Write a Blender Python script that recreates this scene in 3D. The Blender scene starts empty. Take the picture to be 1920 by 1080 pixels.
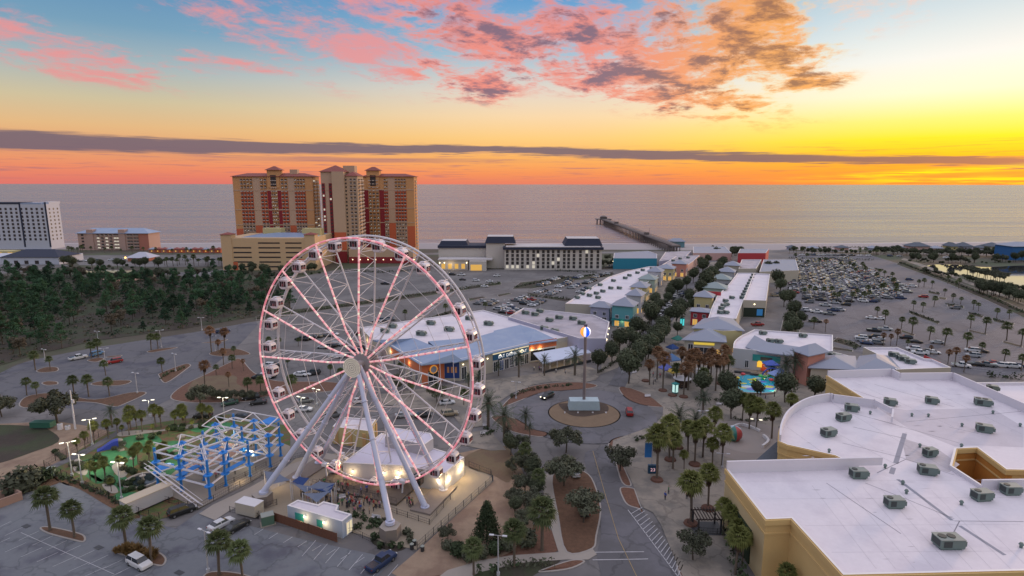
import bpy, bmesh, math, random
from mathutils import Vector, Matrix
random.seed(7)
R = math.radians
SC = bpy.context.scene
COL = SC.collection
# ---------------------------------------------------------------- camera
F = 1104.0; PITCH = math.atan(195/F); CAMH = 61.4
cp, sp_ = math.cos(PITCH), math.sin(PITCH)
cam_d = bpy.data.cameras.new('camera'); cam = bpy.data.objects.new('camera', cam_d); COL.objects.link(cam)
cam_d.sensor_width = 36; cam_d.lens = 36*F/1920; cam_d.clip_start = 0.5; cam_d.clip_end = 200000
cam.location = (0, 0, CAMH); cam.rotation_euler = (R(90)-PITCH, R(-0.06), 0)
SC.camera = cam
SC.render.resolution_x = 1024; SC.render.resolution_y = 576

# ---------------------------------------------------------------- colour / exposure
SC.view_settings.view_transform = 'Standard'; SC.view_settings.look = 'None'
SC.view_settings.exposure = 0.0; SC.view_settings.gamma = 1.0

def lin(c):
    o = []
    for v in c[:3]:
        v = v/255.0
        o.append(v/12.92 if v <= 0.04045 else ((v+0.055)/1.055)**2.4)
    return (o[0], o[1], o[2], 1.0)

# ---------------------------------------------------------------- world: dusk sky with clouds
W = bpy.data.worlds.new('World'); SC.world = W; W.use_nodes = True
wt = W.node_tree; wt.nodes.clear()
def nd(t, tree=None, **k):
    n = (tree or wt).nodes.new(t)
    for a, b in k.items(): setattr(n, a, b)
    return n
def link(a, b, tree=None): (tree or wt).links.new(a, b)
class NT:
    """tiny node-math helper"""
    def __init__(s, tree): s.t = tree
    def m(s, op, a, b=None, c=None, clamp=False):
        n = s.t.nodes.new('ShaderNodeMath'); n.operation = op; n.use_clamp = clamp
        for i, v in enumerate((a, b, c)):
            if v is None: continue
            if isinstance(v, (int, float)): n.inputs[i].default_value = v
            else: s.t.links.new(v, n.inputs[i])
        return n.outputs[0]
    def vec(s, x, y, z):
        n = s.t.nodes.new('ShaderNodeCombineXYZ')
        for i, v in enumerate((x, y, z)):
            if isinstance(v, (int, float)): n.inputs[i].default_value = v
            else: s.t.links.new(v, n.inputs[i])
        return n.outputs[0]
    def ramp(s, f, stops, interp='LINEAR'):
        n = s.t.nodes.new('ShaderNodeValToRGB'); cr = n.color_ramp; cr.interpolation = interp
        while len(cr.elements) < len(stops): cr.elements.new(0.5)
        for e, (p, c) in zip(cr.elements, stops):
            e.position = p; e.color = c if len(c) == 4 else (*c, 1)
        s.t.links.new(f, n.inputs[0]); return n.outputs[0]
    def mix(s, f, a, b, blend='MIX'):
        n = s.t.nodes.new('ShaderNodeMix'); n.data_type = 'RGBA'; n.blend_type = blend
        for i, v in ((0, f), (6, a), (7, b)):
            if isinstance(v, (int, float)): n.inputs[i].default_value = v
            elif isinstance(v, tuple): n.inputs[i].default_value = v if len(v) == 4 else (*v, 1)
            else: s.t.links.new(v, n.inputs[i])
        return n.outputs[2]
    def noise(s, vec, scale, detail=4, rough=.55, dist=0.0):
        n = s.t.nodes.new('ShaderNodeTexNoise'); n.inputs['Scale'].default_value = scale
        n.inputs['Detail'].default_value = detail; n.inputs['Roughness'].default_value = rough
        n.inputs['Distortion'].default_value = dist
        if vec is not None: s.t.links.new(vec, n.inputs['Vector'])
        return n.outputs[0]
    def sstep(s, x, a, b):
        n = s.t.nodes.new('ShaderNodeMapRange'); n.interpolation_type = 'SMOOTHSTEP'
        for i, v in ((0, x), (1, a), (2, b)):
            if isinstance(v, (int, float)): n.inputs[i].default_value = v
            else: s.t.links.new(v, n.inputs[i])
        return n.outputs[0]

def azel(px, py):
    a = (px-960)/F; b = (540-py)/F
    d = Vector((a, cp+b*sp_, -sp_+b*cp)).normalized()
    return math.degrees(math.atan2(d.x, d.y)), math.degrees(math.asin(d.z))

q = NT(wt)
tc = nd('ShaderNodeTexCoord'); sep = nd('ShaderNodeSeparateXYZ'); link(tc.outputs['Generated'], sep.inputs[0])
X, Y, Z = sep.outputs
el = q.m('MULTIPLY', q.m('ARCSINE', q.m('MINIMUM', q.m('MAXIMUM', Z, -1), 1)), 57.2958)
az = q.m('MULTIPLY', q.m('ARCTAN2', X, Y), 57.2958)
e01 = q.m('DIVIDE', el, 40.0, clamp=True)
def RS(l): return [(p/40.0, lin(c)) for p, c in l]
rampL = q.ramp(e01, RS([(0,(222,118,108)),(1.2,(236,138,104)),(2.6,(232,160,112)),(4.5,(228,184,132)),(6.5,(206,192,158)),(9,(166,182,186)),(12,(116,158,186)),(16,(86,138,184)),(22,(168,176,204)),(34,(214,214,230))]))
rampC = q.ramp(e01, RS([(0,(234,128,100)),(1.0,(246,150,92)),(2.4,(250,178,98)),(4.2,(252,204,128)),(6.2,(247,214,170)),(8.5,(226,214,200)),(12,(150,188,212)),(16,(96,156,206)),(22,(176,184,210)),(34,(216,216,231))]))
rampR = q.ramp(e01, RS([(0,(252,140,62)),(1.0,(255,160,54)),(2.1,(255,190,40)),(3.6,(255,232,46)),(5.0,(255,240,124)),(7.0,(255,247,212)),(9.5,(240,243,238)),(13,(204,221,228)),(17,(168,196,206)),(24,(204,207,220)),(34,(222,219,232))]))
fLC = q.sstep(az, -34, 4); fCR = q.sstep(az, 4, 34)
sky = q.mix(fCR, q.mix(fLC, rampL, rampC), rampR)
# cloud field: noise on a flat cloud layer seen in perspective
zc = q.m('MAXIMUM', Z, 0.02)
zc = q.m('ADD', zc, 0.10)
cx = q.m('DIVIDE', X, zc); cy = q.m('DIVIDE', Y, zc)
# streak direction: rotate so that streaks run down-right in the frame
ca, sa = math.cos(R(-28)), math.sin(R(-28))
u = q.m('ADD', q.m('MULTIPLY', cx, ca), q.m('MULTIPLY', cy, sa))
v = q.m('SUBTRACT', q.m('MULTIPLY', cy, ca), q.m('MULTIPLY', cx, sa))
cv = q.vec(q.m('MULTIPLY', u, 1.0), q.m('MULTIPLY', v, 0.62), 0.0)
n1 = q.noise(cv, 2.9, 8, .66, .35)
n2 = q.noise(q.vec(q.m('ADD', u, 3.1), v, 4.7), 8.0, 6, .70, .3)
n3 = q.noise(q.vec(q.m('ADD', cx, 0.10), q.m('ADD', cy, .12), 2.0), 3.4, 6, .55, .2)
def blob(px, py, wa, we, rot=0):
    a0, e0 = azel(px, py); c, s_ = math.cos(R(rot)), math.sin(R(rot))
    da = q.m('SUBTRACT', az, a0); de = q.m('SUBTRACT', el, e0)
    x1 = q.m('ADD', q.m('MULTIPLY', da, c), q.m('MULTIPLY', de, s_))
    y1 = q.m('SUBTRACT', q.m('MULTIPLY', de, c), q.m('MULTIPLY', da, s_))
    r2 = q.m('ADD', q.m('POWER', q.m('ABSOLUTE', q.m('DIVIDE', x1, wa)), 2.0), q.m('POWER', q.m('ABSOLUTE', q.m('DIVIDE', y1, we)), 2.0))
    return q.m('EXPONENT', q.m('MULTIPLY', r2, -1.0))
def total(l):
    o = l[0]
    for b in l[1:]: o = q.m('MAXIMUM', o, b)
    return o
thick = total([blob(930,70,9,3.6,-12), blob(1150,135,14,2.6,-14), blob(1330,60,9,4.5,8), blob(1420,115,6.5,2.6,14), blob(1250,165,7,1.8,-4), blob(1500,158,3.8,.8,4),
               blob(870,150,5,1.6,-12), blob(1340,194,1.9,.7,0), blob(1100,70,8,4,-16)])
thin = total([blob(60,85,11,1.9,-9), blob(210,112,8,.9,-9), blob(310,133,3,.8,-6), blob(470,75,8,1.4,-24), blob(700,10,9,2.4,-6), blob(620,70,11,2.4,-22), blob(740,105,8,2.2,-18),
              blob(1500,30,10,2.6,6), blob(1580,40,8,1.6,14), blob(430,115,6,.6,-4), blob(380,20,4,1.0,0)])
dens = q.m('ADD', q.m('MULTIPLY', thick, .50), q.m('MULTIPLY', q.m('SUBTRACT', n1, 0.5), 2.1))
dens = q.m('ADD', dens, q.m('MULTIPLY', q.m('SUBTRACT', n2, .5), 1.0))
kA = q.m('MULTIPLY', q.sstep(dens, 0.02, .50), q.sstep(thick, .10, .45))
dth = q.m('ADD', q.m('MULTIPLY', thin, .36), q.m('MULTIPLY', q.m('SUBTRACT', n1, 0.5), 1.9))
dth = q.m('ADD', dth, q.m('MULTIPLY', q.m('SUBTRACT', n2, .5), .9))
kB = q.m('MULTIPLY', q.sstep(dth, 0.08, .55), q.sstep(thin, .1, .5))
warm = q.sstep(az, 6, 24)
lit = q.mix(warm, lin((240,140,126)), lin((246,168,88)))
shade = q.mix(warm, lin((122,98,120)), lin((146,98,74)))
darkf = q.m('MULTIPLY', q.sstep(q.m('ADD', dens, q.m('MULTIPLY', q.m('SUBTRACT', n3, .5), 1.6)), .34, .74), .94)
edge = q.mix(q.sstep(az, 10, 22), lin((240,172,164)), lin((255,210,90)))
ccol = q.mix(q.sstep(dens, .12, .36), edge, lit)
ccol = q.mix(darkf, ccol, shade)
sky = q.mix(q.m('MULTIPLY', kB, .85), sky, q.mix(q.sstep(az, 12, 26), lin((234,146,146)), lin((246,204,188))))
sky = q.mix(q.m('MULTIPLY', kA, .96), sky, ccol)
# long dark bank low over the horizon, thinning to the right
band_n = q.noise(q.vec(q.m('MULTIPLY', az, .035), q.m('MULTIPLY', el, .5), 1.0), 3.0, 5, .5, .3)
band_f = q.noise(q.vec(q.m('MULTIPLY', az, .06), q.m('MULTIPLY', el, 1.4), 5.0), 4.0, 5, .6, .2)
a0, e0 = azel(0, 264); a1, e1 = azel(960, 281); a2, e2 = azel(1920, 303)
s1 = (e1-e0)/(a1-a0); s2 = (e2-e1)/(a2-a1)
bc = q.m('ADD', e1, q.m('ADD', q.m('MULTIPLY', q.m('MINIMUM', q.m('SUBTRACT', az, a1), 0), s1), q.m('MULTIPLY', q.m('MAXIMUM', q.m('SUBTRACT', az, a1), 0), s2)))
hw = q.m('ADD', .36, q.m('MULTIPLY', q.sstep(az, -8, -40), .34))
dd = q.m('ABSOLUTE', q.m('SUBTRACT', q.m('SUBTRACT', el, bc), q.m('MULTIPLY', q.m('SUBTRACT', band_n, .5), .75)))
dd = q.m('ADD', dd, q.m('MULTIPLY', q.m('SUBTRACT', band_f, .5), .95))
kBand = q.m('SUBTRACT', 1.0, q.sstep(dd, q.m('MULTIPLY', hw, .65), q.m('MULTIPLY', hw, 1.35)))
bandc = q.mix(q.sstep(az, 10, 42), lin((112,98,114)), lin((118,94,98)))
streak = q.sstep(band_f, .50, .72)
low = q.m('MULTIPLY', q.m('MULTIPLY', streak, q.m('SUBTRACT', 1.0, q.sstep(el, 2.6, 4.0))), q.sstep(el, .1, .8))
sky = q.mix(q.m('MULTIPLY', low, .62), sky, q.mix(q.sstep(az, 5, 35), lin((168,112,122)), lin((206,128,70))))
sky = q.mix(q.m('MULTIPLY', kBand, .93), sky, bandc)
# a thin second bank above the towers
b2 = q.m('SUBTRACT', 1.0, q.sstep(q.m('ABSOLUTE', q.m('SUBTRACT', el, q.m('ADD', 2.05, q.m('MULTIPLY', band_n, .25)))), .10, .30))
b2 = q.m('MULTIPLY', b2, blob(690, 302, 11, 3))
sky = q.mix(q.m('MULTIPLY', b2, .6), sky, lin((150,106,120)))
gl = q.m('MULTIPLY', q.m('MAXIMUM', blob(1850,337,10,.28,0), blob(1740,322,8,.22,3.2)), q.sstep(band_f, .38, .60))
sky = q.mix(gl, sky, lin((255,236,30)))
# below the horizon
sky = q.mix(q.sstep(el, -0.3, -4), sky, lin((96,92,104)))
# physically based dusk tint mixed in
nish = nd('ShaderNodeTexSky', sky_type='NISHITA', sun_disc=False, sun_elevation=R(2.0), sun_rotation=R(46), air_density=1.2, dust_density=1.5)
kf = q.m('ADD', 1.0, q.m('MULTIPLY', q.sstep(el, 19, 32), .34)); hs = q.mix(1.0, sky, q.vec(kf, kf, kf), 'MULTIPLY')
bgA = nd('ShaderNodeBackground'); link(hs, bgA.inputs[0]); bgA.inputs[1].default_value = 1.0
bgB = nd('ShaderNodeBackground'); link(nish.outputs[0], bgB.inputs[0]); bgB.inputs[1].default_value = 0.015
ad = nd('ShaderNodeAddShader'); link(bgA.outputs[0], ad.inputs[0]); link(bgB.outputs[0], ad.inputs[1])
W.cycles.sampling_method = 'NONE'
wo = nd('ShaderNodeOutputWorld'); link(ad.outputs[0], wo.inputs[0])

# ---------------------------------------------------------------- sun: just at the horizon, right of frame
sd = bpy.data.lights.new('sun', 'SUN'); so = bpy.data.objects.new('sun', sd); COL.objects.link(so)
sd.energy = 1.7; sd.angle = R(6); sd.color = (1.0, .62, .38)
sun_dir = Vector((math.sin(R(52))*math.cos(R(6)), math.cos(R(52))*math.cos(R(6)), math.sin(R(6))))
so.rotation_euler = sun_dir.to_track_quat('Z', 'Y').to_euler()

# ---------------------------------------------------------------- geometry helpers
def G(px, py, z=0.0):
    """ground position under a view direction"""
    a = (px-960)/F; b = (540-py)/F
    d = Vector((a, cp+b*sp_, -sp_+b*cp)); t = (z-CAMH)/d.z
    return Vector((d.x*t, d.y*t, z))
def PX(p):
    z = p[2]-CAMH; d = p[1]*cp-z*sp_; u = p[1]*sp_+z*cp
    return 960+F*p[0]/d, 540-F*u/d
def HT(px, pyb, pyt):
    """height of a thing whose foot is at pyb and whose top is at pyt"""
    y = G(px, pyb).y; b = (540-pyt)/F
    return CAMH + y*(b*cp-sp_)/(cp+b*sp_)
A24 = R(24)
E1 = Vector((math.cos(A24), -math.sin(A24), 0)); E2 = Vector((math.sin(A24), math.cos(A24), 0))

class MB:
    def __init__(s): s.v = []; s.f = []; s.mi = []; s.sm = []
    def add(s, vs, fs, m=0, smooth=False):
        o = len(s.v); s.v += [tuple(v) for v in vs]
        for f in fs: s.f.append(tuple(i+o for i in f)); s.mi.append(m); s.sm.append(smooth)
        return s
    def box(s, c, d, rz=0.0, m=0, taper=1.0):
        """c = centre of the bottom face"""
        cx, cy, cz = c; dx, dy, dz = d[0]/2, d[1]/2, d[2]; co, si = math.cos(rz), math.sin(rz); vs = []
        for z, k in ((0, 1), (dz, taper)):
            for x, y in ((-dx,-dy),(dx,-dy),(dx,dy),(-dx,dy)):
                x *= k; y *= k; vs.append((cx+x*co-y*si, cy+x*si+y*co, cz+z))
        return s.add(vs, [(3,2,1,0),(4,5,6,7),(0,1,5,4),(1,2,6,5),(2,3,7,6),(3,0,4,7)], m)
    def obox(s, o, ax, ay, az_, m=0):
        """box from corner o with edge vectors"""
        o, ax, ay, az_ = map(Vector, (o, ax, ay, az_))
        vs = [o, o+ax, o+ax+ay, o+ay, o+az_, o+ax+az_, o+ax+ay+az_, o+ay+az_]
        fs = [(3,2,1,0),(4,5,6,7),(0,1,5,4),(1,2,6,5),(2,3,7,6),(3,0,4,7)]
        if ax.cross(ay).dot(az_) < 0: fs = [tuple(reversed(f)) for f in fs]
        return s.add(vs, fs, m)
    def tube(s, p, q_, r0, r1=None, n=6, m=0, cap=True, smooth=True):
        p, q_ = Vector(p), Vector(q_); r1 = r0 if r1 is None else r1
        d = (q_-p)
        if d.length < 1e-6: return s
        d.normalize(); a = Vector((0,0,1)) if abs(d.z) < .9 else Vector((1,0,0))
        x = d.cross(a).normalized(); y = d.cross(x); vs = []
        for c, r in ((p, r0), (q_, r1)):
            for i in range(n):
                t = 2*math.pi*i/n; vs.append(c+(x*math.cos(t)+y*math.sin(t))*r)
        fs = [(i, i+n, (i+1)%n+n, (i+1)%n) for i in range(n)]
        s.add(vs, fs, m, smooth)
        if cap: s.add(vs, [tuple(range(n-1,-1,-1))[::-1], tuple(range(2*n-1, n-1, -1))], m)
        return s
    def path(s, pts, r, n=6, m=0, closed=False):
        L = len(pts)
        for i in range(L if closed else L-1): s.tube(pts[i], pts[(i+1)%L], r, n=n, m=m, cap=not closed)
        return s
    def prism(s, poly, z0, z1, m=0, mtop=None, bottom=False):
        a = sum(poly[i][0]*poly[(i+1)%len(poly)][1]-poly[(i+1)%len(poly)][0]*poly[i][1] for i in range(len(poly)))
        if a < 0: poly = poly[::-1]
        n = len(poly); vs = [(p[0], p[1], z0) for p in poly]+[(p[0], p[1], z1) for p in poly]
        s.add(vs, [(i, (i+1)%n, (i+1)%n+n, i+n) for i in range(n)], m)
        s.add(vs[n:], [tuple(range(n))], m if mtop is None else mtop)
        if bottom: s.add(vs[:n], [tuple(range(n-1,-1,-1))], m)
        return s
    def sphere(s, c, r, nu=12, nv=8, m=0, sq=(1,1,1), mfun=None):
        vs = []; fs = []
        for j in range(nv+1):
            ph = math.pi*j/nv
            for i in range(nu):
                th = 2*math.pi*i/nu
                vs.append((c[0]+r*sq[0]*math.sin(ph)*math.cos(th), c[1]+r*sq[1]*math.sin(ph)*math.sin(th), c[2]+r*sq[2]*math.cos(ph)))
        o = len(s.v); s.v += vs
        for j in range(nv):
            for i in range(nu):
                a_, b_ = j*nu+i, j*nu+(i+1)%nu
                s.f.append((o+a_, o+a_+nu, o+b_+nu, o+b_)); s.mi.append(mfun(i, j) if mfun else m); s.sm.append(True)
        return s
    def mesh(s, name, mats):
        me = bpy.data.meshes.new(name); me.from_pydata(s.v, [], s.f)
        for m_ in (mats if isinstance(mats, (list, tuple)) else [mats]): me.materials.append(m_)
        me.polygons.foreach_set('material_index', s.mi); me.polygons.foreach_set('use_smooth', s.sm)
        me.update(); return me
    def build(s, name, mats, parent=None):
        o = bpy.data.objects.new(name, s.mesh(name, mats)); COL.objects.link(o)
        if parent: o.parent = parent
        return o

def tag(o, label=None, cat=None, group=None, kind=None):
    if label: o['label'] = label
    if cat: o['category'] = cat
    if group: o['group'] = group
    if kind: o['kind'] = kind
    return o
def thing(name, label, cat, loc=(0,0,0), rz=0.0, group=None):
    o = bpy.data.objects.new(name, None); COL.objects.link(o); o.location = loc; o.rotation_euler = (0,0,rz)
    o.empty_display_size = .5
    return tag(o, label, cat, group)
def dup(root, loc, rz=0.0, sc=1.0, label=None, group=None):
    r = root.copy(); COL.objects.link(r); r.location = loc; r.rotation_euler = (0,0,rz); r.scale = (sc,)*3 if not isinstance(sc, tuple) else sc
    if label: r['label'] = label
    if group: r['group'] = group
    for ch in KIDS.get(root.name, ()):
        c = ch.copy(); COL.objects.link(c); c.parent = r
        for g in KIDS.get(ch.name, ()):
            d = g.copy(); COL.objects.link(d); d.parent = c
    return r
KIDS = {}
def reg(root):
    """remember a prototype's children (copies of it are made later)"""
    KIDS[root.name] = list(root.children)
    for c in root.children: KIDS[c.name] = list(c.children)
    return root
PROTO_USED = {}
def place(root, loc, rz=0.0, sc=1.0, label=None, group=None):
    if root.name not in PROTO_USED:
        PROTO_USED[root.name] = 1; root.location = loc; root.rotation_euler = (0,0,rz); root.scale = (sc,)*3 if not isinstance(sc, tuple) else sc
        if label: root['label'] = label
        if group: root['group'] = group
        return root
    return dup(root, loc, rz, sc, label, group)

# ---------------------------------------------------------------- materials
MC = {}
def mat(name, col, rough=.7, metal=0.0, crack=0.0, var=0.12, scale=.6, bump=0.0, bscale=8.0, rnd=0.0, emit=None, estr=0.0, col2=None, spec=.5, detail=5, lo=.42, hi=.62):
    if name in MC: return MC[name]
    m = bpy.data.materials.new(name); m.use_nodes = True; t = m.node_tree; b = t.nodes['Principled BSDF']
    h = NT(t); c = col if len(col) == 4 else (*col, 1)
    b.inputs['Roughness'].default_value = rough; b.inputs['Metallic'].default_value = metal
    b.inputs['Specular IOR Level'].default_value = spec
    if var or col2 or bump or rnd:
        geo = t.nodes.new('ShaderNodeNewGeometry')
        pos = geo.outputs['Position']
        n = h.noise(pos, scale, detail, .6)
        if col2: base = h.mix(h.sstep(n, lo, hi), c, col2 if len(col2) == 4 else (*col2, 1))
        else: base = h.mix(1.0, c, (1,1,1,1), 'MULTIPLY')
        nf = h.noise(pos, scale*9, 4, .7)
        g = h.m('ADD', 1.0, h.m('ADD', h.m('MULTIPLY', h.m('SUBTRACT', n, .5), 2.2*var), h.m('MULTIPLY', h.m('SUBTRACT', nf, .5), 1.6*var)))
        if crack:
            vo = t.nodes.new('ShaderNodeTexVoronoi'); vo.feature = 'DISTANCE_TO_EDGE'; vo.inputs['Scale'].default_value = crack
            wd = t.nodes.new('ShaderNodeVectorMath'); wd.operation = 'ADD'; t.links.new(pos, wd.inputs[0]); wn_ = t.nodes.new('ShaderNodeTexNoise'); wn_.inputs['Scale'].default_value = .5; t.links.new(pos, wn_.inputs['Vector'])
            ws_ = t.nodes.new('ShaderNodeVectorMath'); ws_.operation = 'SCALE'; ws_.inputs['Scale'].default_value = 3.0; t.links.new(wn_.outputs['Color'], ws_.inputs[0]); t.links.new(ws_.outputs[0], wd.inputs[1]); t.links.new(wd.outputs[0], vo.inputs['Vector'])
            g = h.m('MULTIPLY', g, h.m('ADD', .74, h.m('MULTIPLY', h.sstep(vo.outputs['Distance'], .004, .03), .26)))
            st3 = h.noise(pos, .35, 5, .7); g = h.m('MULTIPLY', g, h.m('SUBTRACT', 1.0, h.m('MULTIPLY', h.sstep(st3, .60, .74), .34)))
        if rnd:
            oi = t.nodes.new('ShaderNodeObjectInfo')
            g = h.m('MULTIPLY', g, h.m('ADD', 1-rnd/2, h.m('MULTIPLY', oi.outputs['Random'], rnd)))
        base = h.mix(1.0, base, h.vec(g, g, g), 'MULTIPLY')
        t.links.new(base, b.inputs['Base Color'])
        if bump:
            bn = t.nodes.new('ShaderNodeBump'); bn.inputs['Strength'].default_value = bump; bn.inputs['Distance'].default_value = .1
            t.links.new(h.noise(pos, bscale, 4, .6), bn.inputs['Height']); t.links.new(bn.outputs[0], b.inputs['Normal'])
    else: b.inputs['Base Color'].default_value = c
    if emit:
        b.inputs['Emission Color'].default_value = emit if len(emit) == 4 else (*emit, 1); b.inputs['Emission Strength'].default_value = estr
    MC[name] = m; return m
# ================================================================= SETTING
m_soil = mat('scrub_soil', (.075,.062,.048), .95, var=.35, scale=.03, col2=(.055,.066,.036), bump=.5, bscale=1.2)
m_asph = mat('asphalt_worn', crack=.07, col=(.118,.110,.112), rough=.88, var=.10, scale=.05, col2=(.155,.145,.145), bump=.12, bscale=6)
m_road = mat('asphalt_road', crack=.09, col=(.098,.094,.102), rough=.85, var=.12, scale=.09, col2=(.125,.12,.135), bump=.12, bscale=6)
m_lotL = mat('asphalt_old_patched', crack=.08, col=(.105,.104,.118), rough=.85, var=.14, scale=.10, col2=(.062,.062,.082), bump=.12, bscale=6, lo=.48, hi=.66)
m_lotN = mat('asphalt_near_blue_grey', crack=.11, col=(.14,.148,.165), rough=.8, var=.16, scale=.16, col2=(.075,.075,.098), bump=.12, bscale=6, lo=.44, hi=.70)
m_conc = mat('plaza_concrete', crack=.10, col=(.25,.215,.18), rough=.85, var=.16, scale=.16, col2=(.15,.135,.12), bump=.05)
m_concL = mat('pale_concrete', (.30,.265,.235), .85, var=.08, scale=.2, bump=.05)
m_kerb = mat('kerb_concrete', (.30,.27,.25), .85, var=.1, scale=.8)
m_mulch = mat('red_bark_mulch', (.135,.066,.043), .98, var=.5, scale=1.5, bump=.7, bscale=5)
m_mulchB = mat('brown_bark_mulch', (.11,.058,.034), .98, var=.5, scale=1.2, bump=.7, bscale=5)
m_sand = mat('dry_sand', (.28,.20,.14), .95, var=.2, scale=.12, col2=(.19,.125,.09), bump=.3, bscale=3)
m_beach = mat('beach_sand', (.30,.27,.28), .95, var=.06, scale=.02)
m_lawn = mat('dormant_lawn', (.155,.112,.066), .95, var=.18, scale=.25, col2=(.13,.085,.055), bump=.3, bscale=6)
m_turf = mat('putting_turf', (.03,.145,.055), .95, var=.15, scale=.8)
m_turfM = mat('rough_turf', (.075,.11,.03), .95, var=.5, scale=.5, col2=(.12,.06,.035), bump=.5)
m_white = mat('white_road_paint', (.42,.41,.43), .8, var=.35, scale=.8)
m_yel = mat('yellow_road_paint', (.34,.24,.11), .8, var=.3, scale=.8)
m_foam = mat('surf_foam', (.62,.56,.58), .8, var=.05)
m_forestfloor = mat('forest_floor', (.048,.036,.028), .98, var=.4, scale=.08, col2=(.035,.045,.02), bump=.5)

def smooth(pts, n=6, closed=True):
    out = []; L = len(pts)
    for i in range(L if closed else L-1):
        p0, p1, p2, p3 = [Vector(pts[(i+k) % L]) if closed else Vector(pts[max(0, min(L-1, i+k))]) for k in (-1, 0, 1, 2)]
        for j in range(n):
            t = j/n
            out.append(.5*((2*p1)+(-p0+p2)*t+(2*p0-5*p1+4*p2-p3)*t*t+(-p0+3*p1-3*p2+p3)*t*t*t))
    if not closed: out.append(Vector(pts[-1]))
    return out
def gp(pts, z=0.0): return [G(x, y, z) for x, y in pts]
def inset(poly, d):
    n = len(poly); a = sum(poly[i].x*poly[(i+1)%n].y-poly[(i+1)%n].x*poly[i].y for i in range(n)); sg = 1 if a > 0 else -1; out = []
    for i in range(n):
        p, c, q_ = poly[i-1], poly[i], poly[(i+1)%n]
        t1 = (c-p); t2 = (q_-c)
        n1_ = Vector((-t1.y, t1.x, 0)).normalized(); n2_ = Vector((-t2.y, t2.x, 0)).normalized(); nn = (n1_+n2_)
        if nn.length < 1e-4: nn = n1_
        nn = nn/ max(nn.length_squared/2, .35)
        out.append(c+nn*d*sg)
    return out
def sheet(name, poly, m, z, kind='structure'):
    mb = MB(); n = len(poly); a = sum(poly[i].x*poly[(i+1)%n].y-poly[(i+1)%n].x*poly[i].y for i in range(n))
    if a < 0: poly = poly[::-1]
    mb.add([(p.x, p.y, z) for p in poly], [tuple(range(n))])
    return tag(mb.build(name, m), kind=kind)
def island(poly, m, name='planting_bed', kerb=True, h=.13):
    poly = [Vector((p.x, p.y, 0)) for p in poly]
    if kerb:
        k = MB(); n = len(poly); inn = inset(poly, .28)
        k.prism(poly, 0, h); o = k.build('kerb', m_kerb); tag(o, kind='structure')
        return sheet(name, inn, m, h+.02)
    return sheet(name, poly, m, .05)

# ground, sea, beach
shore = [(-2600,462),(-900,459),(0,458),(420,457),(800,456.5),(1100,457),(1300,457.5),(1500,457),(1700,455),(1920,453),(2700,449)]
sh = gp(shore)
g = MB(); poly = [Vector((-2600,-300,0))]+[Vector((p.x,p.y,0)) for p in sh]+[Vector((2600,-300,0))]
g.add([(p.x,p.y,0) for p in poly], [tuple(range(len(poly)-1,-1,-1))]); tag(g.build('ground', m_soil), kind='structure')
ms = bpy.data.materials.new('sea_water'); ms.use_nodes = True; t = ms.node_tree; b = t.nodes['Principled BSDF']; h = NT(t)
b.inputs['Base Color'].default_value = (.12,.08,.09,1); b.inputs['Roughness'].default_value = .16; b.inputs['IOR'].default_value = 1.75
geo = t.nodes.new('ShaderNodeNewGeometry'); sx = t.nodes.new('ShaderNodeSeparateXYZ'); t.links.new(geo.outputs['Position'], sx.inputs[0])
wv = h.vec(h.m('MULTIPLY', sx.outputs[0], .28), sx.outputs[1], 0.0); stv0 = h.vec(h.m('MULTIPLY', sx.outputs[0], .18), sx.outputs[1], 3.0)
hh = h.m('ADD', h.m('MULTIPLY', h.noise(wv, .05, 5, .6), 2.6), h.m('ADD', h.m('MULTIPLY', h.noise(wv, .22, 4, .6), .8), h.m('MULTIPLY', h.noise(stv0, .014, 6, .65), 7.0)))
bn = t.nodes.new('ShaderNodeBump'); bn.inputs['Strength'].default_value = 1.0; bn.inputs['Distance'].default_value = .95
t.links.new(hh, bn.inputs['Height']); t.links.new(bn.outputs[0], b.inputs['Normal'])

stv = h.vec(h.m('MULTIPLY', sx.outputs[0], .10), sx.outputs[1], 0.0)
t.links.new(h.m('ADD', .22, h.m('MULTIPLY', h.sstep(h.noise(stv, .012, 6, .65), .34, .70), .12)), b.inputs['Roughness'])
s = MB(); ys = [560, 700, 1000, 1600, 3000, 8000, 25000, 90000]
for a_, b_ in zip(ys, ys[1:]): s.add([(-a_*6-4000,a_,-.4),(a_*6+4000,a_,-.4),(b_*6+4000,b_,-.4),(-b_*6-4000,b_,-.4)], [(0,1,2,3)])
tag(s.build('sea', ms), kind='structure')
bp = sh+[p-Vector((0,55 if abs(p.x) < 1500 else 70,0)) for p in reversed(sh)]
sheet('beach', bp, m_beach, .03)
f = MB()
for off, w in ((1.0, 3.0), (22, 2.2), (40, 1.6)):
    pts = []; x = -1500
    base = lambda x: next((a.y+(b_.y-a.y)*(x-a.x)/(b_.x-a.x) for a, b_ in zip(sh, sh[1:]) if a.x <= x <= b_.x), 620)
    while x < 1500:
        if off < 10 or random.random() < .45:
            L = random.uniform(20, 70)
            n = 6
            for i in range(n):
                xa, xb = x+L*i/n, x+L*(i+1)/n; ya, yb = base(xa)+off+1.5*math.sin(xa*.06+off), base(xb)+off+1.5*math.sin(xb*.06+off)
                wa, wb = w*math.sin(math.pi*i/n), w*math.sin(math.pi*(i+1)/n)
                if off < 10: wa = wb = w
                f.add([(xa,ya,.06),(xb,yb,.06),(xb,yb+wb,.06),(xa,ya+wa,.06)], [(0,1,2,3)])
            x += L
        else: x += random.uniform(20, 80)
tag(f.build('surf', m_foam), kind='structure')

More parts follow.
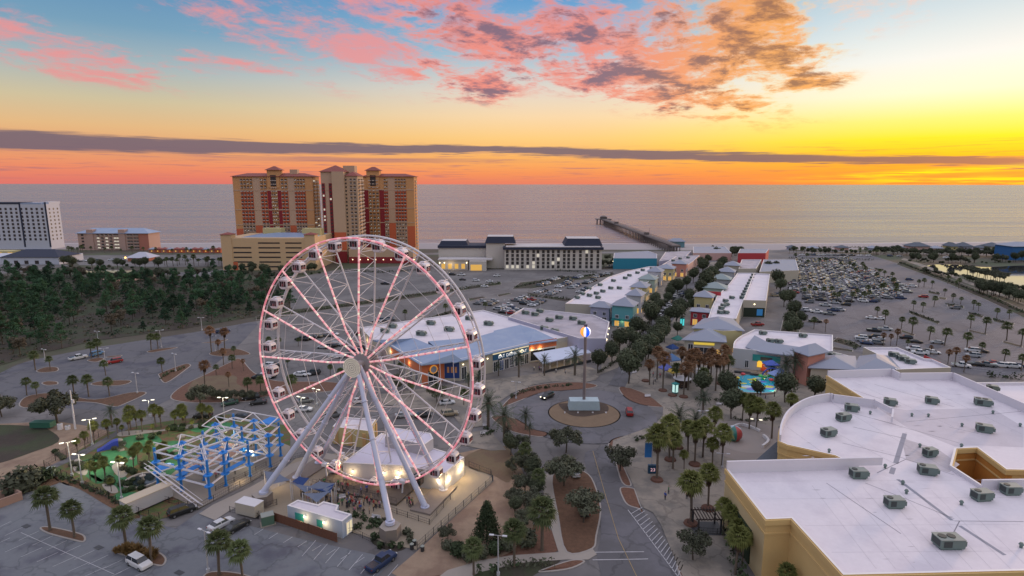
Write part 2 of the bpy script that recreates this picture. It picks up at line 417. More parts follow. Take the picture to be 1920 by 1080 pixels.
# asphalt apron that the whole district sits on
AS = [(-900,1500),(-420,860),(-60,760),(-5,705),(14,694),(32,685),(60,676),(105,668),(180,652),(262,640),(340,628),(430,612),(480,603),(545,592),(545,524),(600,512),(640,505),(800,497),
      (830,505),(1150,505),(1150,474),(1330,466),(1480,463),(1600,468),(1680,492),(1775,526),(1850,556),(1925,590),(2300,740),(3000,1500)]
sheet('parking_lot', gp(AS), m_asph, .02)
sheet('parking_lot', gp(smooth([(-20,720),(14,694),(60,677),(180,653),(400,618),(480,604),(470,625),(440,655),(395,690),(350,722),(325,745),(285,765),(262,765),(262,748),(215,770),(150,768),(90,762),(30,755)],3)), m_lotL, .05)
sheet('parking_lot', gp([(-420,860),(-40,945),(30,930),(120,905),(160,925),(230,968),(330,992),(378,958),(450,982),(560,1010),(700,1040),(735,1055),(690,1100),(500,1500),(-900,1500)]), m_lotN, .05)
sheet('parking_lot', gp([(1478,470),(1560,470),(1640,480),(1700,500),(1775,528),(1850,558),(1925,592),(2300,742),(2300,790),(1925,712),(1700,690),(1580,650),(1490,610),(1490,560)]), mat('asphalt_big_lot', crack=.05, col=(.125,.118,.132), rough=.85, var=.09, scale=.05, col2=(.10,.095,.11), bump=.1), .05)
# overlays --------------------------------------------------------------
sheet('pavement', gp([(1210,650),(1245,640),(1300,648),(1440,672),(1560,735),(1550,760),(1460,800),(1460,880),(1362,880),(1362,960),(1400,1140),(1296,1140),(1281,1082),(1262,1040),(1240,985),(1225,962),(1205,952),(1196,930),(1180,892),(1163,865),(1148,842),(1150,826),(1180,815),(1225,800),(1243,780),(1244,764),(1225,748),(1192,730),(1172,727)]), m_conc, .16)
sheet('pavement', gp([(725,760),(700,742),(830,725),(1000,702),(1085,685),(1110,690),(1130,698),(1118,712),(1100,717),(1040,716),(1000,722),(960,738),(925,762),(905,775),(905,800),(870,805),(850,780),(790,770)]), m_conc, .16)
sheet('pavement', gp([(855,815),(930,805),(925,815),(950,845),(920,846),(865,835)]), m_conc, .16)
sheet('pavement', gp([(455,955),(505,905),(556,860),(640,850),(700,846),(880,876),(922,893),(925,903),(782,1032),(735,1022),(640,992),(560,985),(515,975)]), mat('ride_plaza_concrete', (.27,.225,.17), .85, var=.08, scale=.25, bump=.05), .10)
sheet('path', gp([(374,965),(400,948),(470,915),(545,872),(610,850),(640,856),(560,895),(500,925),(430,960),(404,977)]), m_concL, .14)
sheet('ground', gp([(783,1034),(926,903),(925,880),(880,872),(862,850),(900,842),(945,838),(970,860),(1000,930),(1000,990),(960,1035),(900,1062),(830,1078),(760,1090),(735,1075)]), m_sand, .07)
sheet('grass', gp(smooth([(868,862),(905,842),(950,838),(965,870),(955,905),(925,892),(885,880)],4)), m_lawn, .10)
sheet('ground', gp([(-60,800),(0,796),(105,791),(165,800),(216,812),(205,826),(170,838),(110,868),(40,900),(-60,945)]), m_sand, .07)
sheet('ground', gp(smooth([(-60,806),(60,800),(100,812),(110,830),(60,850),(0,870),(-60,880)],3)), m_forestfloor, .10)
# road from the vacant lot
sheet('road', gp([(216,812),(262,765),(285,765),(262,790),(240,806),(160,855),(84,888),(20,925),(-60,960),(-60,945),(40,900),(110,868),(170,838)]), m_road, .13)
# main road to the roundabout
sheet('road', gp(smooth([(1118,842),(1148,832),(1152,845),(1170,885),(1196,940),(1225,990),(1262,1050),(1300,1130),(1300,1300),(1110,1300),(1118,1120),(1128,1085),(1120,1040),(1128,1000),(1120,930),(1100,880),(1098,850)],3)), m_road, .09)
rc = G(1095.5,775); rr = (G(1163,775)-rc).length
def circ(c, r, n=48, s=1.0): return [Vector((c.x+r*math.cos(2*math.pi*i/n), c.y+r*s*math.sin(2*math.pi*i/n), 0)) for i in range(n)]
sheet('road', circ(rc, rr+9.5, 64), m_road, .13)
island(circ(rc, rr, 64), mat('roundabout_dry_grass', (.17,.115,.072), .95, var=.2, scale=.4, bump=.3), 'grass')
sheet('planting_bed', gp(smooth([(1048,760),(1062,757),(1130,757),(1140,772),(1110,780),(1092,782),(1068,778)],5), 0), mat('dark_bed', (.06,.04,.03), .95, var=.4, scale=1), .18)
# the shopping street
st = [(1142,722),(1172,727),(1196,700),(1232,640),(1262,600),(1292,556),(1312,524),(1332,490),(1336,478),(1326,478),(1316,490),(1290,520),(1262,552),(1235,585),(1203,625),(1185,655),(1160,690)]
sheet('road', gp(st), m_road, .13)
sheet('pavement', gp([(1128,702),(1158,690),(1184,655),(1203,625),(1234,585),(1262,552),(1290,520),(1318,486),(1300,484),(1250,520),(1205,560),(1172,620),(1152,655),(1128,680)]), m_conc, .10)
sheet('pavement', gp([(1196,702),(1232,641),(1262,601),(1292,557),(1312,525),(1333,491),(1360,491),(1345,530),(1325,570),(1300,640),(1260,660)]), m_conc, .10)
# beds
for pts, m_, k in [
    ([(75,992),(95,989),(150,1001),(162,1010),(156,1018),(135,1014),(90,1002)], m_mulchB, 1),
    ([(213,1035),(235,1027),(292,1034),(313,1048),(306,1062),(285,1060),(245,1047)], m_mulchB, 1),
    ([(380,1084),(398,1073),(440,1074),(476,1084),(480,1100),(390,1102)], m_mulchB, 1),
    ([(88,888),(118,898),(160,906),(205,935),(262,966),(248,972),(200,948),(150,918),(118,908)], m_mulchB, 0),
    ([(0,905),(30,893),(84,889),(112,905),(75,918),(30,930),(-20,940)], m_mulchB, 0),
    ([(320,748),(340,726),(392,700),(432,680),(452,674),(478,700),(520,715),(600,716),(640,720),(640,732),(500,745),(480,752),(430,756),(360,756)], m_mulch, 1),
    ([(355,738),(358,722),(380,708),(440,706),(446,722),(480,737),(478,746),(430,750),(395,746)], m_lawn, 2),
    ([(36,762),(42,750),(60,742),(95,738),(125,742),(180,750),(245,737),(276,738),(240,756),(215,764),(180,757),(140,755),(90,758),(52,766)], m_mulchB, 1),
    ([(170,722),(190,716),(240,714),(246,718),(225,724),(190,725)], m_mulchB, 1),
    ([(68,697),(85,690),(108,690),(108,697),(80,700)], m_mulchB, 1),
    ([(78,720),(90,716),(108,717),(108,722),(88,724)], m_mulchB, 1),
    ([(298,706),(302,700),(345,684),(358,685),(352,692),(312,719)], m_mulchB, 1),
    ([(163,677),(185,672),(196,674),(180,680)], m_mulchB, 1), ([(276,660),(300,655),(333,652),(320,656),(285,662)], m_mulchB, 1),
    ([(378,644),(400,641),(428,637),(410,643)], m_mulchB, 1), ([(200,670),(228,667),(226,669),(203,672)], m_mulchB, 1),
    ([(392,664),(420,655),(450,656),(470,665),(440,668),(410,669)], m_mulchB, 1),
    ([(940,765),(958,745),(985,728),(1030,719),(1085,717),(1119,722),(1110,728),(1060,733),(1020,736),(985,748),(962,757)], m_mulch, 1),
    ([(921,782),(940,780),(965,785),(985,795),(1000,805),(1027,812),(1018,820),(980,815),(955,808),(935,797)], m_mulch, 1),
    ([(1160,728),(1175,726),(1200,734),(1235,750),(1262,763),(1240,764),(1205,760),(1175,748)], m_mulch, 1),
    ([(1141,842),(1146,826),(1170,818),(1215,814),(1240,812),(1236,826),(1205,835),(1170,840)], m_mulch, 1),
    ([(1147,848),(1152,860),(1166,905),(1185,911),(1175,885),(1165,862),(1158,845)], m_mulch, 1),
    ([(1163,915),(1188,916),(1194,925),(1206,962),(1198,955),(1178,948),(1168,935)], m_mulch, 1),
    ([(1035,893),(1070,880),(1105,890),(1122,925),(1128,960),(1120,1005),(1112,1030),(1062,1036),(1045,965)], m_mulchB, 1),
    ([(895,1035),(940,1000),(990,985),(1030,990),(1048,1032),(990,1042),(890,1062),(850,1078),(800,1080)], m_mulch, 0),
    ([(1010,1072),(1070,1051),(1098,1053),(1075,1066),(1040,1072)], m_mulch, 1),
    ([(1268,1062),(1285,1058),(1320,1075),(1330,1110),(1295,1110)], m_mulch, 1),
    ([(880,1100),(905,1068),(985,1055),(1022,1049),(1052,1052),(1010,1074),(960,1100)], m_forestfloor, 0),
    ([(580,972),(640,964),(700,962),(752,985),(680,995),(620,985)], m_forestfloor, 0),
    ([(700,1000),(728,992),(770,998),(778,1015),(745,1035),(700,1020)], m_forestfloor, 0),
    ([(1435,790),(1462,770),(1330,776),(1335,790)], m_mulch, 0)]:
    P = gp(smooth(pts, 4)) if k != 2 else gp(smooth(pts,4))
    if k == 2: sheet('grass', P, m_, .19)
    else: island(P, m_, kerb=bool(k))
# footpaths bottom centre
sheet('path', gp([(1018,890),(1035,888),(1042,930),(1056,985),(1068,1034),(1112,1030),(1120,1040),(1104,1050),(1062,1050),(980,1056),(900,1074),(850,1100),(800,1100),(840,1070),(900,1052),(960,1042),(1048,1036),(1032,985),(1020,930)]), m_concL, .10)
# planted strips between lots
m_strip = m_forestfloor
for pts in [[(480,601),(560,588),(640,578),(760,562),(860,546),(940,534),(940,529),(860,540),(750,555),(640,570),(545,582),(480,594)],
            [(960,542),(975,530),(1150,510),(1150,518),(1080,526),(1000,541)], [(985,548),(1060,560),(1085,560),(1060,566),(1000,556)],
            [(878,560),(905,556),(912,558),(880,565)], [(932,553),(955,549),(960,551),(935,557)],
            [(790,600),(850,580),(860,583),(800,604)],
            [(1490,570),(1502,590),(1500,625),(1462,625),(1470,590)], [(1560,640),(1600,652),(1615,648),(1600,640),(1570,632)],
            [(1494,500),(1620,505),(1620,502),(1500,497)], [(1480,470),(1650,478),(1650,475),(1480,468)],
            [(1680,495),(1775,530),(1850,562),(1925,597),(1935,588),(1860,553),(1780,522),(1690,488)],
            [(1560,655),(1600,660),(1600,656),(1562,650)],
            [(1730,590),(1762,604),(1760,608),(1706,588),(1706,583)], [(1776,568),(1808,573),(1808,578),(1776,574)],
            [(1740,545),(1765,550),(1762,553),(1740,549)], [(1760,556),(1776,558),(1774,562),(1760,560)],
            [(1860,596),(1903,606),(1900,611),(1862,602)], [(1815,584),(1845,592),(1843,596),(1815,589)],
            [(1640,502),(1658,505),(1656,508),(1640,506)], [(1880,638),(1918,648),(1918,652),(1880,642)],
            [(1816,617),(1852,626),(1850,628),(1816,621)], [(1690,618),(1717,627),(1714,630),(1690,622)]]:
    island(gp(pts), m_strip, kerb=True)
def inlot(p):
    P = gp([(1490,500),(1640,485),(1700,505),(1775,532),(1850,562),(1925,597),(2300,742),(1925,706),(1700,684),(1590,648),(1500,600)]); c = False; j = len(P)-1
    for i in range(len(P)):
        if (P[i].y > p.y) != (P[j].y > p.y) and p.x < (P[j].x-P[i].x)*(p.y-P[i].y)/(P[j].y-P[i].y+1e-9)+P[i].x: c = not c
        j = i
    return c
# parking stalls and markings
mk = MB()
def line(a, b, w, z=.16, m=0):
    a, b = G(*a), G(*b); d = (b-a).normalized(); nrm = Vector((-d.y, d.x, 0))*w/2
    mk.add([(a+nrm).to_tuple()[:2]+(z,), (a-nrm).to_tuple()[:2]+(z,), (b-nrm).to_tuple()[:2]+(z,), (b+nrm).to_tuple()[:2]+(z,)], [(0,1,2,3)], m)
def gline(a, b, w, z=.16, m=0):
    d = (b-a).normalized(); nrm = Vector((-d.y, d.x, 0))*w/2
    mk.add([(a.x+nrm.x,a.y+nrm.y,z),(a.x-nrm.x,a.y-nrm.y,z),(b.x-nrm.x,b.y-nrm.y,z),(b.x+nrm.x,b.y+nrm.y,z)], [(0,1,2,3)], m)
# angled street bays, right of the road
line((1178,957),(1285,1100),.15); 
for i in range(17):
    t_ = i/16; a_ = (1183+t_*88, 965+t_*118); b_ = (1205+t_*72+ 4*t_, 952+t_*108)
    line(a_, b_, .13)
line((1112,846),(1136,930),.1,.13,1); line((1136,930),(1160,1010),.1,.13,1); line((1160,1010),(1196,1085),.1,.13,1)
line((1117,1036.5),(1208,1035.5),.18,.13); line((1112,1051),(1216,1049),.18,.13)
# nearby lot stalls (foreground left)
for i in range(9):
    a_ = Vector((468+i*27.0, 985+i*7.6)); line((a_.x, a_.y), (a_.x-17, a_.y+11), .1, .08)
for i in range(8):
    a_ = Vector((575+i*22, 1042+i*6.5-20)); line((a_.x+18, a_.y-8), (a_.x-8, a_.y+22), .1, .08)
for i in range(11):
    a_ = Vector((10+i*26, 985+i*9.0)); line((a_.x-26, a_.y+12), (a_.x+12, a_.y-6), .09, .08)
for i in range(12):
    a_ = Vector((-20+i*30, 1028+i*9.0)); line((a_.x, a_.y), (a_.x+40, a_.y-18), .09, .08)
line((40,1000),(215,1078),.09,.08)
# big lot lines
for k in range(-16, 8):
    base_ = G(1700,640)+E1*(k*17.2)
    for s_ in range(-22, 60):
        p = base_+E2*(s_*2.75)
        x_, y_ = PX(p)
        if 1490 < x_ < 1980 and y_ > 478 and inlot(p): gline(p-E1*5.0, p+E1*5.0, .14, .08)
for a_, b_ in [((560,668),(470,640)),((500,690),(520,640))]: pass
mk.build('road_markings', [m_white, m_yel]); tag(bpy.data.objects['road_markings'], kind='structure')
# paving joints / brick rings in the amphitheatre
ac = G(1385,825)
sheet('pavement', circ(ac+Vector((3,-1,0)), 12.5, 48), mat('amphitheatre_paving', (.235,.20,.185), .85, var=.06, scale=.3), .18)
sheet('pavement', circ(ac+Vector((1.5,0,0)), 7.5, 40), mat('amphitheatre_centre', (.27,.235,.22), .85, var=.06, scale=.3), .20)
# minigolf ground
sheet('grass', gp([(88,886),(145,848),(205,812),(258,800),(330,788),(430,778),(480,788),(545,800),(545,862),(375,955),(300,975),(262,966),(205,934),(160,905)]), m_turfM, .09)
tp = [([(150,870),(170,862),(200,868),(215,890),(190,905),(165,890)]), ([(190,852),(215,846),(250,850),(260,870),(230,885),(200,872)]), ([(230,825),(270,815),(300,822),(305,842),(270,850),(240,842)]),
      ([(270,868),(320,862),(345,878),(330,892),(285,888)]), ([(205,900),(225,890),(245,905),(240,925),(215,918)]), ([(215,930),(250,924),(290,932),(310,940),(275,952),(235,948)]),
      ([(300,835),(335,828),(350,845),(320,856),(295,852)]), ([(350,800),(400,792),(440,796),(420,808),(370,812)]), ([(400,830),(450,820),(480,830),(450,842),(410,845)]), ([(160,892),(180,894),(195,905),(180,908)])]
for p in tp: sheet('grass', gp(smooth(p,4)), m_turf, .12)
for p in [[(137,868),(150,862),(165,880),(160,893),(140,885)], [(210,876),(232,868),(240,890),(225,897)], [(192,910),(215,912),(222,925),(205,925)], [(225,812),(262,808),(300,808),(330,800),(380,797),(380,802),(320,808),(262,816),(225,820)]]:
    sheet('path', gp(smooth(p,4)), m_concL, .15)
# ropes course paving
sheet('pavement', gp([(318,930),(305,905),(335,880),(420,850),(520,828),(545,838),(545,862),(470,905),(372,956)]), mat('ropes_paving', (.25,.215,.185), .85, var=.08, scale=.4), .13)
sheet('pavement', gp([(325,878),(420,830),(470,838),(430,862),(350,890)]), mat('pink_paving', (.36,.22,.17), .85, var=.06, scale=.4), .17)
# pond in the minigolf
pw = bpy.data.materials.new('pond_water'); pw.use_nodes = True; pb = pw.node_tree.nodes['Principled BSDF']
pb.inputs['Base Color'].default_value = (.02,.03,.035,1); pb.inputs['Roughness'].default_value = .06
pc = G(269,903); pr_ = (G(301,903)-pc).length
k = MB(); ring = circ(pc, pr_, 36); rin = circ(pc, pr_*.86, 36)
for i in range(36):
    a_, b_, c_, d_ = ring[i], ring[(i+1)%36], rin[(i+1)%36], rin[i]
    k.add([(a_.x,a_.y,.1),(b_.x,b_.y,.1),(b_.x,b_.y,.45),(a_.x,a_.y,.45),(d_.x,d_.y,.45),(c_.x,c_.y,.45),(d_.x,d_.y,.1),(c_.x,c_.y,.1)], [(0,1,2,3),(3,2,5,4),(4,5,7,6)])
tag(k.build('pond_rim', m_concL), 'round stone rim of the fountain pond in the minigolf garden', 'pond rim')
sheet('water', circ(pc, pr_*.87, 36), pw, .22)
# natural ponds
mpond = bpy.data.materials.new('calm_pond'); mpond.use_nodes = True; pb = mpond.node_tree.nodes['Principled BSDF']
pb.inputs['Base Color'].default_value = (.03,.03,.035,1); pb.inputs['Roughness'].default_value = .05
sheet('water', gp(smooth([(1735,506),(1745,496),(1800,496),(1850,500),(1920,497),(2000,500),(2000,540),(1900,536),(1860,525),(1800,514)],4)), mpond, .05)
sheet('water', gp(smooth([(150,510),(190,507),(260,508),(300,514),(290,522),(235,530),(200,527),(175,518)],4)), mpond, .05)
# coastal road and lots behind the beach
sheet('road', gp([(-200,482),(420,478),(640,476),(830,474),(1330,470),(1920,476),(2300,486),(2300,490),(1920,480),(1330,473.5),(830,478),(640,480),(420,484),(-200,489)]), m_asph, .06)
sheet('parking_lot', gp([(130,486),(230,480),(420,482),(425,500),(300,502),(150,498)]), m_asph, .09)
sheet('parking_lot', gp([(300,514),(430,505),(430,515),(360,520)]), m_asph, .09)
sheet('parking_lot', gp([(-100,500),(115,494),(130,500),(10,514),(-100,520)]), m_asph, .09)
sheet('path', gp([(1690,486),(1785,520),(1860,548),(1925,573),(1925,569),(1862,544),(1790,516),(1695,483)]), m_conc, .09)
# ================================================================= FERRIS WHEEL
WC = Vector((-29.3, 113.95, 26.3)); WAZ = .381; WR = 25.0; WW = 2.6
wn = Vector((math.sin(WAZ), math.cos(WAZ), 0)); wtan = Vector((math.cos(WAZ), -math.sin(WAZ), 0)); UP = Vector((0,0,1))
def wp(r, ang, n): return WC*0 + Vector((0,0,WC.z)) + wtan*(r*math.cos(ang)) + UP*(r*math.sin(ang)) + wn*n
m_wst = mat('white_painted_steel', (.60,.58,.62), .4, var=.04, scale=.5)
m_leg = mat('lavender_white_steel', (.46,.48,.61), .38, var=.05, scale=.3)
m_led = mat('pink_led_and_leg_glow', (.6,.3,.34), .5, var=0, emit=lin((238,122,140)), estr=.5)
m_ledw = mat('pale_led_and_leg_glow', (.6,.45,.46), .5, var=0, emit=lin((244,168,168)), estr=.6)
m_ledy = mat('warm_white_led', (.5,.5,.45), .5, var=0, emit=lin((245,232,205)), estr=.75)
m_hub = mat('hub_steel', (.30,.27,.28), .5, var=.1, scale=1)
m_gwh = mat('gondola_shell', (.62,.58,.62), .35, var=.03)
m_ggl = mat('gondola_glass', (.035,.02,.03), .08, var=0, spec=.8)
m_gred = mat('gondola_seat_red', (.20,.03,.05), .6, var=0)
m_gblk = mat('black_gondola_shell', (.012,.018,.02), .25, var=0)
m_dsteel = mat('dark_steel', (.03,.03,.035), .5, var=.1)
FW = thing('ferris_wheel', 'tall white observation wheel with pink lit rim and spokes above the ride plaza', 'ferris wheel', (WC.x, WC.y, 0))
for side in (-1, 1):
    r_ = MB(); N = 180
    for i in range(N):
        a, b = 2*math.pi*i/N, 2*math.pi*(i+1)/N
        if side < 0:
            r_.tube(wp(WR,a,-WW), wp(WR,b,-WW), .19, n=6, m=(1 if (i % 3) else 2), cap=False)
            r_.tube(wp(WR-.55,a,-WW+.25), wp(WR-.55,b,-WW+.25), .12, n=5, m=0, cap=False)
        else:
            r_.tube(wp(WR,a,WW), wp(WR,b,WW), .23, n=6, m=0, cap=False)
            r_.tube(wp(WR-.55,a,WW-.25), wp(WR-.55,b,WW-.25), .12, n=5, m=0, cap=False)
        if i % 3 == 0: r_.tube(wp(WR,a,side*WW), wp(WR-.55,a,side*(WW-.25)), .06, n=4, m=0)
    r_.build('rim', [m_wst, m_led, m_ledw], FW)
NS = 15; A0 = math.atan2(24.7, .6)
A0 = R(86.5)
for k in range(NS):
    a = A0+2*math.pi*k/NS; s = MB(); n = 10; r0, r1 = 1.7, WR-.1
    for side in (-1, 1):
        st_ = [wp(r0+(r1-r0)*i/60, a, side*(1.3+(WW-1.3)*min(1, i/14))) for i in range(61)]
        for i in range(60):
            mi = 0
            if side < 0: mi = (1, 2, 2, 2)[i % 4] if (i*7+k*3) % 11 else 3
            s.tube(st_[i], st_[i+1], .2 if side < 0 else .18, n=5, m=mi, cap=False)
    def sd_(r): return 1.3+(WW-1.3)*min(1, (r-r0)/(r1-r0)*60/14)
    for i in range(n):
        ra, rb = r0+1.2+(r1-r0-1.6)*i/n, r0+1.2+(r1-r0-1.6)*(i+1)/n
        s.tube(wp(ra,a,-sd_(ra)*(1 if i % 2 else -1)), wp(rb,a,sd_(rb)*(1 if i % 2 else -1)), .075, n=4)
        if i % 3 == 2: s.tube(wp(rb,a,-sd_(rb)), wp(rb,a,sd_(rb)), .07, n=4)
    s.build('spoke', [m_wst, m_led, m_ledw, m_ledy], FW)
cb = MB()
for rr_ in (.44*WR, .75*WR):
    for side in (-1, 1):
        for k in range(NS):
            cb.tube(wp(rr_, A0+2*math.pi*k/NS, side*WW), wp(rr_, A0+2*math.pi*(k+1)/NS, side*WW), .05, n=4, cap=False)
cb.build('tie_cable', m_wst, FW)
ax_ = MB(); ax_.tube(wp(0,0,-4.2), wp(0,0,4.6), .75, n=16)
for n_ in (-1.4, 1.4): ax_.tube(wp(0,0,n_-.12), wp(0,0,n_+.12), 2.0, n=28)
for k in range(30):
    a = 2*math.pi*k/30; ax_.tube(wp(1.9,a,-1.3), wp(1.9,a+.2,1.3), .07, n=4)
ax_.build('axle', m_hub, FW)
for n_, rad in ((-4.4, 1.95), (4.6, 1.9)):
    hb = MB(); s_ = -1 if n_ < 0 else 1
    hb.tube(wp(0,0,n_), wp(0,0,n_+.25*s_), rad, n=40, m=0)
    for ri in (.35, .75, 1.15, 1.5, 1.85):
        c_ = max(8, int(ri*22))
        for k in range(c_):
            a = 2*math.pi*k/c_; p = wp(ri*rad/1.95, a, n_+.27*s_); hb.sphere(p, .085, 5, 4, m=1)
    hb.build('hub_light', [m_hub, m_ledy], FW)
# legs
def lg(t_, n_, topn, r0=.58, r1=.44, name='support_leg', zb=.5, lit=False, topt=0):
    l = MB(); base = wtan*t_+wn*n_+UP*zb; top = Vector((0,0,WC.z))+wn*topn+wtan*topt
    l.tube(base, top, r0, r1, n=14)
    l.tube(base-UP*.45, base+UP*.1, r0*1.5, n=12)
    for k_ in (.25,.5,.75):
        p = base.lerp(top, k_); q_ = base.lerp(top, k_+.008); l.tube(p, q_, r0*1.12, n=14)
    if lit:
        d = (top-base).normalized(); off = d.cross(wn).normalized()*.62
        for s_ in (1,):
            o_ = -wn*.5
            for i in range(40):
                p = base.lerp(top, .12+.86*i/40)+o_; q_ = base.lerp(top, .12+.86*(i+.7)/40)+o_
                l.tube(p, q_, .1, n=4, m=1 if i % 3 else 2)  # glow strips added to the leg, standing in for pink reflected light
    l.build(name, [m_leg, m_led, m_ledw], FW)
lg(-14.4, -14.7, -3.6, zb=2.6, topt=-.5); lg(14.4, -14.7, -3.6, zb=2.9, topt=.5)
lg(-15.5, -4.6, -3.0, topt=-.6); lg(15.5, -4.6, -3.0, topt=.6)
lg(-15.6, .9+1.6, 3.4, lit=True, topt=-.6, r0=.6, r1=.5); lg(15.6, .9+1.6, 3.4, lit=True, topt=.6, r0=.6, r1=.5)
fmat = [mat('footing_concrete', (.20,.165,.145), .9, var=.15, scale=1.2), m_concL]
for t_ in (-14.4, 14.4):
    fb = MB()
    c = wtan*t_*1.01-wn*14.95; hexp = [Vector((c.x+1.9*math.cos(math.pi*i/3+.3), c.y+1.9*math.sin(math.pi*i/3+.3), 0)) for i in range(6)]
    fb.prism(hexp, 0, 2.3, 0, 1); fb.build('leg_footing', fmat, FW)
for t_ in (-15.5, 15.5):
    fb = MB()
    c = wtan*t_-wn*1; o = c-wtan*2.2-wn*5.5; fb.obox(o, wtan*4.4, wn*11, UP*.45, 0); fb.build('leg_footing', fmat, FW)
# boarding deck, booths and motor drives
dk = MB(); o = -wtan*10-wn*6; dk.obox(o, wtan*20, wn*12, UP*.55)
for i in range(21):
    for n_ in (-6, 6): dk.tube(-wtan*10+wtan*i+wn*n_+UP*.7, -wtan*10+wtan*i+wn*n_+UP*1.8, .03, n=4)
for n_ in (-6, 6):
    for z in (1.2, 1.8): dk.tube(-wtan*10+wn*n_+UP*z, wtan*10+wn*n_+UP*z, .03, n=4)
dk.build('boarding_deck', mat('deck_brown', (.10,.08,.065), .8, var=.2, scale=1), FW)
for t_ in (-9.2, 9.2):
    for n_ in (-WW, WW):
        dr = MB(); dr.tube(wtan*t_+wn*n_+UP*1.0, wtan*(t_*1.03)+wn*n_+UP*3.6, .16, n=6); dr.obox(wtan*(t_*1.03-.6)+wn*(n_-.5)+UP*3.2, wtan*1.2, wn*1.0, UP*.6); dr.build('rim_drive', m_wst, FW)
# gondolas: rounded cabins with framed glass on all sides
def gondola(px_, shell, label=None):
    gd = MB(); w_, d_, hgt = 1.12, .98, 2.15
    prof = [(-.62,-2.35),(.62,-2.35),(1.0,-2.05),(w_,-1.6),(w_,-.75),(.95,-.35),(.55,-.1),(-.55,-.1),(-.95,-.35),(-w_,-.75),(-w_,-1.6),(-1.0,-2.05)]
    def rot(x, y, z): return (wtan*x+wn*y+UP*z)+px_
    n = len(prof); rings = []
    for (y, k) in ((-d_, .86), (-d_*.72, 1.0), (d_*.72, 1.0), (d_, .86)):
        rings.append([rot(x*k, y, -1.2+(z+1.2)*k) for x, z in prof])
    vs = sum(rings, []); fs = []
    for j in range(3):
        for i in range(n): fs.append((j*n+i, j*n+(i+1)%n, (j+1)*n+(i+1)%n, (j+1)*n+i))
    gd.add(vs, fs, 0, False); gd.add(rings[0], [tuple(range(n-1,-1,-1))]); gd.add(rings[3], [tuple(range(n))])
    gd.obox(rot(-.5,-.45,-.12), wtan*1.0, wn*.9, UP*.26)
    gd.tube(rot(0,-WW,0), rot(0,WW,0), .07, n=5)
    o = gd.build('gondola', shell, FW)
    g2 = MB()
    for y, s_ in ((-d_-.01, 1), (d_+.01, -1)):
        for x0, x1 in ((-.82,-.30), (-.24,.24), (.30,.82)): g2.obox(rot(x0, y, -1.78), wtan*(x1-x0), wn*.02*s_, UP*1.15)
    for x, s_ in ((-w_-.02, 1), (w_+.0, 1)):
        for y0, y1 in ((-.66,-.05), (.05,.66)): g2.obox(rot(x, y0, -1.6), wtan*.02, wn*(y1-y0), UP*.88)
    g2.build('window', m_ggl, o)
    if shell is not m_gblk:
        for y in (-d_-.03, d_+.01): MB().obox(rot(-.2, y, -1.7), wtan*.34, wn*.02, UP*.5).build('seat', m_gred, o)
        for y0 in (-.5,.15): MB().obox(rot(w_+.02, y0, -1.5), wtan*.02, wn*.36, UP*.42).build('seat', m_gred, o)
    if label: o['label'] = label
for k in range(30):
    a = A0+2*math.pi*(k+.5)/30
    p = wp(WR-.1, a, 0)
    dk_ = abs(math.degrees((a - R(-61.5)+math.pi) % (2*math.pi)-math.pi)) < 6.1
    gondola(p, m_gblk if dk_ else m_gwh, 'black gondola near the boarding deck' if dk_ else None)
# ================================================================= BUILDINGS
m_roofW = mat('white_membrane_roof', (.64,.59,.635), .72, var=.10, scale=.16, col2=(.53,.485,.535), bump=.06, lo=.42, hi=.72)
m_roofG = mat('grey_stained_roof', (.40,.36,.40), .8, var=.10, scale=.15, col2=(.30,.27,.30))
m_para = mat('white_parapet', (.60,.57,.62), .7, var=.04)
m_cop = mat('metal_coping', (.70,.66,.66), .5, var=.03)
m_yelw = mat('mustard_stucco', (.58,.40,.17), .85, var=.06, scale=.3)
m_yelL = mat('cream_stucco', (.50,.385,.215), .85, var=.06, scale=.3)
m_gold = mat('gold_stucco', (.47,.24,.055), .85, var=.08, scale=.3)
m_beige = mat('beige_stucco', (.40,.36,.30), .85, var=.05, scale=.3)
m_grey = mat('pale_grey_stucco', (.40,.395,.42), .85, var=.05, scale=.3)
m_oran = mat('orange_stucco', (.52,.14,.06), .8, var=.06, scale=.3)
m_salm = mat('salmon_stucco', (.52,.22,.17), .8, var=.06, scale=.3)
m_red = mat('red_stucco', (.38,.035,.045), .8, var=.06, scale=.4)
m_metal = mat('blue_grey_metal_roof', (.20,.265,.40), .45, var=.05, scale=.2, col2=(.23,.29,.41))
m_metalG = mat('grey_metal_roof', (.22,.24,.31), .5, var=.06, scale=.2)
m_metalV = mat('sage_metal_roof', (.20,.25,.26), .5, var=.06, scale=.2)
m_glass = mat('dark_window_glass', (.018,.022,.03), .12, var=0, spec=.7)
m_glow = mat('warm_lit_glass', (.2,.14,.06), .4, var=0, emit=lin((255,196,92)), estr=.62)
m_glowW = mat('cool_lit_glass', (.2,.18,.16), .4, var=0, emit=lin((250,232,190)), estr=.7)
m_lamp = mat('lamp_bulb', (.8,.7,.5), .4, var=0, emit=lin((255,236,190)), estr=4.0)
m_trim = mat('white_trim', (.58,.56,.58), .6, var=.03)
m_navy = mat('navy_panel', (.012,.045,.19), .5, var=.04)
m_teal = mat('teal_panel', (.02,.22,.22), .6, var=.05)
m_slate = mat('slate_shingles', (.085,.10,.13), .8, var=.25, scale=2.5)
m_hv = mat('unit_grey_green', (.12,.165,.155), .6, var=.10, scale=1)
m_hvt = mat('unit_lid', (.24,.26,.235), .6, var=.1, scale=1)
m_hvd = mat('unit_grille', (.035,.045,.045), .6, var=0)
m_lav = mat('lavender_stucco', (.33,.32,.42), .8, var=.05)
m_turq = mat('turquoise_stucco', (.10,.30,.33), .8, var=.05)
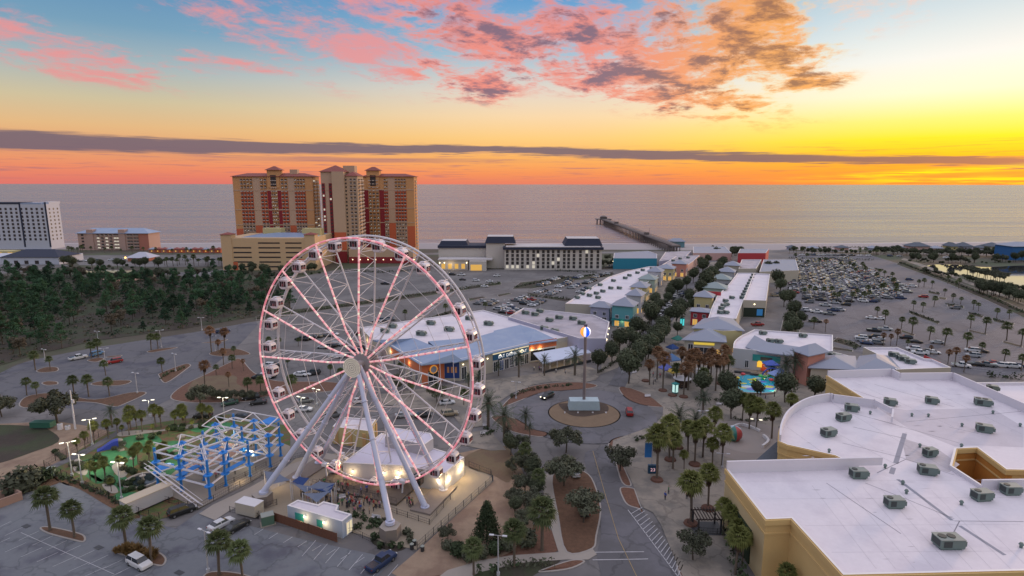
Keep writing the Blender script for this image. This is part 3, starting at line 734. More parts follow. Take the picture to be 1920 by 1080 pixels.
m_palY = mat('pale_yellow_stucco', (.47,.40,.20), .8, var=.05)
m_palG = mat('pale_green_stucco', (.33,.40,.34), .8, var=.05)
m_pinkS = mat('pink_stucco', (.50,.31,.28), .8, var=.05)

def cen(P):
    c = Vector((0,0,0))
    for p in P: c += p
    return c/len(P)
def ccw(P):
    a = sum(P[i].x*P[(i+1)%len(P)].y-P[(i+1)%len(P)].x*P[i].y for i in range(len(P)))
    return list(P) if a > 0 else list(P)[::-1]
def rel(P, c): return [Vector((p.x-c.x, p.y-c.y, 0)) for p in P]
class Bld:
    def __init__(s, name, label, cat, roofpx, h, wall, roof, par=.8, band=None, group=None, P=None, cop=None, bandm=None):
        P = ccw([Vector((p.x, p.y, 0)) for p in (P or gp(roofpx, h))]); s.c = cen(P); s.c.z = 0; s.h = h
        s.o = thing(name, label, cat, s.c, 0, group); s.P = rel(P, s.c); s.n = len(P)
        w = MB(); n = s.n
        w.add([(p.x,p.y,0) for p in s.P]+[(p.x,p.y,h) for p in s.P], [(i,(i+1)%n,(i+1)%n+n,i+n) for i in range(n)]); s.wall = w.build('wall', wall, s.o)
        inn = inset(s.P, .35); r = MB(); r.add([(p.x,p.y,h-par) for p in inn], [tuple(range(n))]); s.roof = r.build('roof', roof, s.o)
        k = MB(); k.add([(p.x,p.y,h) for p in s.P]+[(p.x,p.y,h) for p in inn], [(i,(i+1)%n,(i+1)%n+n,i+n) for i in range(n)])
        k.add([(p.x,p.y,h) for p in inn]+[(p.x,p.y,h-par) for p in inn], [((i+1)%n,i,i+n,(i+1)%n+n) for i in range(n)][::-1], 1)
        k.build('parapet', [cop or m_cop, m_para], s.o)
        if band:
            b = MB()
            for z0, z1, d in band:
                ou = inset(s.P, -d)
                b.add([(p.x,p.y,z0) for p in ou]+[(p.x,p.y,z1) for p in ou], [(i,(i+1)%n,(i+1)%n+n,i+n) for i in range(n)])
                b.add([(p.x,p.y,z1) for p in ou]+[(p.x,p.y,z1) for p in s.P], [(i,(i+1)%n,(i+1)%n+n,i+n) for i in range(n)])
                b.add([(p.x,p.y,z0) for p in s.P]+[(p.x,p.y,z0) for p in ou], [(i,(i+1)%n,(i+1)%n+n,i+n) for i in range(n)])
            b.build('cornice', bandm or wall, s.o)
    def near(s, px, py, z=0.0):
        """wall position (edge, fraction) seen at a direction"""
        p = G(px, py, z)-s.c; p.z = 0; best = None
        for i in range(s.n):
            a, b = s.P[i], s.P[(i+1)%s.n]; L = (b-a).length
            if L < .1: continue
            t = max(0, min(1, (p-a).dot(b-a)/L/L)); d = (a.lerp(b, t)-p).length
            if best is None or d < best[0]: best = (d, i, t)
        return best[1], best[2]
    def panel(s, e, u, w, z0, z1, m, name='window', d=.08, frame=None, label=None, arch=False):
        a, b = s.P[e], s.P[(e+1)%s.n]; t = (b-a).normalized(); nn = Vector((t.y,-t.x,0)); c = a.lerp(b, u)
        mb = MB(); mb.obox(c-t*w/2+UP*z0-nn*.02, t*w, nn*(d+.02), UP*(z1-z0), 0)
        if arch:
            K = 10; vs = [c+nn*d+UP*z1]+[c+nn*d+t*(w/2*math.cos(math.pi*k/K))+UP*(z1+w/2*math.sin(math.pi*k/K)) for k in range(K+1)]
            mb.add(vs, [(0,k+1,k+2) for k in range(K)], 0)
        o = mb.build(name, m, s.o)
        if label: o['label'] = label
        if frame:
            f = MB(); fw = .14
            for x0, x1, y0, y1 in ((-w/2-fw,-w/2,z0-fw,z1+fw), (w/2,w/2+fw,z0-fw,z1+fw), (-w/2,w/2,z1,z1+fw), (-w/2,w/2,z0-fw,z0), (-.05,.05,z0,z1)):
                f.obox(c+t*x0+UP*y0, t*(x1-x0), nn*(d+.06), UP*(y1-y0), 0)
            f.build('window_frame', frame, o)
        return o
    def pan_px(s, px, py, w, z0, z1, m, **k):
        e, u = s.near(px, py); return s.panel(e, u, w, z0, z1, m, **k)
    def at(s, e, u, z, d=0.0):
        a, b = s.P[e], s.P[(e+1)%s.n]; t = (b-a).normalized(); nn = Vector((t.y,-t.x,0)); return s.c+a.lerp(b, u)+nn*d+UP*z
def text_mesh(name, s, size, m, loc, t, nn, parent=None, ext=.04, align='LEFT'):
    cu = bpy.data.curves.new('lettering', 'FONT'); cu.body = s; cu.size = size; cu.extrude = ext; cu.align_x = align; cu.offset = 0; cu.space_character = 1.12
    o = bpy.data.objects.new('lettering_src', cu); COL.objects.link(o); dg = bpy.context.evaluated_depsgraph_get(); me = bpy.data.meshes.new_from_object(o.evaluated_get(dg))
    bpy.data.objects.remove(o); bpy.data.curves.remove(cu); me.materials.clear(); me.materials.append(m)
    o = bpy.data.objects.new(name, me); COL.objects.link(o)
    t = t.normalized(); mw = Matrix((( t.x, 0, nn.x, loc[0]), (t.y, 0, nn.y, loc[1]), (t.z, 1, nn.z, loc[2]), (0,0,0,1)))
    me.transform(mw)
    if parent: o.parent = parent
    return o
def hip(mb, P, z0, z1, k=.45, m=0, over=.6, ridge=None):
    """hip roof over a quad"""
    P = inset(ccw(P), -over); c = cen(P); L = [(P[(i+1)%4]-P[i]).length for i in range(4)]
    i0 = 0 if L[0]+L[2] > L[1]+L[3] else 1
    A, B, C_, D = [P[(i0+i)%4] for i in range(4)]
    m1, m2 = (D+A)/2, (B+C_)/2; lng = (m2-m1).length; wd = (L[(i0+1)%4]+L[(i0+3)%4])/2
    f = min(.5, wd*.5/lng); r1, r2 = m1.lerp(m2, f), m2.lerp(m1, f)
    vs = [Vector((p.x,p.y,z0)) for p in (A,B,C_,D)]+[Vector((r1.x,r1.y,z1)), Vector((r2.x,r2.y,z1))]
    mb.add(vs, [(0,1,5,4),(1,2,5),(2,3,4,5),(3,0,4)], m); mb.add(vs[:4], [(3,2,1,0)], m)
    low = [Vector((p.x,p.y,z0-.22)) for p in (A,B,C_,D)]
    mb.add(vs[:4]+low, [(4,5,1,0),(5,6,2,1),(6,7,3,2),(7,4,0,3)], m)
    return mb
def facing(P):
    """edges that face the camera side"""
    out = []
    return out
# rooftop units --------------------------------------------------------
def unit(label, loc, rz, L, Wd, H, kind=0):
    o = thing('rooftop_unit', label, 'rooftop unit', loc, rz, 'air conditioning units on the white roofs')
    b = MB(); b.box((0,0,.25), (L,Wd,H)); b.box((0,0,0), (L*.85,Wd*.85,.25), m=0)
    b.box((L*.52+.18,0,.5), (.36,Wd*.8,H*.55)); b.build('casing', m_hv, o)
    l = MB(); l.box((0,0,.25+H), (L+.12,Wd+.12,.08)); l.build('lid', m_hvt, o)
    g = MB()
    for i in range(1 if L < 3 else 2): g.tube((-L*.28+i*1.3,0,.25+H+.08), (-L*.28+i*1.3,0,.25+H+.2), min(.55,Wd*.3), n=14)
    g.box((-L/2-.01,0,.5), (.04,Wd*.8,H*.7)); g.box((-L*.2,-Wd/2-.01,.45), (L*.35,.04,H*.7)); g.build('fan_grille', m_hvd, o)
    return o
def vent(label, loc, r=.35, h=.8, grp='small vents on the theatre roof'):
    b = MB(); b.tube((0,0,0), (0,0,h*.6), r*.6, n=10); b.tube((0,0,h*.6), (0,0,h), r, r*.5, n=10)
    o = b.build('roof_vent', m_hv); o.location = loc; tag(o, label, 'roof vent', grp); return o

# --- theatre block, lower right
TH = 11.0
arc = smooth([(1461,826),(1463,806),(1474,782),(1495,764),(1522,752),(1557,745.5)], 5, closed=False)
arc = [(p[0], p[1]) for p in arc]
thp = [(1362,878),(1604,871),(1567,853),(1477,833)]+arc+[(1563,748),(1640,758),(1551,703),(1672,699),(1688,707),(1787,706),(1920,765),(2150,872),(2150,884),(1888,879),(1833,838),(1794,840),(1786,872),(1842,908),(1900,907),(2150,903),(2150,1063),(1582,1077),(1485,971),(1437,973)]
T = Bld('theatre_building', 'large mustard walled theatre with a wide white roof full of air units', 'theatre', thp, TH, m_yelw, m_roofW, par=.75, band=[(TH-1.0,TH-.12,.22),(TH-2.6,TH-2.3,.12)])
def raised(pts, hh, m=m_para, name='raised_parapet'):
    mb = MB(); P = [G(x,y,TH)-T.c for x, y in pts]
    for a, b in zip(P, P[1:]):
        t = (b-a); t.z = 0; t.normalize(); nn = Vector((t.y,-t.x,0)); a_ = Vector((a.x,a.y,TH+.003)); b_ = Vector((b.x,b.y,TH+.003))
        mb.obox(a_, b_-a_, nn*.36, UP*hh)
    return mb.build(name, m, T.o)
raised([(1362,878),(1652,870)], 1.5)
raised([(a,b) for a, b in arc]+[(1563,748),(1640,758),(1676,776),(1674,792)], 1.3)
raised([(1551,703),(1672,699),(1688,707),(1787,706),(1920,765),(2150,872)], 1.3)
raised([(1840,908),(1900,907),(2150,903)], 1.0)
# darker seams and walkway pads on the membrane
sm = MB()
m_pad = mat('walkway_pads', (.25,.25,.30), .8, var=.1, scale=1); m_seam = mat('roof_seam', (.22,.20,.23), .8, var=.3, scale=1)
def rline(a, b, w, m):
    a, b = G(*a, TH-.75)-T.c, G(*b, TH-.75)-T.c; d = (b-a).normalized(); nn = Vector((-d.y,d.x,0))*w/2; z = TH-.742
    sm.add([(a.x+nn.x,a.y+nn.y,z),(a.x-nn.x,a.y-nn.y,z),(b.x-nn.x,b.y-nn.y,z),(b.x+nn.x,b.y+nn.y,z)], [(0,1,2,3)], m)
rline((1697,812),(1680,868),.8,0); rline((1676,876),(1672,888),.8,0); rline((1684,898),(1786,975),.6,0); rline((1800,985),(1885,1040),.6,0)
for a_, b_ in [((1575,768),(1680,795)),((1640,785),(1800,830)),((1580,830),(1690,857)),((1690,857),(1790,890)),((1600,800),(1700,822)),((1623,905),(1700,935)),((1700,935),(1790,972)),((1790,976),(1920,977)),((1645,886),(1700,860)),
               ((1640,720),(1790,762)),((1700,790),(1920,770)),((1780,800),(1835,812)),((1600,730),(1690,760)),((1550,905),(1690,1000)),((1800,976),(1780,1015))]: rline(a_, b_, .14, 1)
rz_ = random.Random(3)
rq = random.Random(9)
def patch(pts, k):
    P = [G(x,y,TH-.75)-T.c for x, y in pts]; a = sum(P[i].x*P[(i+1)%len(P)].y-P[(i+1)%len(P)].x*P[i].y for i in range(len(P)))
    if a < 0: P = P[::-1]
    sm.add([(p.x,p.y,TH-.7465) for p in P], [tuple(range(len(P)))], k)
patch([(1640,760),(1700,768),(1860,764),(1920,800),(1920,838),(1835,834),(1790,836),(1700,800)], 2)
patch([(1690,820),(1760,842),(1800,870),(1780,885),(1700,862)], 3)
for i in range(34):
    x, y = rq.uniform(1400,1910), rq.uniform(900,1060)
    if x < 1400+(y-880)*1.15: continue
    w, h_ = rq.uniform(6,34), rq.uniform(.4,1.2); patch([(x,y),(x+w*.5,y-h_*.6),(x+w,y),(x+w*.6,y+h_)], 3)
for i in range(26):
    x, y = rq.uniform(1500,1900), rq.uniform(725,860); w, h_ = rq.uniform(5,24), rq.uniform(.3,.9)
    if x < 1640 and y < 757: continue
    patch([(x,y),(x+w*.5,y-h_*.6),(x+w,y),(x+w*.6,y+h_)], 3)
for a_ in range(4, 13): rline((1395+a_*32,905+a_*1.2),(1500+a_*36,1066), .05, 3)
for x, y in ((1400,902),(1425,935),(1510,985),(1560,1035)): rline((x,y),(1915,y-3), .045, 3)
for a_, b_ in [((1476,800),(1560,860)),((1500,775),(1680,870)),((1560,755),(1780,880)),((1600,715),(1790,800)),((1700,710),(1915,812))]: rline(a_, b_, .045, 1)
sm.build('roof_seams', [m_pad, m_seam, mat('older_membrane', (.50,.455,.50), .8, var=.12, scale=.3), mat('roof_scuff', (.44,.40,.43), .8, var=.2, scale=1)], T.o)
# ivy panel, pilaster, awning-like band on the left wall
e_, u_ = T.near(1391, 1000, 3)
ivy = mat('ivy_panel', (.018,.032,.012), .95, var=.5, scale=2, bump=.8, bscale=4)
T.panel(e_, .5, (T.P[(e_+1)%T.n]-T.P[e_]).length*.995, .05, TH-2.7, m_yelL, name='cream_wall', d=.07); o_ = T.panel(e_, u_, 9.0, .4, 6.4, ivy, name='climbing_ivy', d=.28, arch=False)
cl = mat('notch_gold', (.46,.20,.04), .85, var=.1, scale=.4)
mbw = MB(); Pn = [G(x,y,TH)-T.c for x, y in [(1900,879.3),(1888,879),(1833,838),(1794,840),(1786,872)]]
for a, b in zip(Pn, Pn[1:]):
    t = (b-a).normalized(); nn = Vector((t.y,-t.x,0)); mbw.obox(Vector((a.x,a.y,.1))-nn*.03, b-a, -nn*.06 if False else nn*.06, UP*(TH-1.3))
mbw.build('courtyard_wall', cl, T.o)
bs = MB(); e2_, u2_ = T.near(1395,1060,1)
# pavilion roof beside the theatre and blue doorway
pv = thing('lean_to_roof', 'grey shingled sloping roof beside the curved theatre wall', 'roof canopy', G(1430,880))
P = [G(1402,872,5)-pv.location, G(1461,872,5)-pv.location, G(1461,822,8)-pv.location, G(1459,822,8)-pv.location]
mb = MB(); P = [Vector((p.x,p.y,z)) for p, z in zip(P, (4.5,4.5,7.5,7.5))]
mb.add(P+[p-UP*.3 for p in P], [(0,1,2,3),(7,6,5,4),(0,4,5,1),(1,5,6,2),(2,6,7,3),(3,7,4,0)]); mb.build('shingle_roof', m_slate, pv)
mb = MB()
for p in P[:2]: mb.tube((p.x,p.y,0), (p.x,p.y,p.z-.1), .2, n=8)
mb.build('post', m_trim, pv)
RU = [(1581,788,3.2,.3),(1553,817,3.2,.3),(1668,759,2.8,-.5),(1746,756,2.8,-.5),(1842,759,3.6,-.5),(1596,770,3.0,-.4),(1845,809,3.2,-.5),(1743,855,2.6,.2),(1738,888,3.2,-.3),(1609,895,3.0,0),(1676,950,3.0,0),(1840,936,3.2,.1),(1777,1024,4.0,0),(1894,925,3.0,0),(1860,733,2.6,-.5)]
for i, (x, y, L, rz) in enumerate(RU):
    p = G(x, y, TH-.75); unit('rooftop unit', (p.x,p.y,TH-.74), rz, L*.86, L*.5, 1.3)
for i, (x, y) in enumerate([(1710,780),(1741,781),(1725,838),(1804,799),(1913,799),(1693,908),(1700,925),(1808,1026),(1915,1026),(1803,946),(1555,848),(1632,776),(1660,877),(1862,775),(1803,838)]):
    p = G(x, y, TH-.75); vent('roof vent', (p.x,p.y,TH-.74))

# --- arcade restaurant (sign EAT DRINK PLAY)
DH = 7.2
D = Bld('arcade_restaurant', 'large grey arcade restaurant with blue metal roof edges and orange corner entrance', 'restaurant', [(676,614),(906,581),(1078,629),(1044,635),(992,643),(923,659),(862,673),(833,673),(790,681),(733,647),(697,636)], DH, m_beige, m_roofW, par=.5)
mr = MB()
out_ = [(700,634),(733,647),(790,681),(833,673),(862,673),(923,659),(992,643),(1044,635)]
def strip(outer, inner, z0, z1, B, mname, m):
    mb = MB(); O = [G(x,y,z0)-B.c for x, y in outer]; I = [G(x,y,z1)-B.c for x, y in inner]
    n = len(O)
    for i in range(n-1):
        mb.add([O[i],O[i+1],I[i+1],I[i]], [(0,1,2,3)], 0)
        mb.add([O[i]-UP*.35,O[i+1]-UP*.35,O[i+1],O[i]], [(0,1,2,3)], 0)
        a_, b_ = Vector((I[i].x,I[i].y,B.h-.6)), Vector((I[i+1].x,I[i+1].y,B.h-.6)); mb.add([I[i],I[i+1],b_,a_], [(0,1,2,3)], 0)
    return mb.build(mname, m, B.o)
strip([(697,637),(732,648.5),(790,684),(868,676)], [(742,637),(750,636),(776,634),(850,664)], DH-.2, DH+1.9, D, 'metal_roof', m_metal)
strip([(850,680),(925,661.5),(993,645.5),(1046,637.5)], [(803,640),(889,633),(975,609),(1002,617)], DH-.2, DH+1.7, D, 'metal_roof', m_metal)
strip([(925,661.5),(993,645.5)], [(926,620),(975,609)], DH-.19, DH+1.75, D, 'metal_roof', m_metal)
def dfront(x, y): return D.near(x, y)
# orange corner block faces, arch door, poster, sign, windows
e, u = D.near(764, 700); D.panel(e, .5, (D.P[(e+1)%D.n]-D.P[e]).length*.98, 3.6, DH-.4, m_oran, name='orange_band', d=.06)
for k in (.12,.3,.5,.68,.86): D.panel(e, k, 1.6, .4, 3.4, m_glass, frame=m_trim, d=.1)
e, u = D.near(811, 721); L_ = (D.P[(e+1)%D.n]-D.P[e]).length
D.panel(e, .5, L_*.99, .05, DH-.3, m_oran, name='orange_entrance_wall', d=.07)
door = D.panel(e, .5, 3.4, .1, 3.6, m_glass, name='entrance_door', d=.14, frame=m_trim, arch=True)
pm = D.at(e, .5, 4.6, .3); a, b = D.P[e], D.P[(e+1)%D.n]; tt = (b-a).normalized(); nn_ = Vector((tt.y,-tt.x,0))
dm = MB(); dm.tube(pm-D.c, pm-D.c+nn_*.25, 1.35, n=24, m=0); dm.tube(pm-D.c+nn_*.25, pm-D.c+nn_*.3, 1.05, n=24, m=1)
dm.build('round_sign', [mat('amber_sign', (.4,.2,.05), .5, var=0, emit=lin((245,160,60)), estr=.5), mat('grey_disc', (.25,.25,.3), .4, var=.3, scale=1)], D.o)
e, u = D.near(848, 716); L_ = (D.P[(e+1)%D.n]-D.P[e]).length
D.panel(e, .5, L_*.96, .9, DH-1.0, m_navy, name='poster', d=.1, label='blue wall poster with three orange figures')
for k in (.25,.5,.75): D.panel(e, k, L_*.14, 2.7, 4.6, mat('poster_orange', (.55,.25,.10), .6, var=.2, scale=2), name='poster_picture', d=.13)
e, u = D.near(893, 712)
for k in (.12,.62): D.panel(e, k, 1.7, .3, 4.2, m_glass, frame=m_trim, d=.1)
for k in (.1,.5,.85): D.panel(e, k, .3, 5.0, 5.3, m_lamp, name='wall_lamp', d=.2)
e, u = D.near(957, 702); L_ = (D.P[(e+1)%D.n]-D.P[e]).length; esign = e
a, b = D.P[e], D.P[(e+1)%D.n]
sgn = D.panel(e, .5, L_*.97, 4.0, 5.9, mat('blue_sign_board', (.02,.10,.20), .5, var=.05), name='sign_board', d=.2)
D.panel(e, .5, L_*.97, 6.0, 6.35, m_glowW, name='light_strip', d=.22)
for k in (.08,.24,.38,.52,.66,.80,.93): D.panel(e, k, L_*.10, .1, 3.4, m_glass if k != .24 else m_navy, frame=m_trim, d=.12)
tt = (b-a).normalized(); nn_ = Vector((tt.y,-tt.x,0))
left = a if PX(D.c+a)[0] < PX(D.c+b)[0] else b; tdir = tt if left is a else -tt
text_mesh('lettering', 'EAT DRINK PLAY', 1.5, mat('lit_letters', (.7,.7,.7), .5, var=0, emit=lin((255,255,255)), estr=.6), D.P[e].lerp(D.P[(e+1)%D.n], 0 if left is a else 1)*1.0+tdir*L_*.15+UP*4.4+nn_*.22, tdir, nn_, D.o)
e, u = D.near(1018, 692)
for k in (.2,.5,.8): D.panel(e, k, 1.7, .9, 4.2, m_glass, frame=m_trim, d=.1); D.panel(e, k, .5, 5.2, 5.5, m_lamp, name='wall_lamp', d=.25)
e, u = D.near(1062, 684); L_ = (D.P[(e+1)%D.n]-D.P[e]).length
D.panel(e, .5, L_*.98, 4.7, DH+.2, m_oran, name='orange_band', d=.1); D.panel(e, .5, L_*.9, .6, 4.2, m_glass, frame=m_trim, d=.1); D.panel(e, .5, L_*.98, 4.3, 4.65, m_trim, name='fascia', d=.12)
for i, (x, y, L, rz) in enumerate([(790,629,3.4,-.3),(842,621,3.4,-.3),(808,609,3.2,-.3),(916,610,3.4,-.3),(880,600,3.0,-.3),(736,615,3,-.3),(722,624,3.0,-.3),(1020,619,2.6,-.4),(1040,624,2.6,-.4)]):
    z = DH-.5; p = G(x, y, z); unit('rooftop unit', (p.x,p.y,z+.01), rz, L, L*.55, 1.3)
# patio canopy
cn = thing('patio_canopy', 'long white fabric canopy lit from below over the restaurant patio', 'canopy', G(1055,690))
pts = [G(1000,686)-cn.location, G(1093,668)-cn.location, G(1108,678)-cn.location, G(1018,700)-cn.location]
mb = MB(); zt = (4.6,4.6,3.4,3.4); P = [Vector((p.x,p.y,z)) for p, z in zip(pts, zt)]
mb.add(P+[p-UP*.3 for p in P], [(0,1,2,3),(7,6,5,4),(0,4,5,1),(1,5,6,2),(2,6,7,3),(3,7,4,0)]); mb.build('fabric_roof', mat('white_canvas', (.50,.54,.66), .7, var=.05), cn)
for i in range(8):
    p = pts[3].lerp(pts[2], i/7.0); MB().tube((p.x,p.y,0), (p.x,p.y,3.3), .1, n=6).build('post', m_trim, cn)
lb = MB()
for i in range(16):
    p = pts[3].lerp(pts[2], (i+.5)/16)*.8+pts[0].lerp(pts[1], (i+.5)/16)*.2; lb.sphere((p.x,p.y,3.0), .16, 6, 4)
lb.build('string_lights', m_lamp, cn)
fe = MB()
fe.obox(pts[3]+Vector((0,-.6,0)), pts[2]-pts[3], Vector((0,-.1,0)), UP*1.0); fe.build('railing', m_dsteel, cn)

# --- second shop block behind the beach ball tower
B2 = Bld('shop_building', 'low shop block with a stained pale roof behind the beach ball tower', 'shop', [(953,594),(982,577),(1113,590),(1143,603),(1136,634),(1087,634)], 8.0, m_lav, m_roofG, par=.6)
e, u = B2.near(1105, 662)
B2.panel(e, .25, 4.5, .3, 5.5, m_glow, frame=m_trim, d=.12, arch=False); B2.panel(e, .7, 3.5, .3, 4.0, m_glowW, frame=m_trim, d=.12)
for k in (.2,.5,.85): B2.panel(e, k, .5, 6.0, 6.4, m_lamp, name='wall_lamp', d=.25)
e, u = B2.near(1139, 645)
for k in (.3,.7): B2.panel(e, k, 3.0, .4, 4.6, m_glowW if k < .5 else m_glass, frame=m_trim, d=.12)
for i, (x, y) in enumerate([(985,589),(1003,592),(1012,586),(1048,598),(1074,600),(1090,608),(1030,603)]):
    p = G(x, y, 7.4); unit('rooftop unit', (p.x,p.y,7.41), -.3, 2.8, 1.5, 1.2)
# --- left shopping row
LR = Bld('shopping_row', 'long row of shops with pinkish white roof on the left of the street', 'shops', [(1060,569),(1141,519),(1175,508),(1218,499),(1241,499),(1238,513),(1210,532),(1201,547),(1163,573)], 7.0, m_beige, m_roofW, par=.6)
for i, (x, y) in enumerate([(1082,560),(1092,553),(1105,556),(1118,552),(1104,543),(1121,560),(1145,542),(1161,542),(1125,536),(1150,528),(1180,518),(1195,513),(1172,523),(1205,508),(1222,505),(1130,548)]):
    p = G(x, y, 6.4); unit('rooftop unit', (p.x,p.y,6.41), -.42, 2.4, 1.3, 1.1)
def pavilion(label, pxl, pyb, wm, dm, h, hr, wall, roof, rz=None, lit=2, name='shop_pavilion', cat='shop', awn=None, glow=m_glow, cols=False, grp='roofed shop fronts along the street'):
    c = G(pxl, pyb); rz = -A24 if rz is None else rz
    e1 = Vector((math.cos(rz), math.sin(rz), 0)); e2 = Vector((-math.sin(rz), math.cos(rz), 0))
    c = c+e2*dm/2
    P = [c-e1*wm/2-e2*dm/2, c+e1*wm/2-e2*dm/2, c+e1*wm/2+e2*dm/2, c-e1*wm/2+e2*dm/2]
    B = Bld(name, label, cat, None, h, wall, m_roofG, par=.3, P=P, group=grp)
    mb = MB(); hip(mb, B.P, h+.02, h+hr, over=.7); mb.build('hip_roof', roof, B.o)
    for e in range(4):
        a, b = B.P[e], B.P[(e+1)%4]; nn = Vector(((b-a).y, -(b-a).x, 0)); 
        if nn.dot(-B.c) < 0: continue
        L = (b-a).length; k = max(1, int(L/3.2))
        for i in range(k):
            B.panel(e, (i+.5)/k, min(1.9, L/k*.6), .4, 2.9, glow if i < lit else m_glass, frame=m_trim, d=.1)
            if h > 5.5: B.panel(e, (i+.5)/k, min(1.3, L/k*.5), 3.9, 5.2, m_glass, frame=m_trim, d=.1)
        if awn: 
            t = (b-a).normalized(); nn.normalize(); aw = MB(); aw.add([a+UP*3.6+nn*.02, b+UP*3.6+nn*.02, b+nn*1.6+UP*3.0, a+nn*1.6+UP*3.0], [(0,3,2,1),(0,1,2,3)]); aw.build('awning', awn, B.o)
    return B
pavilion('lavender pavilion with grey hip roof at the near end of the left shops', 1124, 606, 8.5, 6, 7.4, 2.2, m_lav, m_metalG, lit=0)
pavilion('turquoise shop tower with gabled roof and lit teal awning', 1166, 613, 9, 9, 9.5, 3.2, m_turq, m_metalG, lit=3, awn=m_teal)
pavilion('grey shop wing with tall roof beside the turquoise shop', 1187, 588, 7, 9, 9, 2.8, m_grey, m_metalG, lit=2)
pavilion('yellow shop with strongly lit front half way up the left row', 1196, 566, 8, 10, 8, 2.6, m_palY, m_metalG, lit=3, glow=m_glow)
pavilion('cream shop with sage roof and string lights in the left row', 1212, 549, 9, 9, 8, 2.6, m_palG, m_metalV, lit=2)
pavilion('white gazebo roofed shop in the middle of the left row', 1226, 536, 8, 9, 9, 2.6, m_grey, m_metalG, lit=1)
pavilion('orange yellow shop with warm lights farther up the left row', 1246, 526, 10, 10, 8, 2.4, m_palY, m_metalG, lit=3)
pavilion('salmon shop front at the far end of the left row', 1272, 519, 9, 10, 9, 2.2, m_salm, m_metalG, lit=2)
LR2 = Bld('shopping_row', 'far left row of small shops with pale roofs before the beach road', 'shops', [(1240,497),(1268,480),(1312,478),(1300,489),(1286,499)], 6.5, m_pinkS, m_roofG, par=.5)
for x, y in [(1262,490),(1275,486),(1290,484),(1281,492)]: p = G(x, y, 6.0); unit('rooftop unit', (p.x,p.y,6.01), -.4, 2.4, 1.3, 1.1)
# --- right shopping row
RR = Bld('shopping_row', 'long row of shops with pink white roof on the right of the street', 'shops', [(1328,596),(1335,575),(1345,554),(1367,532),(1383,511),(1413,511),(1394,563),(1381,597)], 7.0, m_beige, m_roofW, par=.6)
RB = Bld('large_shop', 'wide beige shop with dark recessed entrance at the right of the street', 'shop', [(1394,562),(1414,511),(1444,513),(1437,563)], 8.2, m_beige, m_roofW, par=.8)
e, u = RB.near(1415, 600)
RB.panel(e, .5, 9.5, .2, 4.6, mat('deep_shadow_recess', (.02,.03,.02), .9, var=.3, scale=1), name='painted_recess_shade', d=.1); RB.panel(e, .75, 2.6, 1.0, 4.0, mat('blue_shop_sign', (.02,.08,.16), .5, var=.1, emit=lin((40,110,170)), estr=.5), name='sign', d=.16)  # flat dark panel on the wall; the recess shadow is in its colour
RB.panel(e, .5, .5, 6.1, 6.5, m_lamp, name='wall_lamp', d=.2)
for i in range(9):
    t_ = i/8; x, y = 1397+t_*20, 557-t_*42; p = G(x, y, 7.2); unit('rooftop unit', (p.x-1.5,p.y,6.42), -.4, 2.2, 1.4, 1.1)
for x, y in [(1372,560),(1360,566),(1362,573),(1356,575),(1350,588),(1361,588),(1352,580)]: p = G(x, y, 6.4); unit('rooftop unit', (p.x,p.y,6.41), -.4, 2.4, 1.4, 1.1)
pavilion('open pavilion with grey hip roof above the red shop', 1317, 591, 8, 8, 9, 2.6, m_palY, m_metalG, lit=3)
RD = pavilion('bright red shop front with white lettering at the plaza end of the right row', 1311, 611, 7.5, 7, 6.5, 1.2, m_red, m_metalG, lit=1)
pavilion('sage roofed shop with red sign band half way up the right row', 1338, 566, 11, 10, 7.5, 2.6, m_palG, m_metalV, lit=1)
pavilion('second sage roofed shop in the right row', 1350, 547, 10, 9, 7.5, 2.6, m_grey, m_metalV, lit=1)
pavilion('grey shop with steep roof near the far end of the right row', 1361, 533, 9, 9, 8, 2.8, m_grey, m_metalG, lit=1)
pavilion('pale shop with hip roof at the far end of the right row', 1372, 521, 9, 9, 8.5, 2.6, m_beige, m_metalG, lit=1)
rs = thing('red_sign_wall', 'low red sign wall on the roof of the right shopping row', 'sign', G(1338,553,7)); MB().box((0,0,0), (7,.5,1.8), -A24).build('panel', m_red, rs)
# blocks beyond the right row
B7 = Bld('large_shop', 'grey roofed shop block beyond the right row with lamp on its wall', 'shop', [(1385,503),(1391,486),(1428,486),(1418,503)], 7.5, m_beige, m_roofG, par=.6)
B8 = Bld('large_shop', 'wide pale store at the far right end of the street', 'shop', [(1424,509),(1432,486),(1492,486),(1498,506)], 7.5, m_beige, m_metalG, par=.3)
e, u = B8.near(1450, 520); B8.panel(e, .4, .6, 5, 5.5, m_lamp, name='wall_lamp', d=.2)
B9 = Bld('large_shop', 'pale store with a raised red sign wall near the beach road', 'shop', [(1384,474),(1388,466),(1442,466),(1436,474)], 9, m_red, m_metalG, par=.3)
B10 = Bld('large_shop', 'teal fronted store with grey roof near the pier', 'shop', [(1150,484),(1152,474),(1215,470),(1232,476),(1232,484)], 8, mat('teal_blue_stucco', (.02,.19,.28), .8, var=.08), m_metalG, par=.3)
e, u = B10.near(1165, 498); B10.panel(e, .15, 8.5, .3, 6.5, m_palY, name='yellow_front', d=.15); B10.panel(e, .15, 3, .4, 3, m_glow, d=.25)
for k in (.1,.22,.62,.88): B10.panel(e, k, .5, 5.0, 5.5, m_lamp, name='wall_lamp', d=.3)
B11 = Bld('large_shop', 'low taupe store with flat roof between the teal store and the street', 'shop', [(1236,489),(1248,472),(1296,470),(1282,484)], 6, m_lav, m_roofG, par=.4)
B12 = Bld('beach_restaurant', 'low pale restaurant with wide roofs near the foot of the pier', 'restaurant', [(1300,474),(1300,462),(1360,462),(1372,474)], 6, m_pinkS, m_metalG, par=.3)
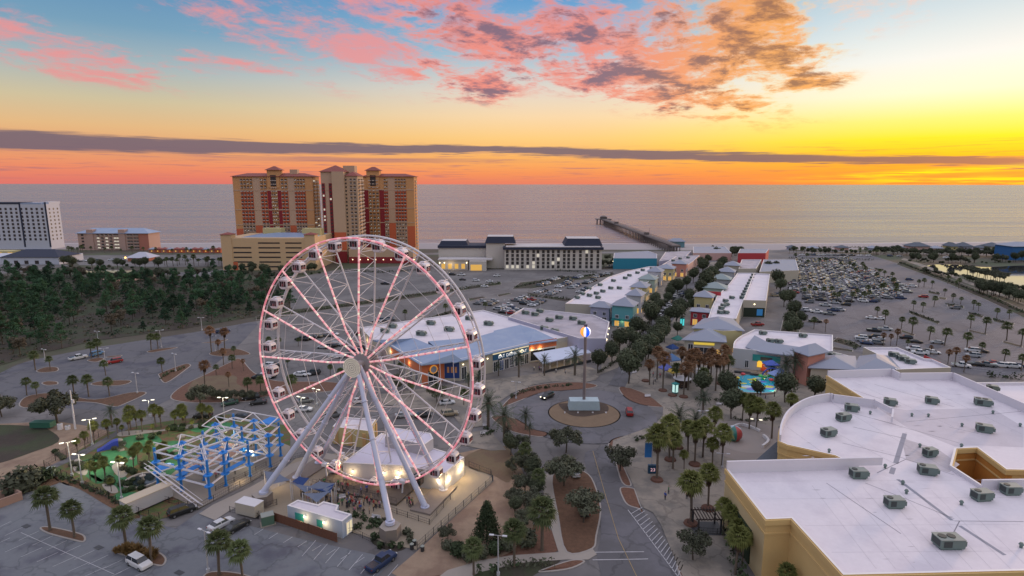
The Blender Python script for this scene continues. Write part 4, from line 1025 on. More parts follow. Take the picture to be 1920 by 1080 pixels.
# --- plaza restaurants
P1 = Bld('plaza_restaurant', 'two tier grey roofed restaurant facing the palm plaza', 'restaurant', [(1284,636),(1308,619),(1356,622),(1358,640)], 6.0, m_beige, m_roofG, par=.3)
mb = MB(); hip(mb, P1.P, 6.05, 8.6, over=.9); mb.build('hip_roof', m_metalG, P1.o)
e, u = P1.near(1325, 665); L_ = (P1.P[(e+1)%P1.n]-P1.P[e]).length
P1.panel(e, .5, L_*.5, .2, 3.4, m_glass, frame=m_trim, d=.1); P1.panel(e, .16, L_*.12, .2, 4.4, m_glass, frame=m_trim, d=.1)
P1.panel(e, .5, L_*.52, 4.4, 5.2, mat('yellow_lit_sign', (.5,.4,.1), .5, var=.3, scale=2, emit=lin((240,205,70)), estr=.55), name='sign', d=.3, label='long yellow lit sign')
P1.panel(e, .87, L_*.12, .2, 3.0, m_glow, frame=m_trim, d=.1)
P1b = Bld('plaza_restaurant', 'taller blue grey roofed hall behind the plaza restaurant', 'restaurant', [(1302,614),(1322,600),(1372,600),(1392,619),(1356,620)], 8.0, m_palY, m_roofG, par=.3)
mb = MB(); hip(mb, [P1b.P[i] for i in (0,1,2,3)] if P1b.n == 4 else rel([G(1302,614,8),G(1392,619,8),G(1372,598,8),G(1322,598,8)], P1b.c), 8.05, 10.6, over=.8); mb.build('hip_roof', m_metalG, P1b.o)
pc_ = smooth([(1375,652),(1377,640),(1388,630),(1400,624)], 3, closed=False)
P2 = Bld('plaza_shop', 'grey curved front shop with an orange lit panel and pinkish roof', 'shop', [(p[0],p[1]) for p in pc_]+[(1415,617),(1562,627),(1562,657),(1490,664),(1425,657)], 7.0, m_grey, m_roofW, par=.6)
P2.pan_px(1385, 680, 3.2, 4.0, 5.6, mat('orange_lit_panel', (.5,.3,.1), .5, var=.1, emit=lin((250,186,96)), estr=.7), name='light_panel')
P2.pan_px(1385, 683, 2.2, .8, 3.2, m_glass, frame=m_trim, d=.1); P2.pan_px(1400, 688, 1.0, .8, 3.2, m_glass, frame=m_trim, d=.1)
P2.pan_px(1436, 692, 8.5, 3.4, 5.6, m_teal, name='sign_board', d=.2, label='teal sign board'); P2.pan_px(1436, 692, 3.6, 3.9, 5.0, m_dsteel, name='sign', d=.26)
P2.pan_px(1424, 692, 1.5, 1.4, 2.9, mat('yellow_round_sign', (.5,.3,.05), .5, var=.2, emit=lin((245,190,60)), estr=.8), name='lit_sign', d=.3, arch=True)
P2.pan_px(1434, 694, 2.4, .3, 2.6, mat('red_shop_window', (.3,.05,.02), .5, var=.5, scale=3, emit=lin((170,60,20)), estr=.4), d=.2); P2.pan_px(1446, 696, 1.6, .3, 2.6, m_glass, frame=m_trim, d=.2)
for x, y in [(1430,627),(1444,642),(1460,643),(1505,632)]: p = G(x, y, 6.4); unit('rooftop unit', (p.x,p.y,6.41), -.1, 2.4, 1.4, 1.1)
strip([(1398,650),(1425,659),(1491,667)], [(1415,628),(1440,641),(1500,650)], 6.9, 8.0, P2, 'sloping_roof', m_metalG)
P3 = Bld('corner_tower_shop', 'salmon tower shop with grey hip roof at the plaza corner', 'shop', [(1490,656),(1516,665),(1548,658),(1530,648)], 10.0, m_salm, m_roofG, par=.3)
mb = MB(); hip(mb, P3.P, 10.05, 12.2, over=1.0); mb.build('hip_roof', m_metalG, P3.o)
P3.pan_px(1502, 706, 2.0, 4.6, 6.2, m_glow, name='lit_sign', d=.2); P3.pan_px(1502, 706, 2.2, .2, 3.4, m_glass, frame=m_trim, d=.12)
P4 = Bld('plaza_shop', 'grey shop wing with two hip roofs right of the salmon tower', 'shop', [(1521,688),(1536,668),(1600,668),(1606,692)], 6.5, m_beige, m_roofG, par=.3)
mb = MB(); hip(mb, P4.P, 6.55, 8.6, over=.7); mb.build('hip_roof', m_metalG, P4.o)
P4.pan_px(1536, 716, 2.6, 1.2, 3.4, m_glass, frame=m_trim, d=.1)
P5 = Bld('plaza_shop', 'taupe shop with wide hip roof between the tower shop and the red sign', 'shop', [(1604,693),(1616,668),(1664,668),(1686,693)], 6.5, m_beige, m_roofG, par=.3)
mb = MB(); hip(mb, P5.P, 6.55, 8.8, over=.7); mb.build('hip_roof', m_metalG, P5.o)
P7 = Bld('plaza_shop', 'flat roofed link building behind the salmon tower', 'shop', [(1548,668),(1548,655),(1600,668),(1600,676)], 5.5, m_beige, m_roofG, par=.5)
for x, y in [(1558,668),(1568,671)]: p = G(x, y, 5.0); unit('rooftop unit', (p.x,p.y,5.01), -.1, 2.6, 1.4, 1.1)
P6 = Bld('retail_block', 'beige retail block with bluish roof and a red sign corner', 'shop', [(1619,650),(1683,650),(1734,671),(1748,672),(1784,688),(1681,692),(1659,670)], 7.0, m_beige, m_roofW, par=.8)
e, u = P6.near(1765, 712, 0); L_ = (P6.P[(e+1)%P6.n]-P6.P[e]).length
P6.panel(e, u, 8.0, 3.0, 7.02, m_red, name='red_sign_wall', d=.2); sg = P6.panel(e, u, 5.2, 4.0, 5.2, m_dsteel, name='sign_board', d=.28)
a, b = P6.P[e], P6.P[(e+1)%P6.n]; tt = (b-a).normalized(); nn_ = Vector((tt.y,-tt.x,0)); c_ = a.lerp(b, u)
tdir = tt if PX(P6.c+b)[0] > PX(P6.c+a)[0] else -tt
text_mesh('lettering', 'Massage Envy', .70, mat('sign_letters', (.6,.6,.6), .5, var=0, emit=lin((240,235,240)), estr=.5), c_-tdir*2.4+UP*4.35+nn_*.3, tdir, nn_, P6.o)
P6.panel(e, .25, 3.6, 3.9, 5.3, m_pinkS, name='sign', d=.1)
for x, y in [(1675,668),(1689,673),(1706,681),(1694,676)]: p = G(x, y, 6.2); unit('rooftop unit', (p.x,p.y,6.21), -.5, 2.8, 1.5, 1.2)
P8 = Bld('retail_block', 'pale roofed building behind the theatre at the right edge', 'shop', [(1822,716),(1925,715),(2150,745),(2150,860),(1930,768)], 9.0, m_beige, m_roofW, par=.8)
# ================================================================= TOWERS, HOTELS, PIER
HUTS = []
m_tY = mat('tower_ochre', (.52,.27,.12), .85, var=.04, scale=.1)
m_tB = mat('tower_tan', (.46,.32,.22), .85, var=.04, scale=.1)
m_tP = mat('tower_pale', (.46,.31,.22), .85, var=.04, scale=.1)
m_tO = mat('tower_orange', (.50,.115,.05), .85, var=.04, scale=.1)
m_tR = mat('tower_crimson', (.22,.018,.026), .85, var=.05, scale=.1)
m_tRoof = mat('tile_roof_red', (.22,.06,.05), .8, var=.1, scale=1)
m_twin = mat('tower_window', (.03,.026,.03), .35, var=0)
m_tlit = mat('tower_window_lit', (.3,.3,.3), .5, var=0, emit=lin((236,224,200)), estr=.55)
m_rail = mat('balcony_white', (.44,.36,.32), .7, var=.03)
def mass(B, px0, px1, pyb, pyt, depth, wall, par=.6, roof=None, name='wing', zoff=0):
    """box-shaped block, front face square to the beach line; returns frame"""
    a, b = G(px0, pyb), G(px1, pyb); y = (a.y+b.y)/2; x0 = G(px0, pyb).x*y/a.y; x1 = G(px1, pyb).x*y/b.y
    z = HT(px0, pyb, pyt); c = B.location
    mb = MB(); mb.prism([Vector((x0-c.x,y-c.y,0)),Vector((x1-c.x,y-c.y,0)),Vector((x1-c.x,y-c.y+depth,0)),Vector((x0-c.x,y-c.y+depth,0))], 0, z+zoff)
    mb.build(name, wall, B)
    return dict(x0=x0-c.x, x1=x1-c.x, y=y-c.y, z=z, d=depth)
class Acc:
    def __init__(s, B, lim=100): s.B = B; s.n = 0; s.lim = lim; s.rest = MB(); s.mats = [m_twin, m_tlit, m_rail]
    def win(s, x0, x1, z0, z1, y, lit=False, side=None, rail=False):
        mb = MB() if s.n < s.lim else s.rest
        if side is None:
            mb.obox((x0,y-.06,z0), (x1-x0,0,0), (0,.1,0), (0,0,z1-z0), 1 if lit else 0)
            if rail: mb.obox((x0-.1,y-1.0,z0-.1), (x1-x0+.2,0,0), (0,1.0,0), (0,0,.16), 2); mb.obox((x0-.1,y-1.0,z0+.05), (x1-x0+.2,0,0), (0,.06,0), (0,0,.5), 2)
        else:
            mb.obox((side-.04,x0,z0), (.12,0,0), (0,x1-x0,0), (0,0,z1-z0), 1 if lit else 0)
            if rail: mb.obox((side+.04,x0-.1,z0-.1), (1.1,0,0), (0,x1-x0+.2,0), (0,0,.9), 2)
        if s.n < s.lim: mb.build('window', s.mats, s.B)
        s.n += 1
    def done(s):
        if s.rest.v: tag(s.rest.build('window', s.mats, s.B), kind='stuff')
def bay(B, fr, u0, u1, z0, z1, m, d=.05, name='wall_panel'):
    x0 = fr['x0']+(fr['x1']-fr['x0'])*u0; x1 = fr['x0']+(fr['x1']-fr['x0'])*u1; y = fr['y']
    return MB().obox((x0,y-d,z0), (x1-x0,0,0), (0,d+.01,0), (0,0,z1-z0)).build(name, m, B)
def tower(B, fr, bays, rows, acc, rr, z_lo=3):
    Z = fr['z']; fh = (Z-z_lo-1)/rows
    for u0, u1, kind, cols in bays:
        if kind == 'Y': bay(B, fr, u0, u1, 0, Z*.38, m_tO); 
        if kind == 'P':
            bay(B, fr, u0, u1, Z*.42, Z-1, m_tP); bay(B, fr, u0, u1, 0, Z*.42, m_tO, .06)
        if kind == 'R': bay(B, fr, u0, u1, 0, Z*.83, m_tR)
        if kind == 'W': bay(B, fr, u0, u1, Z*.45, Z*.83, m_tO, .04); bay(B, fr, u0, u1, 0, Z*.45, m_tP, .04)
        if cols:
            W_ = (fr['x1']-fr['x0'])*(u1-u0); x_ = fr['x0']+(fr['x1']-fr['x0'])*u0
            for r in range(rows):
                z = Z-1.2-fh*(r+1)+.5
                for c in range(cols):
                    xa = x_+W_*(c+.18)/cols; xb = x_+W_*(c+.82)/cols
                    lit = (kind == 'C' and rr.random() < .5) or ((r < 3 or r > rows*.55) and rr.random() < .22)
                    acc.win(xa, xb, z, z+fh*.52, fr['y']-.05, rail=kind in 'WC')
                    if lit: acc.win((xa+xb)/2-.1, (xa+xb)/2+.45, z+.3, z+1.0, fr['y']-.12, True)
    for zf in (.83, .60, .42): 
        MB().obox((fr['x0']-.1,fr['y']-.25,Z*zf), (fr['x1']-fr['x0']+.2,0,0), (0,.26,0), (0,0,.8)).build('cornice', m_tP, B)
def hiproof(B, x0, x1, y0, y1, z0, z1, m, name='roof', over=1.0):
    mb = MB(); hip(mb, [Vector((x0,y0,0)),Vector((x1,y0,0)),Vector((x1,y1,0)),Vector((x0,y1,0))], z0, z1, over=over); return mb.build(name, m, B)
rr = random.Random(5)
# left tower
TL = thing('condominium_tower', 'left ochre and red condominium tower with a gabled centre behind the parking garage', 'tower', G(522, 488))
fr = mass(TL, 448, 594, 488, 331, 17, m_tY); acc = Acc(TL)
tower(TL, fr, [(0,.09,'Y',0),(.09,.25,'W',4),(.25,.34,'P',0),(.34,.43,'W',2),(.43,.475,'R',0),(.475,.555,'C',3),(.555,.60,'R',0),(.60,.69,'W',2),(.69,.77,'P',0),(.77,.91,'W',4),(.91,1,'Y',0)], 22, acc, rr)
for r in range(22):
    z = 4+r*(fr['z']-6)/22
    for c in range(2): acc.win(fr['y']+2+c*7, fr['y']+6+c*7, z, z+1.7, 0, rr.random() < .2, side=fr['x1'], rail=True)
acc.done()
W_ = fr['x1']-fr['x0']; Z = fr['z']
hiproof(TL, fr['x0'], fr['x1'], fr['y'], fr['y']+17, Z, Z+2.6, m_tRoof, over=1.2)
mb = MB(); mb.box((fr['x0']+W_*.515, fr['y']+3.5, Z-9), (W_*.15, 8, 14)); mb.build('gable_tower', m_tY, TL)
hiproof(TL, fr['x0']+W_*.44, fr['x0']+W_*.59, fr['y']-.5, fr['y']+7.5, Z+5, Z+8, m_tRoof, over=1.2)
MB().box((fr['x0']+W_*.515, fr['y']-.55, Z-8), (W_*.07,.2,9)).build('arched_window', m_twin, TL)
MB().box((fr['x0']+W_*.74, fr['y']+8, Z+1), (6,5,4.5)).build('lift_housing', m_tP, TL)
# right tower
TR = thing('condominium_tower', 'right condominium tower with crimson columns and a tall red roofed corner', 'tower', G(700, 480))
frA = mass(TR, 684, 780, 480, 331, 17, m_tY, name='right_wing'); acc = Acc(TR)
tower(TR, frA, [(0,.12,'R',0),(.12,.33,'C',3),(.33,.42,'R',0),(.42,.50,'W',2),(.50,.63,'P',0),(.63,.85,'W',4),(.85,1,'Y',0)], 22, acc, rr)
W_ = frA['x1']-frA['x0']; Z = frA['z']
hiproof(TR, frA['x0'], frA['x1'], frA['y'], frA['y']+17, Z, Z+2.4, m_tRoof, over=1.2)
MB().box((frA['x0']+W_*.22, frA['y']+3.5, Z-9), (W_*.24,8,14)).build('gable_tower', m_tY, TR)
hiproof(TR, frA['x0']+W_*.10, frA['x0']+W_*.34, frA['y']-.5, frA['y']+7.5, Z+5, Z+8, m_tRoof, over=1.2)
MB().box((frA['x0']+W_*.22, frA['y']-.55, Z-8), (W_*.11,.2,9)).build('arched_window', m_twin, TR)
for r in range(22):
    z = 4+r*(Z-6)/22
    acc.win(frA['y']+4, frA['y']+9, z, z+1.7, 0, False, side=frA['x1'], rail=True)
frB = mass(TR, 650, 677, 492, 330, 18, m_tB, name='centre_wing')
frC = mass(TR, 630, 652, 493, 322, 18, m_tB, name='tan_wall')
frD = mass(TR, 610, 631, 492, 322, 18, m_tP, name='corner_wing')
Zb = frB['z']; fh = (Zb-5)/22; xb0, xb1 = frB['x0'], frB['x1']; wb = xb1-xb0
for r in range(22):
    z = Zb-1.5-fh*(r+1)
    for u0, u1 in ((.12,.26),):
        acc.win(xb0+wb*u0, xb0+wb*u1, z+.7, z+.7+fh*.45, frB['y'])
    acc.win(xb0+wb*.48, xb0+wb*.62, z+.6, z+.6+fh*.55, frB['y'], rail=True); acc.win(xb0+wb*.72, xb0+wb*.88, z+.6, z+.6+fh*.55, frB['y'], rail=True)
for r in range(22):
    z = Zb-1.5-fh*(r+1)
    acc.win(frB['y']+2, frB['y']+8, z+.3, z+.3+fh*.6, 0, False, side=frB['x1'], rail=True); acc.win(frB['y']+10, frB['y']+16, z+.3, z+.3+fh*.6, 0, False, side=frB['x1'], rail=True)
for k_, (u0, u1) in enumerate(((.08,.32),(.68,.94))):
    xd = frD['x0']; wd = frD['x1']-xd; Zd = frD['z']
    MB().obox((xd+wd*u0,frD['y']-.5,8), (wd*(u1-u0),0,0), (0,.52,0), (0,0,Zd*.76)).build('crimson_column', m_tR, TR)
    for r in range(20):
        z = 8+r*(Zd*.76)/20+.6; acc.win(xd+wd*(u0+.05), xd+wd*(u1-.05), z, z+1.4, frD['y']-.5, rr.random() < .15)
MB().obox((frC['x0'],frC['y']-.06,10), (frC['x1']-frC['x0'],0,0), (0,.08,0), (0,0,14)).build('wall_panel', m_tO, TR)
MB().obox((frC['x0'],frC['y']-.1,0), (frC['x1']-frC['x0'],0,0), (0,.1,0), (0,0,9)).build('wall_panel', m_tR, TR)
hiproof(TR, frD['x0'], frC['x1'], frD['y'], frD['y']+18, frD['z'], frD['z']+5, m_tRoof, over=1.0)
hiproof(TR, frB['x0']+2, frB['x1'], frB['y'], frB['y']+18, Zb, Zb+3.2, m_tRoof, over=.8)
MB().box((frC['x1']+1, frC['y']+16, Zb), (9,8,8)).build('lift_housing', m_tP, TR)
for z in (frD['z']*.80,): MB().obox((frD['x0']-.2,frD['y']-.3,z), (frC['x1']-frD['x0']+.4,0,0), (0,.3,0), (0,0,.8)).build('cornice', m_tP, TR)
acc.done()
# entrance block and pool deck at the foot
EB = thing('entrance_block', 'low tan entrance block with crimson base at the foot of the right tower', 'building', G(700,494))
f = mass(EB, 655, 775, 494, 468, 14, m_tB); MB().obox((f['x0'],f['y']-.1,0), (f['x1']-f['x0'],0,0), (0,.1,0), (0,0,5)).build('base_wall', m_tR, EB)
for i in range(9): MB().sphere((f['x0']+3+i*6,f['y']-.6,3), .35, 6, 4).build('wall_lamp', m_lamp, EB)
# parking garage
m_gar = mat('garage_cream', (.53,.365,.215), .85, var=.04)
PG = thing('parking_garage', 'yellow parking garage with rows of dark openings and blue grey deck', 'garage', G(505,507))
f = mass(PG, 424, 592, 507, 447, 45, m_gar, roof=None); acc = Acc(PG)
W_ = f['x1']-f['x0']
hiproof(PG, f['x0']+10, f['x1']-3, f['y']+6, f['y']+44, f['z']+.1, f['z']+2.0, m_metal, name='deck_roof', over=0)
for r in range(6):
    z = 2.0+r*(f['z']-2.6)/6
    for u0, u1 in ((.10,.30),(.38,.62),(.68,.86)):
        if r == 5 and u0 < .2: continue
        acc.win(f['x0']+W_*u0, f['x0']+W_*u1, z, z+1.0, f['y'])
for x in (f['x0']-1, f['x1']-6): MB().box((x+3, f['y']+3, 0), (7.5,7,f['z']+2.6)).build('stair_tower', m_gar, PG); hiproof(PG, x-.7, x+6.7, f['y']-.5, f['y']+6.5, f['z']+2.6, f['z']+4, m_tRoof, over=.6)
MB().obox((f['x0'],f['y']-.08,0), (9,0,0), (0,.1,0), (0,0,6)).build('wall_panel', m_tO, PG); MB().obox((f['x1']-12,f['y']-.08,0), (12,0,0), (0,.1,0), (0,0,8)).build('wall_panel', m_tO, PG)
MB().box((f['x0']+W_*.38, f['y']+30, f['z']), (14,8,5)).build('stair_tower', m_palY, PG); MB().box((f['x0']+W_*.85, f['y']+28, f['z']), (14,8,5)).build('stair_tower', m_palY, PG)
acc.done()
# white hotel, far left
m_wh = mat('white_hotel_wall', (.44,.46,.54), .8, var=.03, scale=.1)
m_nv = mat('navy_trim', (.022,.028,.055), .85, var=.03)
WH = thing('hotel', 'tall white slab hotel with navy stripes at the far left', 'hotel', G(40,468))
f = mass(WH, -70, 97, 468, 384, 17, m_wh); acc = Acc(WH, 100); W_ = f['x1']-f['x0']; Z = f['z']
cols = [i for i in range(17)]
for r in range(9):
    z = Z-4.2-r*3.55
    for c in cols: 
        x = f['x0']+W_*(c+.35)/17.4
        acc.win(x, x+2.1, z-1.3, z+.9, f['y'])
    for c in range(3): acc.win(f['y']+3+c*5, f['y']+4.6+c*5, z-1.2, z+.5, 0, side=f['x1'])
acc.done()
for u in (.70, .985): MB().obox((f['x0']+W_*u,f['y']-.15,2), (1.6,0,0), (0,.16,0), (0,0,Z)).build('navy_stripe', m_nv, WH)
MB().obox((f['x0'],f['y']-.2,Z), (W_*.71,0,0), (0,16,0), (0,0,1.8)).build('navy_parapet', m_nv, WH)
MB().obox((f['x1']-7,f['y']+4,Z), (7,0,0), (0,14,0), (0,0,2.2)).build('roof_housing', m_wh, WH)
MB().obox((f['x0']+W_*.7,f['y']+.2,Z), (W_*.25,0,0), (0,15,0), (0,0,1.2)).build('parapet', m_metal, WH)
LB = thing('hotel_lobby_building', 'low white building with dark blue hipped roof in front of the white hotel', 'building', G(60,497))
f = mass(LB, -70, 112, 497, 483, 26, m_wh); hiproof(LB, f['x1']-44, f['x1'], f['y'], f['y']+22, f['z'], f['z']+5, m_nv, over=.8)
for i in range(8): MB().obox((f['x0']+8+i*8,f['y']-.1,.5), (3,0,0), (0,.12,0), (0,0,2.6)).build('window', m_glow if i == 1 else m_twin, LB)
LB2 = thing('hotel_annex', 'yellow lit porch building at the far left edge', 'building', G(10,490)); f = mass(LB2, -70, 22, 482, 472, 10, m_palY)
for i in range(3): MB().obox((f['x0']+30+i*9,f['y']-.1,.8), (4,0,0), (0,.12,0), (0,0,2.6)).build('window', m_glow, LB2)
# pink condo
PC = thing('condominium', 'pink four storey condominium with blue grey hipped roof near the beach', 'condominium', G(215,470))
m_pk = mat('pink_condo_wall', (.40,.27,.235), .85, var=.04); m_pk2 = mat('coral_condo_wall', (.38,.15,.11), .85, var=.04)
f = mass(PC, 149, 281, 470, 438, 18, m_pk); W_ = f['x1']-f['x0']; Z = f['z']; acc = Acc(PC)
hiproof(PC, f['x0'], f['x1'], f['y'], f['y']+18, Z, Z+4.2, m_metal, over=1.3)
for u in (.15, .60): MB().box((f['x0']+W_*(u+.03), f['y']+2, 0), (W_*.09,5.5,Z+3.4)).build('stair_tower', m_pk, PC)
MB().obox((f['x0']+W_*.86,f['y']-.1,0), (W_*.14,0,0), (0,.12,0), (0,0,Z-.5)).build('coral_wing', m_pk2, PC)
for r in range(5):
    z = 1.0+r*(Z-1)/5
    for u in (.05,.27,.33,.39,.45,.51,.55,.70,.74,.79,.83,.9):
        acc.win(f['x0']+W_*u, f['x0']+W_*(u+.035), z+.4, z+2.0, f['y']-.02, r < 4 and u in (.27,.39,.51,.55), rail=.2 < u < .85)
acc.done()
ht = thing('beach_pavilion', 'small pavilion with wide pale hipped roof and an orange lamp', 'pavilion', G(262,491))
f = mass(ht, 240, 280, 491, 484, 9, m_pk2); hiproof(ht, f['x0'], f['x1'], f['y'], f['y']+12, f['z'], f['z']+4, mat('pale_tin_roof', (.38,.38,.46), .5, var=.04), over=1.2); MB().sphere((f['x0']-1,f['y']-1,3.2), .7, 8, 6).build('lamp', mat('orange_lamp', (.5,.3,.1), .5, var=0, emit=lin((255,180,90)), estr=5), ht)
# row of beach cottages between the condo and the garage
for i in range(12):
    x = 288+i*11.2; c = thing('beach_cottage', 'beach cottage', 'cottage', G(x,474), 0, 'small lit cottages in a row behind the beach left of the towers')
    MB().box((0,0,0), (5.2,5,3.2)).build('wall', m_tO if i % 2 else m_pk2, c); mb = MB(); hip(mb, [Vector((-2.6,-2.5,0)),Vector((2.6,-2.5,0)),Vector((2.6,2.5,0)),Vector((-2.6,2.5,0))], 3.2, 4.8, over=.5); mb.build('roof', m_tRoof if i % 3 else m_metalG, c)
    MB().box((0,-2.55,1.0), (1.0,.1,1.0)).build('window', m_glow, c)
# beige hotel with navy eaves, centre
BH = thing('hotel', 'long pale four storey hotel with navy eaves and rows of dark windows', 'hotel', G(1030,506))
m_bh = mat('hotel_cream', (.48,.44,.41), .85, var=.03); m_rfh = mat('hotel_roof', (.46,.43,.44), .8, var=.08, scale=.1)
f = mass(BH, 946, 1128, 506, 468, 20, m_bh); W_ = f['x1']-f['x0']; Z = f['z']; acc = Acc(BH)
mb = MB(); mb.obox((f['x0']-1,f['y']-1.2,Z), (W_+2,0,0), (0,24,0), (0,0,1.7)); mb.build('navy_eave', m_nv, BH)
MB().obox((f['x0']+1,f['y']-.4,Z+1.7), (W_-2,0,0), (0,20,0), (0,0,.5)).build('roof', m_rfh, BH)
us = [.03,.085,.135,.185,.24,.30,.345,.40,.45,.50,.555,.615,.66,.715,.78,.845,.895,.96]
for r in range(5):
    z = 1.2+r*(Z-1.0)/5
    for u in us: acc.win(f['x0']+W_*u-1, f['x0']+W_*u+.9, z, z+2.2, f['y'], rr.random() < .05 or (r == 0 and u < .25 and rr.random() < .6))
acc.done()
def mansard(B, x0, x1, y0, y1, z0, z1, k=.55):
    mb = MB(); cx_, cy_ = (x0+x1)/2, (y0+y1)/2
    o = [(x0,y0),(x1,y0),(x1,y1),(x0,y1)]; i_ = [(cx_+(x-cx_)*.84, cy_+(y-cy_)*.8) for x, y in o]
    mb.add([(x,y,z0) for x, y in o]+[(x,y,z1) for x, y in i_], [(a, (a+1)%4, (a+1)%4+4, a+4) for a in range(4)]+[(4,5,6,7)]); mb.mi[-1] = 1
    mb.build('mansard_roof', [m_nv, m_rfh], B)
mansard(BH, f['x0']+W_*.62, f['x1']+1, f['y']+4, f['y']+26, Z+2.4, Z+7.5)
BT = thing('hotel_wing', 'pale hotel wing with navy topped stair tower left of the long hotel', 'hotel', G(930,508))
t1 = mass(BT, 912, 947, 503, 456, 18, m_bh, name='tower'); mansard(BT, t1['x0']-1, t1['x1']+8, t1['y']-1, t1['y']+19, t1['z'], t1['z']+4.8)
t2 = mass(BT, 823, 913, 501, 465, 20, m_bh, name='wing'); MB().obox((t2['x0']-.5,t2['y']-1,t2['z']), (t2['x1']-t2['x0']+1,0,0), (0,22,0), (0,0,1.8)).build('navy_eave', m_nv, BT)
mansard(BT, t2['x0'], t2['x0']+22, t2['y']+2, t2['y']+20, t2['z']+1.8, t2['z']+5)
t3 = mass(BT, 823, 878, 506, 488, 12, m_bh, name='lobby'); MB().obox((t3['x0']-.5,t3['y']-1,t3['z']), (t3['x1']-t3['x0']+18,0,0), (0,14,0), (0,0,.8)).build('roof', m_rfh, BT)
for i in range(4): MB().obox((t3['x0']+2+i*4.8,t3['y']-.1,.8), (2.6,0,0), (0,.12,0), (0,0,3.6)).build('window', m_glow, BT)
t4 = mass(BT, 880, 912, 508, 490, 9, m_bh, name='porch'); MB().obox((t4['x0']+1,t4['y']-.12,.3), (8,0,0), (0,.14,0), (0,0,4.2)).build('window', m_glow, BT)
for x in (t3['x0']+.8, t3['x0']+4.2, t3['x1']-1): MB().sphere((x,t3['y']-.8,5.2), .4, 6, 4).build('wall_lamp', m_lamp, BT)
# far right: blue building and beach houses
BB = thing('beach_house', 'bright blue beach building at the far right edge', 'beach house', G(1915,486)); f = mass(BB, 1896, 1990, 487, 461, 18, mat('bright_blue_wall', (.02,.11,.30), .8, var=.05)); hiproof(BB, f['x0'], f['x1'], f['y'], f['y']+18, f['z'], f['z']+3, m_metalG)
for i in range(4): MB().obox((f['x0']+4+i*7,f['y']-.1,3), (2.4,0,0), (0,.12,0), (0,0,2)).build('window', m_twin, BB)
for x, w, wl, lb in [(1726,34,m_pinkS,'dark roofed beach house right of the big lot'), (1868,22,m_beige,'beach house with steep dark roof near the right edge'), (1814,18,m_lav,'small low beach house between two dark roofed ones'), (1790,12,m_palY,'tiny pale beach hut beside the shore road')]:
    b_ = thing('beach_house', lb, 'beach house', G(x,467)); f = mass(b_, x-w/2, x+w/2, 468, 461, 12, wl); hiproof(b_, f['x0'], f['x1'], f['y'], f['y']+12, f['z'], f['z']+3.4, m_slate)
    MB().obox((f['x0']+2,f['y']-.1,1), (1.6,0,0), (0,.12,0), (0,0,1.4)).build('window', m_twin, b_)
for i, x in enumerate([1488, 1530, 1585, 1640, 1690, 1762, 1842]):
    b_ = thing('beach_hut', 'beach hut', 'beach hut', G(x,468)); f = mass(b_, x-6-(i%3)*3, x+6, 468.5, 463.5+(i%2), 8, (m_lav, m_beige, m_pinkS)[i % 3]); hiproof(b_, f['x0'], f['x1'], f['y'], f['y']+8, f['z'], f['z']+2, m_metalG if i % 2 else m_slate); HUTS.append(b_)
# pier
PR = thing('fishing_pier', 'long wooden fishing pier on rows of piles reaching into the sea', 'pier', (0,0,0))
pa, pb = G(1268,460,7.5), G(1131,410,7.5); d = (pb-pa); L = d.length; d.normalize(); nn = Vector((-d.y,d.x,0))
m_pier = mat('weathered_pier_timber', (.12,.10,.10), .9, var=.1); 
k = MB(); k.obox(pa-nn*4-UP*.9, d*L, nn*8, UP*.9); 
k.obox(pb-nn*12-UP*.9-d*9, d*16, nn*24, UP*.9)
k.build('deck', m_pier, PR)
k = MB()
for s_ in (-4, 4):
    for z in (.6, 1.2): k.tube(pa+nn*s_+UP*z, pb+nn*s_+UP*z, .09, n=4)
    n_ = int(L/4)
    for i in range(n_): k.tube(pa+d*i*4+nn*s_, pa+d*i*4+nn*s_+UP*1.2, .08, n=4)
k.build('railing', m_pier, PR)
n_ = 48
for i in range(n_):
    p = pa+d*(L*i/n_)
    k = MB()
    for s_ in (-3.4, 0, 3.4): k.tube((p+nn*s_).to_tuple()[:2]+(-1,), p+nn*s_-UP*.8, .45, n=6)
    k.obox(p-nn*4.2-UP*1.4-d*.3, nn*8.4, d*.6, UP*.5); k.build('pile_bent', m_pier, PR)
for i in range(3):
    p = pb+d*(-8+i*4)
    k = MB()
    for s_ in (-10,-5,5,10): k.tube((p+nn*s_).to_tuple()[:2]+(-1,), p+nn*s_-UP*.8, .45, n=6)
    k.build('pile_bent', m_pier, PR)
sh_ = MB(); sh_.box((pb-d*3).to_tuple(), (10,8,3.2), 0); hip(sh_, [pb-d*3+Vector(v) for v in ((-5,-4,0),(5,-4,0),(5,4,0),(-5,4,0))], pb.z+3.2, pb.z+5.2); sh_.build('shelter', m_pier, PR)
for t_ in (.28, .72):
    p = pa.lerp(pb, t_); k = MB(); k.tube(p-nn*3, p-nn*3+UP*7, .12, n=5); k.box((p.x,p.y,p.z), (5,4,2.6)); k.build('hut', m_pier, PR)
PH = thing('pier_gatehouse', 'teal gatehouse at the landward end of the pier', 'gatehouse', G(1268,463)); MB().box((0,0,0), (14,8,6)).build('wall', mat('gatehouse_teal', (.10,.20,.24), .8, var=.05), PH); hiproof(PH, -7, 7, -4, 4, 6, 9, m_metalG)
